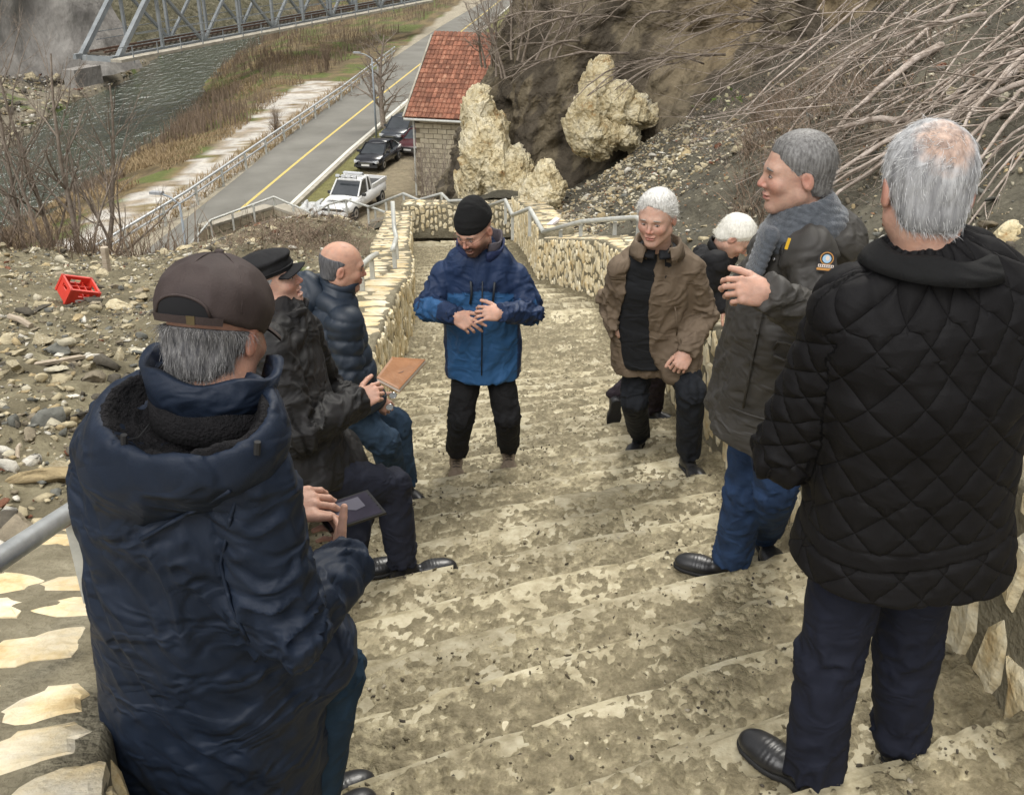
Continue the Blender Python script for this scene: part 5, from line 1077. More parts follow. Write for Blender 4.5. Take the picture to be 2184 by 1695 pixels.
def hand_fn(w, f, b, right=True, curls=(.5, .5, .5, .5), curl2=None, thumb=(.8, .55, -.25), spread=.10, hsz=1.0, tcurl=.2):
    f = unit(f); b = unit(np.asarray(b, float)-f*np.dot(b, f)); t = np.cross(b, f) if right else np.cross(f, b); R = np.stack([t, f, b], 1)
    base = [(-.031, .080), (-.011, .088), (.010, .090), (.030, .084)]; Ls = [(.030, .020, .018), (.038, .024, .020), (.042, .027, .021), (.038, .024, .020)]; rad = (.0074, .0085, .0088, .0085); ch = []
    for k in range(4):
        c1 = curls[k]; c2 = curl2[k] if curl2 is not None else c1*1.15; sp = (k-1.5)*spread; p0 = np.array([base[k][0], base[k][1], 0.]); a = c1; pts = [np.array([base[k][0]*.6, .045, 0.]), p0]
        for j, L in enumerate(Ls[k]): d = np.array([math.sin(sp)*math.cos(a), math.cos(a)*math.cos(sp), -math.sin(a)]); pts.append(pts[-1]+d*L); a += c2*(1 if j == 0 else .7)
        ch.append((pts, rad[k]))
    td = unit(thumb); t0 = np.array([.026, .022, -.004]); t1 = t0+td*.042; t2 = t1+unit(td+np.array([-.3, .35, -.1])*tcurl*3)*.032; t3 = t2+unit(td+np.array([-.6, .6, -.2])*tcurl*3)*.025
    w = np.asarray(w, float)
    def fn(p):
        q = ((p-w)@R)/hsz; d = smin(ell(q, (0, .05, 0), (.041, .05, .0165)), cap(q, (0, -.018, 0), (0, .02, 0), .024, .025), .02)
        d = smin(d, cap(q, (-.028, .03, -.003), (-.03, .078, 0), .013, .0105), .01)
        for pts, r in ch:
            g = cap(q, pts[0], pts[1], r*1.15, r*1.25)
            for j in range(1, 4): g = smin(g, cap(q, pts[j], pts[j+1], r*(1.12-.08*j), r*(1.04-.09*j)), .003)
            d = smin(d, g, .005)
        g = smin(cap(q, t0, t1, .017, .0115), cap(q, t1, t2, .0115, .0100), .004); g = smin(g, cap(q, t2, t3, .0102, .0088), .003); d = smin(d, g, .012); return d*hsz
    return fn, w+R@np.array([0, .06, 0])*hsz
def mesh_join(parts):
    V_, Q_, C_, n = [], [], [], 0
    for v, q, c in parts: V_.append(v); Q_.append(q+n); C_.append(np.broadcast_to(c, (len(v), 3))); n += len(v)
    return np.vstack(V_), np.vstack(Q_), np.vstack(C_)
def arm_coords(p, S_, E_, W_):
    """s along sleeve (0..2), angle, distance"""
    best = np.full(len(p), 9.); s = np.zeros(len(p)); th = np.zeros(len(p)); ln = 0
    for k, (a, b) in enumerate(((S_, E_), (E_, W_))):
        ab = b-a; L = np.linalg.norm(ab); w = ab/L; h = np.clip((p-a)@w/L, 0, 1); q = p-a-(h*L)[:, None]*w; d = np.linalg.norm(q, axis=1); e1 = unit(np.cross(w, [.3, .2, 1])); e2 = np.cross(w, e1); m = d < best
        s[m] = (ln+h*L)[m]; th[m] = np.arctan2(q@e2, q@e1)[m]; best = np.minimum(best, d); ln += L
    return s, th, best, ln
def strands(root, name, roots, dirs, L, m, seed, w=.0009, wave=.2, n=4, grav=.15):
    r = np.random.default_rng(seed); k = len(roots); p = roots.copy(); d = dirs/np.linalg.norm(dirs, axis=1, keepdims=True); P_ = [p.copy()]; Ls = L*r.uniform(.5, 1.2, k)[:, None]/n
    for i in range(n): d = d+r.normal(0, wave, (k, 3))*.6+np.array([0, 0, -grav]); d /= np.linalg.norm(d, axis=1, keepdims=True); p = p+d*Ls; P_.append(p.copy())
    side = np.cross(dirs, r.normal(0, 1, (k, 3))); side /= np.linalg.norm(side, axis=1, keepdims=True)+1e-9; V_ = []
    for i in range(n+1): ww = w*(1-.8*i/n); V_ += [P_[i]-side*ww, P_[i]+side*ww]
    V_ = np.stack(V_, 1).reshape(-1, 3); base = np.arange(k)*(2*(n+1)); f = np.concatenate([np.stack([base+2*i, base+2*i+1, base+2*i+3, base+2*i+2], 1) for i in range(n)])
    return part(name, V_, f, m, root)
class Person:
    def __init__(s, key, label, face, headroll=0, hs=1.06, snap='', cat='person'):
        s.J = {k: P(*v) for k, v in J[key].items()}
        for a in snap:   # stand the foot on its tread, same line of sight
            px_, py_, d0 = J[key]['an'+a]; ds = np.linspace(d0-.5, d0+.5, 401); pp_ = [P(px_, py_, d) for d in ds]; er = np.array([abs(q[2]-.088-.012-tread_at(q[0], q[1]))+.02*abs(d-d0) for q, d in zip(pp_, ds)]); k_ = int(er.argmin())
            sh_ = pp_[k_]-s.J['an'+a]; s.J['an'+a] = pp_[k_]; s.J['toe'+a] = s.J['toe'+a]+sh_; s.J['kn'+a] = s.J['kn'+a]+sh_*.35
            an_, dr_ = s.J['an'+a], unit((s.J['toe'+a]-s.J['an'+a])*[1, 1, 0])
            for dl_ in np.arange(0, .34, .02):
                q_ = an_+np.array([0, dl_, 0]); ta = tread_at(q_[0], q_[1]); tt_ = tread_at(*(q_+dr_*.2)[:2])
                if tt_ <= ta+.02: break
            sh_ = np.array([0, dl_, ta+.1-an_[2]]) if tt_ <= ta+.02 else np.zeros(3); s.J['an'+a] = an_+sh_; s.J['toe'+a] = s.J['toe'+a]+sh_
        s.key = key; j = s.J
        base = (j['anL']+j['anR'])/2; s.root = empty('person', (*base[:2], min(j['anL'][2], j['anR'][2])-.08), label, cat)
        s.R = head_frame(face, headroll); s.H = j['head']; s.hs = hs; s.bits = []
        s.lat = unit(j['shR']-j['shL']); 
    def hl(s, p): return ((p-s.H)@s.R)/s.hs       # world -> head local
    def hw(s, p): return np.asarray(p, float)@s.R.T*s.hs+s.H
    def head(s, h=.003, **k):
        col = {a: k.pop(a) for a in ('ruddy', 'stubble', 'stub_c') if a in k}; tint = k.pop('tint', (1, 1, 1)); nk = s.J['neck']; off = s.hw((0, -.02, -.07))
        nr = k.pop('neckr', .058)
        def fn(p): q = s.hl(p); d = head_sdf(q, **k)*s.hs; return smin(d, cap(p, off, nk+(nk-off)*.25, nr, nr*1.12), .02)
        lo, hi = bbox([s.H-.145, s.H+.145, nk], .02); lo = np.minimum(lo, nk-.09); hi = np.maximum(hi, nk+.09)
        v, q = surface(fn, lo, hi, h); v = relax(v, q, 1, .35); c = head_cols(s.hl(v), **col)*np.array(tint); s.bits.append((v, q, c)); return s
    def hand(s, w, f, b, right, tint=(1.0, .95, .93), **k):
        fn, c = hand_fn(w, f, b, right, **k); v, q = surface(fn, c-.145, c+.145, .0028 if s.key != 'P1' else .0022); v = relax(v, q, 1, .3); s.bits.append((v, q, np.array(tint))); return s
    def body(s, clip_head=False):
        j = s.J   # slim inner body joining head and hands inside the clothes
        segs = [(j['pelvis'], j['chest'], .09, .07), (j['chest'], j['neck'], .055, .042), (j['neck'], s.hw((0, -.02, -.06)), .048, .045)]
        for a in 'LR': segs += [(j['sh'+a], j['el'+a], .036, .030), (j['el'+a], j['wr'+a], .030, .022), (j['hp'+a], j['kn'+a], .06, .045), (j['kn'+a], j['an'+a], .043, .03), (j['chest']*.6+j['neck']*.4, j['sh'+a], .04, .034), (j['pelvis'], j['hp'+a], .07, .055)]
        def fn(p):
            d = cap(p, *segs[0])
            for g in segs[1:]: d = smin(d, cap(p, *g), .02)
            return d
        lo, hi = bbox([x for g in segs for x in g[:2]], .12); v, q = surface(fn, lo, hi, .022); s.bits.append((v, q, np.ones(3)))
        v, q, c = mesh_join(s.bits); return part('body', v, q, M['skin'], s.root, smooth=True, cols=c)
    def eyes(s, look=(0, 0), iris=(.06, .05, .04), brow=(.2, .19, .18), brow_m=None):
        W_ = M.setdefault('eyewhite', flat('eyewhite', (.42, .36, .33), .3)); I = flat('iris', iris, .15, var=.02); B = brow_m or flat('browhair', brow, .9)
        for sx in (-1, 1):
            v, f = ico(2); e = part('eye', s.hw(v*[.0118, .0115, .0062]+[sx*.031, .0782, .0025]), F(f), W_, s.root, smooth=True)
            v, f = ico(1); part('iris', s.hw(v*[.0044, .003, .0044]+[sx*.031+look[0], .0882, .0022+look[1]]), F(f), I, e, smooth=True)
            t = np.linspace(-1, 1, 7); pts = np.column_stack([sx*.031+t*.0135, .0885-.0055*t**2, .0085-.0052*t**2]); v, f = tube(s.hw(pts), [.0009*s.hs]*7, 5); part('eyelid', v, f, flat('lashline', (.10, .055, .045), .8), s.root)
            pts = np.column_stack([sx*(.031+t*.018), .0935-.012*((t+.4)/1.4)**2, .0235+.0025*(1-t**2)-.002*t]); v, f = tube(s.hw(pts), np.array([.0016, .0028, .0032, .0032, .003, .0024, .0012])*s.hs, 6); part('eyebrow', v, f, B, s.root)
        return s
    def hair(s, m, t=.010, front=.0, zc=-.075, bald=None, rough=.006, n=2600, L=.022, seed=1, wave=.25, comb=(0, -1, -.4), h=.0032, w=.0009, zmax=None, side=.0, name='hair', sb=None, colf=None, lift=.06):
        nrm, c0 = np.array([0, .80, -.595]), .0154+front
        def fn(p):
            q = s.hl(p); x = np.abs(q[:, 0]); d = ell(q, (0, -.012, .035), (.076+t*.8, .097+t, .086+t)); ne = ell(q, (0, -.045, -.03), (.06+t*.5, .055+t*.5, .07)); d = smin(d, ne, .02)
            hl_ = q@nrm-c0+(fbm(q*[60, 60, 60], 2, seed+8)-.5)*.014; d = d+(1-np.clip(-hl_/.028, 0, 1))*t*.85; st = (fbm(q*[150, 60, 40], 2, seed)-.5)*rough+(fbm(q*[35, 25, 25], 2, seed+3)-.5)*rough*1.4; d = d+st; d = smax(d, hl_+.02*(1-np.clip(x/.05, 0, 1))*side, .003); d = smax(d, zc-q[:, 2]+.0, .008)
            d = smax(d, -ell(np.column_stack([x, q[:, 1], q[:, 2]]), (.085, .0, -.012), (.02, .024, .032)), .004)
            if bald is not None:
                for (c, r) in bald: d = smax(d, -ell(q, c, r), .008)
            if zmax is not None: d = smax(d, q[:, 2]-zmax(q), .004)
            return d*s.hs
        v, q = surface(fn, s.H-.15*s.hs, s.H+.15*s.hs, h); o = part(name, v, q, m, s.root, smooth=True, cols=colf(s.hl(v)) if colf else None)
        if n:
            r = np.random.default_rng(seed); nn = vnorm(v, q); out = ((v-s.H)*nn).sum(1) > .02; idx = np.where(out)[0]; idx = r.choice(idx, n); rt, nv = v[idx]-nn[idx]*.002, nn[idx]
            cd = s.R@np.array(comb, float)*np.ones((n, 1)); lq = s.hl(rt); tang = cd-nv*(cd*nv).sum(1, keepdims=True)
            strands(s.root, name+'_strands', rt, unit(tang.mean(0))*0+tang+nv*lift+r.normal(0, .08, (n, 3)), L*s.hs, sb or m, seed, w, wave)
        return o
    def torso(s, st): s.T = [(P(a, b, d), w, t) for a, b, d, w, t in st]; return s
    def tors_fn(s, p, grow=0, k=1.):
        d = None
        for (a, wa, da), (b, wb, db) in zip(s.T[:-1], s.T[1:]):
            e = eseg(p, a, b, wa*k+grow, da*k+grow, wb*k+grow, db*k+grow, s.lat); d = e if d is None else smin(d, e, .02)
        return d
    def torso_uv(s, p):
        pts = np.array([t[0] for t in s.T]); best = np.full(len(p), 9.); v = np.zeros(len(p)); u = np.zeros(len(p)); ln = 0
        for a, b in zip(pts[:-1], pts[1:]):
            ab = b-a; L = np.linalg.norm(ab); w = ab/L; h = np.clip((p-a)@w/L, 0, 1); q = p-a-(h*L)[:, None]*w; l = unit(s.lat-w*np.dot(s.lat, w)); dd_ = np.cross(w, l); d = np.linalg.norm(q, axis=1); m = d < best; v[m] = (ln+(p-a)@w)[m]; u[m] = np.arctan2(q@dd_, q@l)[m]; best = np.minimum(best, d); ln += L
        return u, v, ln
    def jacket(s, m, h=.011, arm=(.080, .064, .056), cuts=True, fold=.008, style='folds', colfn=None, extra=None, carve=None, hemn=None, name='jacket', slope=.05, cuff=.02, seed=1, hem_off=0, one=(True, True), blend=.03):
        j = s.J; A_ = {a: (j['sh'+a], j['el'+a], j['wr'+a]) for a in 'LR'}; hemp = s.T[0][0]; hn = unit(hemn if hemn is not None else s.T[1][0]-s.T[0][0])
        def arm_fn(p, a):
            S_, E_, W_ = A_[a]; d = smin(cap(p, S_, E_, arm[0], arm[1]), cap(p, E_, W_+unit(W_-E_)*.1, arm[1]*1.0, arm[2]), .010); d = smax(d, (p-(W_+unit(W_-E_)*cuff))@unit(W_-E_), .006); return d
        def fn(p):
            d = s.tors_fn(p); d = smax(d, -((p-hemp)@hn)+hem_off, .008)
            if extra is not None: d = smin(d, extra(p), .03)
            for a, S2 in zip('LR', one):
                if S2: sh = cap(p, s.T[-2][0]-(s.T[-1][0]-s.T[-2][0])*.35, A_[a][0], .070, arm[0]*.9); d = smin(d, sh, .03); d = smin(d, arm_fn(p, a), blend)
            if carve is not None: d = smax(d, -carve(p), .006)
            return d
        allp = [x for a in 'LR' for x in A_[a]]+[t[0] for t in s.T]; mw = max(t[1] for t in s.T); lo, hi = bbox(allp, .13); l2, h2 = bbox([t[0] for t in s.T], mw+.04); lo, hi = np.minimum(lo, l2), np.maximum(hi, h2)
        v, q = surface(fn, lo, hi, h); v = relax(v, q, 1, .4); n = vnorm(v, q)
        tu, tv, tl = s.torso_uv(v); dT = s.tors_fn(v); dd_ = np.zeros(len(v)); arm_m = np.zeros(len(v), bool); AC = {}
        for a in 'LR':
            da = arm_fn(v, a); sA, thA, rA, ln = arm_coords(v, *A_[a]); m_ = (da < dT-.0) & (da < .04) & (sA > .03); arm_m |= m_; AC[a] = (sA, thA, ln, m_, da)
            if style == 'folds' or style == 'quilt' or style == 'puff':
                Lu = np.linalg.norm(A_[a][1]-A_[a][0]); wel = .45+np.exp(-((sA-Lu)/.11)**2)+.5*np.exp(-((sA-ln)/.07)**2)
                fz = fbm(np.column_stack([sA*17+np.sin(thA+seed)*.9, np.cos(thA)*1.1, np.sin(thA)*1.1]), 2, seed+5); fz = rdg(fz)
                dd_[m_] += (fold*wel*fz*np.clip((ln-sA+.02)/.04, .1, 1)*(1 if style == 'folds' else .5))[m_]
                if style == 'puff': dd_[m_] += (.017*np.abs(np.sin(np.pi*sA/.075+np.sin(thA)*.4))**.5-.012)[m_]
                if style == 'quilt': uu = thA*.062; dd_[m_] += (.008*np.minimum(np.abs(np.sin(np.pi*(uu+sA)/.078)), np.abs(np.sin(np.pi*(uu-sA)/.078)))**.45-.004)[m_]
            dd_ -= .0045*np.exp(-((da-dT)/.007)**2)*(sA < .25)
        t_ = ~arm_m; rad = .19; fz = fbm(np.column_stack([tv*6+np.cos(tu)*1.3, np.cos(tu)*1.7+tv*1.5, np.sin(tu)*1.7]), 3, seed); fz = rdg(fz)
        if style == 'folds': dd_[t_] += (fold*.75*fz)[t_]
        if style == 'puff': dd_[t_] += (.019*np.abs(np.sin(np.pi*tv/.085+fz*.12))**.5-.012)[t_]
        if style == 'quilt':
            uu = tu*rad; g = np.minimum(np.abs(np.sin(np.pi*(uu+tv*.80)/.098)), np.abs(np.sin(np.pi*(uu-tv*.80)/.098)))**.4; band = (np.abs(tv-.17) < .022); sm = fbm(np.column_stack([tv*22, np.cos(tu)*2, np.sin(tu)*2]), 2, 9)*np.clip(1-(tv-.05)/.12, 0, 1)
            dd_[t_] += (np.where(band, .005, .0085*g**.6)-.004+fz*.003+sm*.010)[t_]; dd_[t_] -= (.006*np.exp(-((np.abs(tv-.17)-.026)/.006)**2))[t_]
        v = v+n*dd_[:, None]; c = None
        if colfn is not None: c = colfn(v, tu, tv, tl, arm_m, AC)
        uq = None
        if style == 'quilt':
            uq = np.column_stack([tu*rad, tv*.80, (np.abs(tv-.17) < .024)*1.0])
            for a in 'LR': sA, thA, ln, m_, da = AC[a]; uq[m_] = np.column_stack([thA*.062*1.256, sA*1.256, sA*0])[m_]
        o = part(name, v, q, m, s.root, smooth=True, cols=c, uvw=uq); return o
    def trousers(s, m, h=.012, r=(.105, .078, .062), hip=.15, fold=.008, seed=3, pel=None, cut=.0, name='trousers'):
        j = s.J; pv = j['pelvis'] if pel is None else pel
        def fn(p):
            d = smin(cap(p, j['hpL'], j['hpR'], hip*.85, hip*.85), ell(p, pv, (hip*1.05, hip*.95, hip)), .05)
            for a in 'LR':
                H_, K_, A2 = j['hp'+a], j['kn'+a], j['an'+a]; g = smin(cap(p, H_, K_, r[0], r[1]), cap(p, K_, A2+unit(A2-K_)*.1, r[1]*.98, r[2]), .012); ax_ = unit(A2-K_); g = smax(g, (p-A2)@ax_-.02+cut, .006); d = smin(d, g, .022)
            return d
        lo, hi = bbox([j[k] for k in ('hpL', 'hpR', 'knL', 'knR', 'anL', 'anR')]+[pv], .18); v, q = surface(fn, lo, hi, h); v = relax(v, q, 1, .4); n = vnorm(v, q); dd_ = np.zeros(len(v)); bd = np.full(len(v), 9.)
        for a in 'LR':
            sA, th, rA, ln = arm_coords(v, j['hp'+a], j['kn'+a], j['an'+a]); Lu = np.linalg.norm(j['kn'+a]-j['hp'+a]); w = .30+.7*np.exp(-((sA-Lu)/.10)**2)+1.0*np.exp(-((sA-ln)/.09)**2)
            fz = fbm(np.column_stack([sA*15+np.sin(th+seed), np.cos(th)*1.2, np.sin(th)*1.2]), 2, seed+int(a == 'R')*4); g = fold*w*rdg(fz); mm = rA < bd; dd_[mm] = g[mm]; bd = np.minimum(bd, rA)
        return part(name, v+n*dd_[:, None], q, m, s.root, smooth=True)
    def shoe(s, a, m, sole_m, L=.285, Wd_=.052, boot=0., up=None, drop=.085, lace=None):
        j = s.J; an = j['an'+a]; f = j['toe'+a]-an; up = np.array([0, 0, 1.]) if up is None else unit(up); f = unit(f-up*np.dot(f, up)); r = np.cross(f, up); R = np.stack([r, f, up], 1); o = an-up*drop; s.root
        x = lambda px_, py_, pz: o+R@np.array([px_, py_, pz]); he, mid_, ball, toe = -.065, .03, L-.065-.10, L-.065-.045
        def fn(p):
            q = (p-o)@R; d = cap(q, (0, he+.04, .035), (0, mid_, .048), .037, .036); d = smin(d, ell(q, (.0, ball, .028), (Wd_, .085, .04)), .03); d = smin(d, ell(q, (-.002, toe, .024), (Wd_*.82, .052, .033)), .02); d = smin(d, cap(q, (0, -.01, .06), (0, -.02, .10+boot), .040, .043), .025)
            d = smax(d, .012-q[:, 2], .003); return d
        v, q = surface(fn, o-.27, o+.27, .006); n = vnorm(v, q); lq = (v-o)@R; cr2 = np.exp(-((lq[:, 1]-ball+.01)/.03)**2)*np.sin(lq[:, 1]*420)*.0016*(lq[:, 2] > .035); v = v+n*cr2[:, None]; sh = part('shoe', v, q, m, s.root, smooth=True)
        def fs(p): q = (p-o)@R; g = np.column_stack([q[:, 0], q[:, 1], np.zeros(len(q))]); d = cap(g, (0, he+.035, 0), (0, mid_, 0), .038, .036); d = smin(d, ell(g, (0, ball, 0), (Wd_+.002, .088, .05)), .03); d = smin(d, ell(g, (-.002, toe, 0), (Wd_*.84, .056, .05)), .02); return smax(d, np.abs(q[:, 2]-.007)-.009, .002)
        v, q = surface(fs, o-.27, o+.27, .006); part('sole', v, q, sole_m, sh, smooth=True)
        if lace is not None:
            for k in range(4): y_ = .045+k*.018; z_ = .088-k*.009; v, f2 = tube([x(-.022, y_, z_-.004), x(0, y_+.004, z_+.004), x(.022, y_, z_-.004)], .0022, 5); part('lace', v, f2, lace, sh)
        return s
    def collar(s, c, up, fwd, rx, ry, h, m, open_=.5, flare=.02, th=.008, name='collar', fold=0, n=40, cn=None, hb=None):
        """standing or folded collar strip round the neck; open_ = half opening angle at the front"""
        up = unit(up); fwd = unit(np.asarray(fwd, float)-up*np.dot(fwd, up)); lt = np.cross(fwd, up); a = np.linspace(open_, 2*math.pi-open_, n); v = []
        for t in a:
            d = lt*math.sin(t)*rx+fwd*math.cos(t)*ry; dn = unit(d); hh_ = h if hb is None else hb+(h-hb)*(.5+.5*math.cos(t)); wob = 1+.08*math.sin(t*5+h*50)
            pr = [(0, 0), (flare*.5, hh_*.5), (flare, hh_*wob)]
            if fold: pr += [(flare+.012, hh_*wob-.004), (flare+.03, hh_-fold*.6), (flare+.038, hh_-fold)]; pr += [(flare+.032, hh_-fold), (flare+.018, hh_-fold*.5), (flare+.006, hh_-.012)]
            else: pr += [(flare-th, hh_*wob), (flare*.5-th, hh_*.5), (-th, 0)]
            for o_, z_ in pr: v.append(c+d+dn*o_+up*z_)
        k = len(pr); f = []
        for i in range(n-1):
            for q in range(k): f.append((i*k+q, (i+1)*k+q, (i+1)*k+(q+1) % k, i*k+(q+1) % k))
        f += [tuple(range(k)), tuple(range((n-1)*k, n*k))[::-1]]; return part(name, v, f, m, s.root, smooth=True)
    def blob(s, name, fn, pts, pad, m, h=.006, disp=None, cols=None, rl=1):
        lo, hi = bbox(pts, pad); v, q = surface(fn, lo, hi, h); v = relax(v, q, rl, .4)
        if disp is not None: v = v+vnorm(v, q)*disp(v)[:, None]
        return part(name, v, q, m, s.root, smooth=True, cols=cols(v) if cols else None)
LE = mat('blackleather', [(.3, (.012, .012, .013)), (.7, (.026, .026, .027))], scale=14, rough=.36, bump=.2, bscale=90, spec=.5, bdist=.003); SO = flat('blackrubber', (.018, .018, .018), .75)
def poly_tube(s, name, pts, r, m, root=None, n=6): v, f = tube(np.array(pts), r, n); return part(name, v, f, m, root or s.root, smooth=True)
def fseg(s, pts, t, out): return pts
# ---- man in the blue two tone jacket
def surf_pt(s, px, py, d0, push=0.012):
    """first point of the jacket torso along the view ray through a pixel (for zips, buttons, patches)"""
    ds = np.linspace(d0-.5, d0+.3, 260); u = P(px, py, 1.0); p = np.outer(ds, u); g = s.surf(p); k = np.where(g < 0)[0]
    return p[max(k[0]-1, 0)]-unit(u)*push if len(k) else P(px, py, d0)
def line_on(s, name, pix, d0, r, m, push=.008):
    pts = [surf_pt(s, *q, d0, push) for q in pix]; return poly_tube(s, name, pts, r, m)
p4 = Person('P4', 'man in a black beanie and two tone blue jacket gesturing with both hands', (-.5, -.78, -.42), hs=1.10, snap='LR')
p4.head(stubble=.95, stub_c=(.11, .10, .105), mouth=.014, fat=1.04, neckr=.062, tint=(.95, .9, .88))
j = p4.J
p4.hand(j['wrR'], (.80, -.32, -.42), (.05, -.85, .5), True, curls=(.75, .65, .45, .05), curl2=(.8, .7, .4, .1), thumb=(.6, .75, -.1), hsz=1.06)
p4.hand(j['wrL'], (-.93, -.2, .10), (.05, -.75, .65), False, curls=(.1, .45, .55, .6), curl2=(.15, .7, .8, .8), thumb=(.7, .6, -.3), spread=.22, hsz=1.06)
p4.body(); p4.eyes(look=(-.001, -.001), brow=(.08, .07, .06))
p4.torso([(1031, 796, 5.42, .226, .17), (1031, 735, 5.42, .224, .165), (1028, 660, 5.40, .220, .158), (1026, 590, 5.38, .215, .145), (1024, 560, 5.36, .19, .115), (1022, 530, 5.34, .09, .085)])
NAVY, BLUE = np.array([.013, .028, .072]), np.array([.026, .092, .215])
def c4(v, tu, tv, tl, arm, AC):
    px = 1092+FPX*v[:, 0]/(v[:, 1]*cP-v[:, 2]*sP); hgt = tl-tv
    c = np.where(((hgt > .20+.10*np.abs(v[:, 0]-p4.J['chest'][0])*2.2))[:, None], BLUE, NAVY); side = np.abs((v-p4.T[2][0])@p4.lat) > .205; c[side] = NAVY
    for a in 'LR':
        s_, th, ln, m_, da = AC[a]; L1 = .26; c[m_] = NAVY; q = m_ & (s_ > .17) & (s_ < .40) & ((v[:, 1] < p4.J['el'+a][1]+.0)); c[q & (np.sin(th+1.2) > .1)] = BLUE
    return c
BJ = wrinkle(mat('bluejacket', [(.3, (.85, .85, .85)), (.7, (1.15, 1.15, 1.15))], scale=7, rough=.6, bump=.3, bscale=300, spec=.3, attr=True, bdist=.002), 0.35)
p4.jacket(BJ, h=.0095, arm=(.078, .072, .050), fold=.014, colfn=c4, seed=2); p4.surf = lambda p: p4.tors_fn(p, .004)
DK = flat('darkzip', (.02, .024, .03), .5); p4.trousers(cloth('blacktrousers', (.012, .012, .013), .85), r=(.095, .080, .066), hip=.13, fold=.012, cut=.07)
line_on(p4, 'zip', [(1003, 648), (1006, 625), (1004, 600)], 5.4, .0075, DK); line_on(p4, 'zip', [(1051, 648), (1053, 625), (1055, 602)], 5.4, .0075, DK)
line_on(p4, 'placket_seam', [(1029, 600), (1028, 650), (1028, 720), (1027, 800)], 5.4, .004, DK, .004)
GL = flat('greylining', (.085, .075, .085), .9, bump=.3, bscale=200); NV = cloth('navyshell', (.018, .028, .075), .6)
p4.collar(p4.J['neck']+[0, .015, -.035], (.0, -.12, 1), (-.15, -1, 0), .098, .092, .105, GL, .55, .028, .014, 'collar_lining', hb=.14); p4.collar(p4.J['neck']+[0, .01, -.05], (.0, -.12, 1), (-.15, -1, 0), .112, .104, .085, NV, .42, .026, .012, hb=.12)
p4.collar(p4.J['neck']+[0, 0, -.03], (.0, -.1, 1), (-.2, -1, 0), .072, .072, .05, flat('greyfleece', (.035, .035, .037), .9), .3, .004, .008, 'shirt_collar')
BK = cloth('blackknit', (.010, .010, .010), .95, bump=.6, bscale=160)
def bean(p):
    q = p4.hl(p); d = ell(q, (0, -.014, .055), (.090, .110, .096)); d = smin(d, ell(q, (0, -.03, .13), (.05, .06, .035)), .04); return smax(d, .036-.12*(q[:, 1]-.03)*-0-q[:, 2]-.10*(q[:, 1]), .006)*p4.hs
p4.blob('beanie', bean, [p4.H], .19, BK, .006, lambda v: (fbm(v*[25, 25, 60], 2, 4)-.5)*.004)
def glasses(s, dx=0, m=None):
    fr = m or flat('thinframe', (.12, .05, .04), .35, .3); t = empty('glasses', (0, 0, 0)); t.parent = s.root
    for sx in (-1, 1):
        a = np.linspace(0, 2*math.pi, 20); v, f = tube(s.hw(np.column_stack([sx*.033+.023*np.cos(a), np.full(20, .104), .0+.016*np.sin(a)])), .0011, 5); part('rim', v, f, fr, t)
        v, f = tube(s.hw([(sx*.056, .103, .004), (sx*.078, .07, .006), (sx*.081, -.005, .006)]), .0012, 5); part('temple', v, f, fr, t)
    v, f = tube(s.hw([(-.011, .106, .003), (0, .108, .005), (.011, .106, .003)]), .0012, 5); part('bridge', v, f, fr, t)
glasses(p4)
WB = mat('tanboot', [(.3, (.13, .10, .07)), (.7, (.23, .18, .13))], scale=12, rough=.85, bump=.5, bscale=70)
for a in 'LR': p4.shoe(a, WB, flat('mudsole', (.12, .1, .07), .9), .29, .052, .03, lace=SO)
# ---- man in the tan jacket
p5 = Person('P5', 'white haired man in an open tan jacket with a fist on his knee', (-.42, -.86, -.14), hs=1.10, snap='LR')
p5.head(fat=1.06, jaw=1.12, ruddy=1.1, neckr=.064)
j = p5.J; p5.hand(j['wrL'], (-.45, -.55, -.65), (.1, -.75, .66), False, curls=(1.1, 1.15, 1.15, 1.0), curl2=(1.2, 1.2, 1.2, 1.2), thumb=(.5, .85, -.4), hsz=1.08)
p5.body(); p5.eyes(look=(-.003, 0), brow=(.33, .30, .27))
p5.torso([(1400, 762, 5.22, .26, .175), (1396, 690, 5.17, .24, .165), (1398, 600, 5.08, .228, .15), (1401, 560, 5.03, .195, .115), (1402, 532, 5.0, .09, .085)])
def carve5(p):
    dep = p[:, 1]*cP-p[:, 2]*sP; sx = 1092+FPX*p[:, 0]/dep; sy = 847.5-FPX*(p[:, 1]*sP+p[:, 2]*cP)/dep
    c_ = interp(sy, [(480, 1376), (560, 1371), (640, 1358), (700, 1349), (740, 1339), (820, 1352)]); w_ = interp(sy, [(480, 24), (560, 27), (640, 28), (700, 33), (740, 42), (820, 70)])
    lat = (np.abs(sx-c_+(fb2(sx*0, sy, .02, 2, 5)-.5)*8)-w_)*dep/FPX; return np.maximum(np.maximum(lat, -p5.tors_fn(p, 0, .85)), p[:, 1]-p5.T[2][0][1]-.02)
TAN = wrinkle(mat('tanjacket', [(.3, (.115, .085, .058)), (.7, (.165, .124, .086))], scale=6, rough=.8, bump=.35, bscale=350, spec=.25, bdist=.002), 0.5)
ex5 = lambda p: eseg(p, P(1455, 700, 5.12), P(1452, 785, 5.05), .11, .12, .12, .10, p5.lat)
p5.jacket(TAN, h=.0095, arm=(.072, .066, .056), fold=.014, carve=carve5, seed=11, extra=ex5, hem_off=-.04); p5.surf = lambda p: p5.tors_fn(p, .004)
BS = cloth('blackshirt', (.012, .013, .015), .8)
sh5 = lambda p: smax(p5.tors_fn(p, 0, .93), -((p-P(1392, 760, 5.2))@unit(p5.T[1][0]-p5.T[0][0])), .01)
p5.blob('shirt', sh5, [t[0] for t in p5.T], .30, BS, .012, lambda v: (fbm(v*14, 2, 3)-.5)*.008)
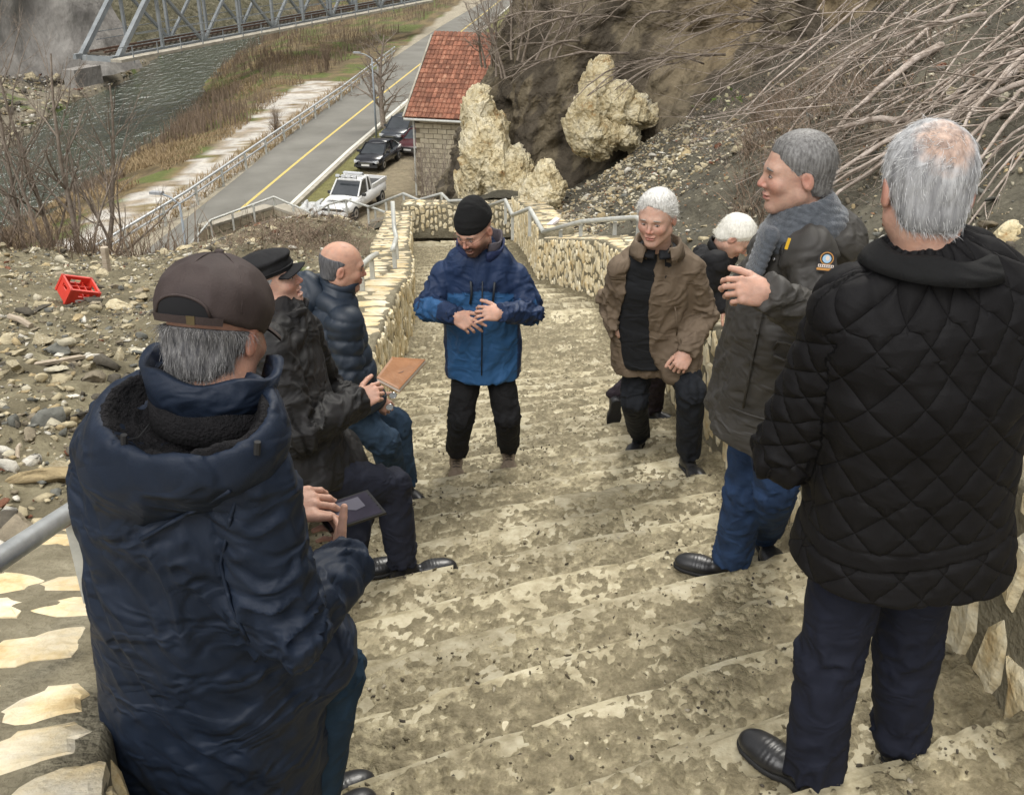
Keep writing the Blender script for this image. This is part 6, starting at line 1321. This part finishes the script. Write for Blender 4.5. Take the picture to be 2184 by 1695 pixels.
p5.collar(p5.J['neck']+[0, -.005, -.05], (.0, -.15, 1), (-.12, -1, 0), .096, .09, .075, TAN, .55, .012, .01, 'collar', fold=.075, hb=.085); p5.collar(p5.J['neck']+[0, -.01, -.035], (.0, -.12, 1), (-.15, -1, 0), .074, .074, .04, BS, .12, .006, .008, 'shirt_collar', fold=.035)
p5.trousers(cloth('blackslacks', (.012, .014, .018), .8), r=(.105, .082, .068), hip=.13, fold=.012, cut=.045)
WH_ = hairmat('whitehair', (.42, .41, .38), (.74, .73, .69)); p5.hair(WH_, t=.017, front=-.002, n=5200, L=.032, seed=3, comb=(.35, -.9, .3), wave=.12, rough=.0025, lift=.14, side=.4)
for a in 'LR': p5.shoe(a, LE, SO, .29, .052, lace=SO)
line_on(p5, 'pocket_welt', [(1440, 655), (1444, 690), (1443, 715)], 5.1, .004, TAN, .006)
# ---- bent man in the black coat behind
p6 = Person('P6', 'white haired man in a black coat bending over the right wall', (.62, -.15, -.62), hs=1.08, snap='L')
p6.head(neckr=.055); p6.hand(p6.J['wrL'], (.5, -.2, -.6), (.6, -.6, .4), False, curls=(.5,)*4); p6.body(); p6.eyes(brow=(.5, .5, .5))
p6.torso([(1418, 712, 6.3, .20, .16), (1460, 640, 6.22, .21, .155), (1505, 585, 6.12, .20, .14), (1530, 560, 6.08, .13, .1), (1548, 545, 6.05, .08, .075)])
BC = cloth('blackcoat', (.012, .012, .013), .8); p6.jacket(BC, h=.012, arm=(.082, .068, .056), fold=.012, seed=5)
p6.trousers(cloth('plumtrousers', (.020, .014, .018), .85), h=.013, r=(.10, .078, .066), fold=.012)
W2 = hairmat('ivoryhair', (.62, .60, .53), (.86, .84, .76)); p6.hair(W2, t=.016, front=.0, n=3600, L=.024, rough=.0025, lift=.1, seed=4, comb=(0, -.8, -.4))
p6.shoe('L', LE, SO, .28); p6.shoe('R', LE, SO, .28, up=unit([-.1, 1.0, .35])); p6.collar(p6.J['neck']+[-.03, 0, -.03], unit(p6.J['head']-p6.J['chest']), (0, -1, -.3), .078, .075, .05, BC, .4, .01, .01)
# ---- man in the grey parka with scarf
p7 = Person('P7', 'grey haired man in a dark grey parka and scarf raising one hand', (-1, .02, -.06), hs=1.08, snap='LR')
p7.head(ruddy=1.1, jaw=1.05, nose=1.1, h=.0028); j = p7.J
p7.hand(j['wrL'], (-.95, -.12, .16), (.06, -.86, .55), False, curls=(.95, .85, .75, .65), curl2=(.95, .9, .8, .7), thumb=(.62, .75, -.35), spread=.04, hsz=1.04)
p7.body(); p7.eyes(brow=(.16, .15, .14))
p7.torso([(1616, 893, 3.37, .255, .20), (1638, 790, 3.34, .24, .182), (1664, 660, 3.26, .245, .168), (1694, 572, 3.21, .215, .13), (1706, 515, 3.2, .12, .10)])
PK = wrinkle(mat('greyparka', [(.3, (.040, .037, .033)), (.7, (.060, .056, .050))], scale=6, rough=.62, bump=.3, bscale=300, spec=.35, bdist=.002), 0.5)
p7.jacket(PK, h=.0095, arm=(.084, .076, .056), fold=.015, seed=21, one=(True, True), hem_off=0); p7.surf = lambda p: np.minimum(p7.tors_fn(p, .006), cap(p, p7.J['shL'], p7.J['elL'], .098, .084))
hc = P(1768, 470, 3.3)
def hood7(p):
    a = ell(p, P(1762, 492, 3.25), (.135, .17, .085), roty(.55)); b = cap(p, P(1690, 535, 3.08), P(1795, 505, 3.25), .038, .06); c_ = cap(p, P(1650, 545, 3.05), P(1722, 520, 3.03), .045, .055); d = smin(a, b, .05)
    return smax(d, -ell(p, p7.J['neck']+[-.02, -.0, .07], (.12, .13, .085)), .02)
p7.blob('hood', hood7, [P(1768, 470, 3.25), P(1640, 550, 3.05)], .24, PK, .009, lambda v: (1-np.abs(2*fbm(v*[13, 13, 9], 2, 8)-1)*1.8)*.010)
SCF = mat('greyscarf', [(.3, (.050, .057, .066)), (.7, (.095, .105, .118))], scale=60, rough=.95, bump=.9, bscale=190, bdist=.004, sheen=.3)
nk = p7.J['neck']
def scarf7(p):
    d = None
    for dz, rr_, t in ((.012, .086, .031), (-.03, .106, .038), (.045, .074, .025)):
        q = p-(nk+[0, 0, dz]); tilt = q[:, 2]+.28*(-q[:, 0])*1.0; rad = np.sqrt(q[:, 0]**2+q[:, 1]**2); e = np.sqrt((rad-rr_)**2+(tilt*.75)**2)-t; d = e if d is None else smin(d, e, .007)
    e = eseg(p, P(1640, 500, 3.13), P(1600, 600, 3.1), .055, .028, .07, .02, V(0, 1, 0)); return smin(d, e, .012)
p7.blob('scarf', scarf7, [nk, P(1600, 620, 3.1)], .19, SCF, .006, lambda v: (np.abs(np.sin(v[:, 2]*130+v[:, 0]*60+fbm(v*12, 2, 2)*9))-.5)*.004)
p7.trousers(cloth('bluejeans', (.020, .042, .095), .8, var=.45, scale=11, bump=.4), r=(.105, .085, .080), hip=.135, fold=.012, cut=.03)
GH = hairmat('greyhair', (.09, .085, .08), (.24, .235, .225)); p7.hair(GH, t=.009, front=.002, n=5200, L=.018, seed=6, comb=(0, -.95, -.1), wave=.10, w=.0007, zc=-.06, rough=.0025, lift=.12, sb=hairmat('greystrand', (.10, .095, .09), (.36, .35, .34)))
p7.shoe('R', LE, SO, .30, .054, lace=SO); p7.shoe('L', LE, SO, .30, .054, lace=SO)
# sleeve patch, snap buttons, yellow tag
def patch(s, name, px, py, d, w, h, m, push=.012, n=None, shape=None):
    c = surf_pt(s, px, py, d, push); nrm = n if n is not None else unit(-c); r = unit(np.cross([0, 0, 1], nrm)); u = np.cross(nrm, r); sh = shape or [(-1, -1), (1, -1), (1, .35), (.7, .85), (0, 1), (-.7, .85), (-1, .35)]
    v = [c+r*a*w/2+u*b*h/2 for a, b in sh]+[c+r*a*w/2+u*b*h/2-nrm*.004 for a, b in sh]; k = len(sh); return part(name, v, [tuple(range(k))]+[(i, (i+1) % k, k+(i+1) % k, k+i)[::-1] for i in range(k)], m, s.root), c, r, u, nrm
PB = flat('patchblack', (.02, .018, .018), .8); PO = flat('patchorange', (.45, .22, .06), .8); PBL = flat('patchblue', (.30, .45, .58), .7); PW = flat('patchwhite', (.6, .52, .46), .8); YT = flat('yellowtag', (.70, .42, .03), .6); OT = flat('orangetag', (.75, .14, .03), .6)
pt_, c, r, u, nrm = patch(p7, 'sleeve_patch', 1763, 557, 3.02, .052, .064, PB, .016)
def sub(cx, cy, w, h, m, name, shp=((-1, -1), (1, -1), (1, 1), (-1, 1)), o=.0012): q = c+nrm*o; part(name, [q+r*(cx+a*w/2)+u*(cy+b*h/2) for a, b in shp], [tuple(range(len(shp)))], m, pt_)
circ = [(math.cos(t), math.sin(t)) for t in np.linspace(0, 6.283, 16, endpoint=False)]
sub(0, .008, .040, .040, PO, 'patch_ring', circ); sub(0, .008, .034, .034, PB, 'patch_field', circ, .0018); sub(0, .007, .026, .026, PBL, 'patch_globe', circ, .0024); sub(.002, .009, .012, .016, PW, 'patch_figure', circ, .003)
sub(0, -.015, .046, .009, PW, 'patch_lettering', o=.002); sub(-.004, -.025, .044, .007, PO, 'patch_lettering', o=.002)
for k in range(7): sub(-.019+.0063*k, -.015, .0028, .0055, PB, 'patch_letter', o=.0026)
for (a, b) in ((1633, 533), (1651, 553)): cc_ = surf_pt(p7, a, b, 3.05, .02); v, f = ico(1); part('snap_button', v*.0055+cc_, F(f), M['chrome'], p7.root)
cc_ = surf_pt(p7, 1680, 520, 3.02, .05); v, f = boxv(cc_+[0, 0, 0], (.009, .004, .035), roty(.2)); part('yellow_tag', v, f, YT, p7.root)
cc_ = surf_pt(p7, 1769, 587, 3.0, .016); v, f = boxv(cc_, (.012, .004, .009), roty(-.6)); part('orange_tag', v, f, OT, p7.root)
line_on(p7, 'pocket_flap', [(1650, 758), (1690, 775), (1730, 790)], 3.2, .006, PK, .008); line_on(p7, 'pocket_seam', [(1648, 745), (1660, 728), (1740, 745)], 3.2, .005, PK, .006)
line_on(p7, 'front_seam', [(1640, 600), (1618, 700), (1600, 790), (1585, 870)], 3.25, .005, PK, .006); line_on(p7, 'hem_seam', [(1555, 868), (1600, 885), (1650, 899), (1700, 905)], 3.3, .004, PK, .006)
# ---- man in the quilted black jacket, back view
p8 = Person('P8', 'man seen from behind in a black quilted jacket with thinning white hair', (.10, 1, -.22), hs=1.0, snap='LR')
p8.head(h=.0028, neckr=.062, fat=1.0, ruddy=1.3, tint=(1, .97, .95)); p8.body()
p8.torso([(1915, 1188, 2.0, .262, .185), (1948, 960, 1.94, .217, .168), (1975, 800, 1.89, .228, .165), (1983, 680, 1.86, .222, .14), (1985, 615, 1.85, .16, .11), (1985, 575, 1.84, .09, .09)])
QJ = wrinkle(mat('quiltednylon', [(.3, (.007, .0065, .007)), (.7, (.011, .0105, .011))], scale=8, rough=.72, bump=.3, bscale=220, spec=.16, bdist=.002), 0.15)
def quiltbump(m):
    n, l = m.node_tree.nodes, m.node_tree.links; b = n['Principled BSDF']; at = n.new('ShaderNodeAttribute'); at.attribute_name = 'uvw'; sp = n.new('ShaderNodeSeparateXYZ'); l.new(at.outputs['Vector'], sp.inputs[0])
    def mm(op, a, b_=None):
        q = n.new('ShaderNodeMath'); q.operation = op
        for k, v_ in enumerate((a, b_)):
            if v_ is None: continue
            if isinstance(v_, (int, float)): q.inputs[k].default_value = v_
            else: l.new(v_, q.inputs[k])
        return q.outputs[0]
    s1 = mm('ABSOLUTE', mm('SINE', mm('MULTIPLY', mm('ADD', sp.outputs[0], sp.outputs[1]), math.pi/.098))); s2 = mm('ABSOLUTE', mm('SINE', mm('MULTIPLY', mm('SUBTRACT', sp.outputs[0], sp.outputs[1]), math.pi/.098)))
    g = mm('POWER', mm('MAXIMUM', mm('MINIMUM', s1, s2), sp.outputs[2]), .35); bp = n.new('ShaderNodeBump'); bp.inputs['Strength'].default_value = .9; bp.inputs['Distance'].default_value = .007; l.new(g, bp.inputs['Height'])
    if b.inputs['Normal'].links: l.new(b.inputs['Normal'].links[0].from_socket, bp.inputs['Normal'])
    l.new(bp.outputs[0], b.inputs['Normal'])
quiltbump(QJ)
p8.jacket(QJ, h=.0062, arm=(.086, .074, .062), fold=.012, style='quilt', seed=31, blend=.022, hemn=(.05, 0, 1))
BLK = cloth('blackcorduroy', (.010, .010, .010), .9, bump=.6, bscale=200); p8.collar(p8.J['neck']+[0, .0, -.012], (.04, .03, 1), (0, 1, 0), .096, .090, .056, BLK, .5, .004, .008, 'collar', fold=.042)
p8.trousers(cloth('navytrousers', (.010, .012, .022), .8, bump=.3), h=.011, r=(.100, .084, .076), hip=.125, fold=.011)
SW = mat('silverhair', [(.35, (.45, .45, .46)), (.65, (1, 1, 1))], scale=60, rough=.6, bump=.5, bscale=300, scale3=(1, 1, .15), bdist=.003, attr=True); SW2 = hairmat('silverstrand', (.34, .34, .34), (.72, .72, .71))
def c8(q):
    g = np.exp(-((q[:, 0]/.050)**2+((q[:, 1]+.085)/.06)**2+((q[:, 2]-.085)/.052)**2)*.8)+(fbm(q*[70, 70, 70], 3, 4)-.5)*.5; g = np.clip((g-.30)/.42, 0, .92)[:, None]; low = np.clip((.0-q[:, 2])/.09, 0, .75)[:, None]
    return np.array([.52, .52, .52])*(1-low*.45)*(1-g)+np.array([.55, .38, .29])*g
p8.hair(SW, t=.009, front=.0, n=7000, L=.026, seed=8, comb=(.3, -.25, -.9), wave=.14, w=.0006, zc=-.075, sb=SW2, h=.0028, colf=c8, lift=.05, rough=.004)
r8 = np.random.default_rng(88); th_ = r8.uniform(0, 6.28, 420); ph_ = r8.uniform(.1, 1.2, 420); nn = np.column_stack([np.cos(th_)*np.cos(ph_)*.9, -np.abs(np.sin(th_))*np.cos(ph_)-.1, np.sin(ph_)]); rt = p8.hw(nn*[.077, .098, .087]+[0, -.012, .035]); nw = (nn/np.linalg.norm(nn, axis=1, keepdims=True))@p8.R.T
strands(p8.root, 'crown_strands', rt, nw*.05+np.array([-.5, -.1, -.25])+r8.normal(0, .2, (420, 3)), .045, SW2, 9, .00055, .4, 5, .1)
p8.shoe('L', LE, SO, .30, .054, drop=.085); p8.shoe('R', LE, SO, .30, .054, drop=.085)
# ---- bald man in the navy puffer
p3 = Person('P3', 'bald man in a dark navy puffer jacket and jeans on the left wall', (1, .22, -.16), hs=1.06, snap='LR')
p3.head(ruddy=1.0, fat=1.02, jaw=1.05, stubble=.25, stub_c=(.5, .42, .38), tint=(1.0, .93, .88)); j = p3.J
p3.hand(j['wrR'], (.75, .1, -.65), (.4, -.7, .5), True, curls=(.9, .9, .8, .7)); p3.body(); p3.eyes(brow=(.03, .03, .03))
p3.torso([(742, 868, 4.72, .21, .17), (726, 790, 4.73, .205, .165), (706, 705, 4.75, .205, .155), (704, 645, 4.75, .17, .12), (712, 618, 4.75, .09, .09)])
PU = mat('navypuffer', [(.3, (.012, .020, .032)), (.7, (.020, .030, .046))], scale=8, rough=.5, bump=.25, bscale=160, spec=.4, bdist=.003)
p3.jacket(PU, h=.0095, arm=(.090, .078, .058), fold=.010, style='puff', seed=41)
def hood3(p):
    d = smin(ell(p, P(655, 632, 4.78), (.15, .17, .10), roty(-.3)), cap(p, P(650, 600, 4.72), P(740, 655, 4.68), .055, .045), .05); return smax(d, -cap(p, p3.J['neck'], p3.J['head'], .085, .09), .02)
p3.blob('hood', hood3, [P(640, 600, 4.75), P(745, 650, 4.7)], .22, PU, .010, lambda v: (np.abs(np.sin(v[:, 0]*38+v[:, 2]*14))**.5-.6)*.012)
p3.collar(p3.J['neck']+[0.02, 0, -.03], (.1, 0, 1), (1, .2, 0), .088, .085, .07, PU, .35, .02, .014)
p3.trousers(cloth('washedjeans', (.035, .062, .10), .85, var=.4, scale=10), h=.012, r=(.105, .085, .072), hip=.135, fold=.011)
DH = hairmat('darkgreyhair', (.05, .05, .055), (.14, .14, .145)); zm = lambda q: .052-.25*np.clip(q[:, 1]+.02, 0, 1)*1.6+.12*np.clip(-q[:, 1]-.04, 0, 1)
p3.hair(DH, t=.0035, front=-.012, rough=.002, n=0, zc=-.055, zmax=zm, seed=12)
for a in 'LR': p3.shoe(a, LE, SO, .27, .05)
# ---- man in the black cap and jacket
p2 = Person('P2', 'man in a black peaked cap and black jacket sitting, holding up a notebook', (.84, .02, .22), hs=1.06, snap='LR')
p2.head(ruddy=1.1, mouth=.016, stubble=.3, stub_c=(.5, .45, .42)); j = p2.J
p2.hand(j['wrR'], (.85, .15, .42), (-.25, -.85, .45), True, curls=(1.25, 1.2, 1.15, 1.0), curl2=(1.3, 1.2, 1.2, 1.1), thumb=(.75, .6, -.5), hsz=1.05); p2.body(); p2.eyes(brow=(.15, .14, .13))
p2.torso([(640, 1010, 3.62, .24, .20), (622, 890, 3.68, .22, .17), (603, 790, 3.74, .215, .155), (604, 712, 3.79, .18, .125), (603, 675, 3.81, .10, .095)])
BJ2 = wrinkle(mat('blackjacket', [(.3, (.009, .009, .009)), (.7, (.015, .014, .014))], scale=7, rough=.62, bump=.3, bscale=300, spec=.3, bdist=.002), 0.5)
ex2 = lambda p: eseg(p, P(650, 970, 3.62), P(735, 985, 3.78), .19, .13, .17, .10, V(0, 1, .1))
p2.jacket(BJ2, h=.0088, arm=(.092, .086, .064), fold=.014, seed=51, extra=ex2, hem_off=-.05)
p2.collar(p2.J['neck']+[.01, 0, -.035], (.1, 0, 1), (.9, .1, 0), .092, .088, .075, BJ2, .3, .014, .012)
p2.trousers(cloth('navyslacks', (.012, .014, .024), .8), r=(.108, .086, .068), hip=.11, fold=.011, pel=P(655, 950, 3.68), cut=.02)
p2.hair(hairmat('saltpepper', (.18, .18, .18), (.5, .5, .49)), t=.010, front=-.004, n=1500, L=.016, seed=14, comb=(0, -.3, -.9), zmax=lambda q: .03+0*q[:, 0])
BCP = cloth('blackcap', (.013, .013, .014), .85)
def capf(s, t=.0, peak=.0):
    def fn(p): q = s.hl(p); d = ell(q, (0, -.012, .046), (.090+t, .112+t, .088+t)); return smax(d, .036-.10*q[:, 1]-q[:, 2], .005)*s.hs
    return fn
def cap2(p):
    q = p2.hl(p); d = ell(q, (0, -.012, .05), (.092, .113, .070)); top = ell(q, (0, -.01, .092), (.098, .116, .024)); return smax(smin(d, top, .02), .036-q[:, 2], .005)*p2.hs
p2.blob('cap', cap2, [p2.H], .19, BCP, .005, lambda v: (fbm(v*18, 2, 3)-.5)*.006)
def brim(s, m, z0=.04, L=.075, drop=.022, w=.078, y0=.075, name='cap_brim'):
    v = []; na, nb2 = 17, 6
    for lay in (0, .0045):
        for i in range(na):
            t = -1.15+2.3*i/(na-1)
            for k in range(nb2): r_ = k/(nb2-1); x = math.sin(t)*(w+.012*r_); y = y0-.035*(1-math.cos(t))*1.4+L*r_*math.cos(t)**.6 if math.cos(t) > 0 else y0; z = z0-drop*r_**1.3-.018*math.sin(t)**2*1.2; v.append((x, y, z+lay))
    g = grid_faces(na, nb2); f = [tuple(q) for q in g]+[tuple(int(x)+na*nb2 for x in q[::-1]) for q in g]; N_ = na*nb2
    for i in range(na-1): a, b = i*nb2+nb2-1, (i+1)*nb2+nb2-1; f.append((a, b, b+N_, a+N_))
    return part(name, s.hw(np.array(v)), f, m, s.root, smooth=True)
brim(p2, BCP, .038, .07, .006); a = np.linspace(0, 6.283, 40); poly_tube(p2, 'cap_band', p2.hw(np.column_stack([.0935*np.sin(a), -.012+.1145*np.cos(a), np.full(40, .052)])), .0035, BCP)
p2.shoe('R', LE, SO, .31, .056); p2.shoe('L', LE, SO, .30, .054)
# ---- man in the navy hooded parka and brown cap, back view
p1 = Person('P1', 'man seen from behind in a navy hooded parka and dark brown baseball cap', (.24, .95, -.40), hs=1.04)
p1.head(h=.0028, neckr=.064, ruddy=1.2, tint=(.95, .86, .8)); j = p1.J
p1.hand(P(728, 1196, 1.94), (-.20, .93, .22), (.95, .22, -.10), True, curls=(.5, .5, .45, .4), curl2=(.9, .9, .8, .8), thumb=(.85, .5, .12), tcurl=.02, hsz=.98)
p1.hand(P(585, 1082, 2.04), (.93, .22, .05), (-.1, -.45, .85), False, curls=(.5, .5, .45, .4), thumb=(.30, .95, .1), hsz=1.08, tcurl=.05)
p1.body()
p1.torso([(500, 1860, 1.92, .30, .25), (452, 1440, 1.80, .248, .20), (398, 1230, 1.73, .195, .17), (380, 1060, 1.70, .188, .165), (395, 968, 1.69, .175, .13), (445, 878, 1.69, .09, .09)])
H0 = P(395, 897, 1.58)
def hoodaxis(p): q = p-H0; R_ = np.stack([unit([1, -.25, 0]), unit([.2, .85, .42]), unit(np.cross(unit([1, -.25, 0]), unit([.2, .85, .42])))], 1); return q@R_
PJ = wrinkle(mat('navyparka', [(.3, (.006, .012, .025)), (.7, (.010, .018, .036))], scale=6, rough=.62, bump=.3, bscale=260, spec=.3, bdist=.002), 0.6)
p1.jacket(PJ, h=.0072, arm=(.080, .086, .060), fold=.017, seed=61, cuff=.0, blend=.055, extra=lambda p: eseg(p, P(500, 1520, 1.84), P(655, 1385, 1.84), .17, .15, .12, .11, V(0, 1, .3)), hem_off=-.2, carve=lambda p: ell(hoodaxis(p), (.006, .01, .055), (.156, .108, .122)))
FUR = mat('blackfur', [(.3, (.004, .004, .005)), (.7, (.012, .011, .012))], scale=40, rough=.95, bump=1, bscale=160, bdist=.01, sheen=.0)
def hood1(p):
    q = hoodaxis(p); d = ell(q, (.0, 0, -.03), (.185, .135, .115)); d = smin(d, cap(p, P(300, 1010, 1.60), P(262, 1165, 1.58), .085, .03), .08); d = smin(d, ell(p, P(396, 985, 1.62), (.18, .10, .08)), .05)
    d = smax(d, -ell(q, (.006, .01, .055), (.160, .112, .125)), .012); return d
p1.blob('hood', hood1, [H0+[0, 0, .12], H0-[0, 0, .26]], .22, PJ, .0065, lambda v: (1-np.abs(2*fbm(v*[10, 10, 7], 3, 8)-1)*1.8)*.009)
def fur1(p):
    q = hoodaxis(p); d = ell(q, (.0, 0, -.03), (.180, .130, .110)); d = smax(d, -ell(q, (.006, .01, .060), (.150, .103, .118)), .01); return smax(d, q[:, 2]-.055, .01)
p1.blob('fur_lining', fur1, [H0], .22, FUR, .006, lambda v: (fbm(v*110, 2, 8)-.5)*.010+(fbm(v*25, 2, 8)-.5)*.014)
p1.collar(p1.J['neck']+[-.01, .01, -.035], unit([.12, .1, 1]), (.5, .85, 0), .112, .108, .085, PJ, .3, .018, .016); p1.collar(p1.J['neck']+[-.01, .01, -.075], unit([.12, .1, 1]), (.5, .85, 0), .118, .114, .06, FUR, .3, .004, .02, 'collar_lining')
for (a, b, c_) in ((546, 955, 1.49), (262, 940, 1.50)):
    q = P(a, b, c_); v, f = tube([q-[.0, 0, .012], q+[.004, 0, .012]], .006, 8); part('cord_toggle', v, f, SO, p1.root); poly_tube(p1, 'drawcord', [q, q+[.015, .03, -.01], q+[.03, .05, .005]], .0015, SO)
p1.trousers(cloth('darkjeans', (.014, .032, .055), .85, var=.3, bump=.35), h=.011, r=(.115, .092, .075), hip=.15, fold=.010); 
for a in 'LR': p1.shoe(a, LE, SO, .29)
p1.hair(hairmat('nape_greyhair', (.05, .05, .055), (.20, .195, .19)), t=.011, front=-.01, n=5200, L=.028, seed=15, comb=(.1, -.25, -.95), wave=.25, w=.0006, zc=-.085, zmax=lambda q: .01+0*q[:, 0], sb=hairmat('nape_strand', (.07, .07, .07), (.34, .33, .32)))
BCAP = mat('browncap', [(.3, (.034, .024, .022)), (.7, (.060, .044, .040))], scale=10, rough=.72, bump=.35, bscale=260, bdist=.002)
def cap1(p): q = p1.hl(p); d = ell(q, (0, -.010, .050), (.094, .116, .090)); return smax(d, .012-.06*q[:, 1]*-1*0-.16*(q[:, 1]+.0)-q[:, 2]-.0, .004)*p1.hs
p1.blob('cap', cap1, [p1.H], .19, BCAP, .0042, lambda v: (1-np.abs(2*fbm(v*[22, 22, 14], 2, 3)-1)*1.6)*.004)
brim(p1, BCAP, .03, .07, .02)
cc = lambda th, ph, k=1.0: p1.hw(np.array([.094*k*math.cos(ph)*math.sin(th), -.010+.116*k*math.cos(ph)*math.cos(th), .050+.090*k*math.sin(ph)]))
for th in np.radians([0, 60, 120, 180, 240, 300]): poly_tube(p1, 'cap_seam', [cc(th, ph, 1.018) for ph in np.linspace(-.1 if abs(th-math.pi) > .2 else .28, 1.5, 10)], .0014, BCAP)
v, f = ico(2); part('cap_button', v*[.009, .009, .006]+cc(0, math.pi/2, 1.03), F(f), BCAP, p1.root, smooth=True)
p1.surf = lambda p: np.minimum(p1.tors_fn(p, .006), hood1(p))
for px_ in ([(300, 1150), (350, 1122), (420, 1085), (490, 1046)],): line_on(p1, 'hood_seam', px_, 1.55, .0045, PJ, .003)
p1.surf = lambda p: cap(p, p1.J['shR'], p1.J['elR'], .088, .092)
line_on(p1, 'sleeve_seam', [(520, 1010), (492, 1100), (470, 1200), (492, 1290), (530, 1370)], 1.6, .004, PJ, .002)
# strap opening at the back
ah = np.linspace(-1, 1, 15); pv = []
for t in ah:
    for k in np.linspace(0, 1, 5): th = math.pi+t*.52; top = .30*math.sqrt(max(1-t*t, 0)); pv.append(cc(th, -.30+(top+.10)*k, 1.045))
part('back_opening', np.array(pv), grid_faces(15, 5), flat('blackmesh', (.008, .008, .009), .9), p1.root, smooth=True)
poly_tube(p1, 'opening_edge', [cc(math.pi+t*.54, -.20+.33*math.sqrt(max(1-t*t, 0)), 1.05) for t in np.linspace(-1, 1, 17)], .0026, BCAP)
def ribbon(th0, th1, ph0, ph1, k=1.05, n=16):
    v = [cc(th, ph, kk) for kk in (k, k+.02) for th in np.linspace(th0, th1, n) for ph in (ph0, ph1)]; g = grid_faces(n, 2); return np.array(v), [tuple(q) for q in g]+[tuple(int(x)+2*n for x in q[::-1]) for q in g]+[(0, 1, 2*n+1, 2*n), (2*n-2, 2*n-1, 4*n-1, 4*n-2)]+[(2*i, 2*i+2, 2*n+2*i+2, 2*n+2*i) for i in range(n-1)]+[(2*i+1, 2*i+3, 2*n+2*i+3, 2*n+2*i+1) for i in range(n-1)]
v, f = ribbon(math.pi-.75, math.pi+.75, -.36, -.22); part('cap_strap', v, f, BCAP, p1.root); v, f = ribbon(math.pi-.30, math.pi-.16, -.37, -.21, 1.062, 4); part('strap_buckle', v, f, flat('brassbuckle', (.20, .16, .09), .4, .7), p1.root)
# ------------------------------------------------------------------ things held
def quadbox_px(pix, ds, th, name, mtop, label, cat, mside=None):
    c = [P(a, b, d) for (a, b), d in zip(pix, ds)]; n = unit(np.cross(c[1]-c[0], c[3]-c[0])); n = n if np.dot(n, -np.array(c[0])) > 0 else -n; t = empty(name, sum(c)/4, label, cat); return t, c, n
t, c, n = quadbox_px([(836, 762), (908, 767), (851, 831), (803, 806)], [4.06, 4.04, 3.86, 3.90], .018, 'notebook', None, 'brown notebook with cream pages held up by the man in the black cap', 'notebook')
M['notecover'] = mat('notecover', [(.3, (.20, .085, .03)), (.7, (.29, .13, .05))], scale=15, rough=.5, bump=.1); M['pages'] = flat('pages', (.66, .60, .52), .8)
def slabq(c, n, o0, o1, k, name, m, root): 
    g = sum(c)/4; c = [g+(x-g)*k for x in c]; v = [x+n*o0 for x in c]+[x+n*o1 for x in c]; return part(name, v, [(0, 1, 2, 3)[::-1], (4, 5, 6, 7), (0, 1, 5, 4), (1, 2, 6, 5), (2, 3, 7, 6), (3, 0, 4, 7)], m, root)
slabq(c, n, 0, .0025, 1, 'front_cover', M['notecover'], t); slabq(c, n, -.016, -.0005, .985, 'pages', M['pages'], t); slabq(c, n, -.019, -.0165, 1, 'back_cover', M['notecover'], t)
g = sum(c)/4; e1, e2 = unit(c[1]-c[0]), unit(c[3]-c[0]); lv = [g+n*.0032+e1*.026*math.cos(a)+e2*.022*math.sin(a) for a in np.linspace(0, 6.28, 16, endpoint=False)]; part('cover_emblem', lv, [tuple(range(16))], flat('embossedgrey', (.12, .07, .05), .6), t)
v, f = tube([c[0]*.78+c[1]*.22+n*.003, c[0]*.78+c[1]*.22-n*.02], .0015, 5); part('bookmark_ribbon', v, f, M['redplastic'], t)
t, c, n = quadbox_px([(662, 1084), (784, 1044), (824, 1092), (702, 1132)], [2.08, 2.13, 2.07, 2.02], .01, 'phone', None, 'black smartphone held by the man in the brown cap', 'phone')
slabq(c, n, -.009, 0, 1, 'phone_case', flat('phonecase', (.012, .012, .012), .4), t)
SCR = mat('phonescreen', [(.35, (.02, .018, .028)), (.6, (.035, .03, .045))], scale=12, rough=.3, bump=0, spec=.2); slabq(c, n, 0, .0008, .90, 'screen', SCR, t)
g = sum(c)/4; e1, e2 = (c[1]-c[0]), (c[3]-c[0]); q = [g-e1*.40+e2*a for a in (0,)]
part('screen_picture', [g+e1*(-.30)+e2*-.36+n*.0014, g+e1*.28+e2*-.36+n*.0014, g+e1*.28+e2*.05+n*.0014, g+e1*.1+e2*.10+n*.0014, g+e1*-.02+e2*-.02+n*.0014, g+e1*-.16+e2*.12+n*.0014, g+e1*-.30+e2*.04+n*.0014], [tuple(range(7))], flat('screengrey', (.10, .095, .12), .4), t)
part('screen_mark', [g+e1*a+e2*b+n*.002 for a, b in ((-.05, -.24), (-.01, -.26), (0, -.19), (-.04, -.17))], [(0, 1, 2, 3)], flat('screenorange', (.5, .17, .05), .2), t)
for k in range(5): v, f = ico(0); part('camera_dot', v*.0016+g+e1*.455+e2*(-.3+.15*k)+n*.001, F(f), SO, t)
t = empty('eyeglasses', P(833, 855, 4.72), 'thin wire eyeglasses dangling from the hand of the bald man', 'glasses')
for (a, b) in ((838, 843), (831, 868)):
    q = P(a, b, 4.72); tt = np.linspace(0, 6.283, 18); v, f = tube(q+np.column_stack([.020*np.cos(tt), .006*np.cos(tt), .017*np.sin(tt)]), .0014, 5); rr2 = part('rim', v, f, M['chrome'], t); part('lens', q+np.column_stack([.019*np.cos(tt[:-1]), .006*np.cos(tt[:-1]), .016*np.sin(tt[:-1])]), [tuple(range(17))], flat('lens', (.45, .48, .5), .05), rr2)
v, f = tube([P(842, 838, 4.72), P(822, 842, 4.72), P(812, 852, 4.70)], .0012, 5); part('temple', v, f, M['chrome'], t)
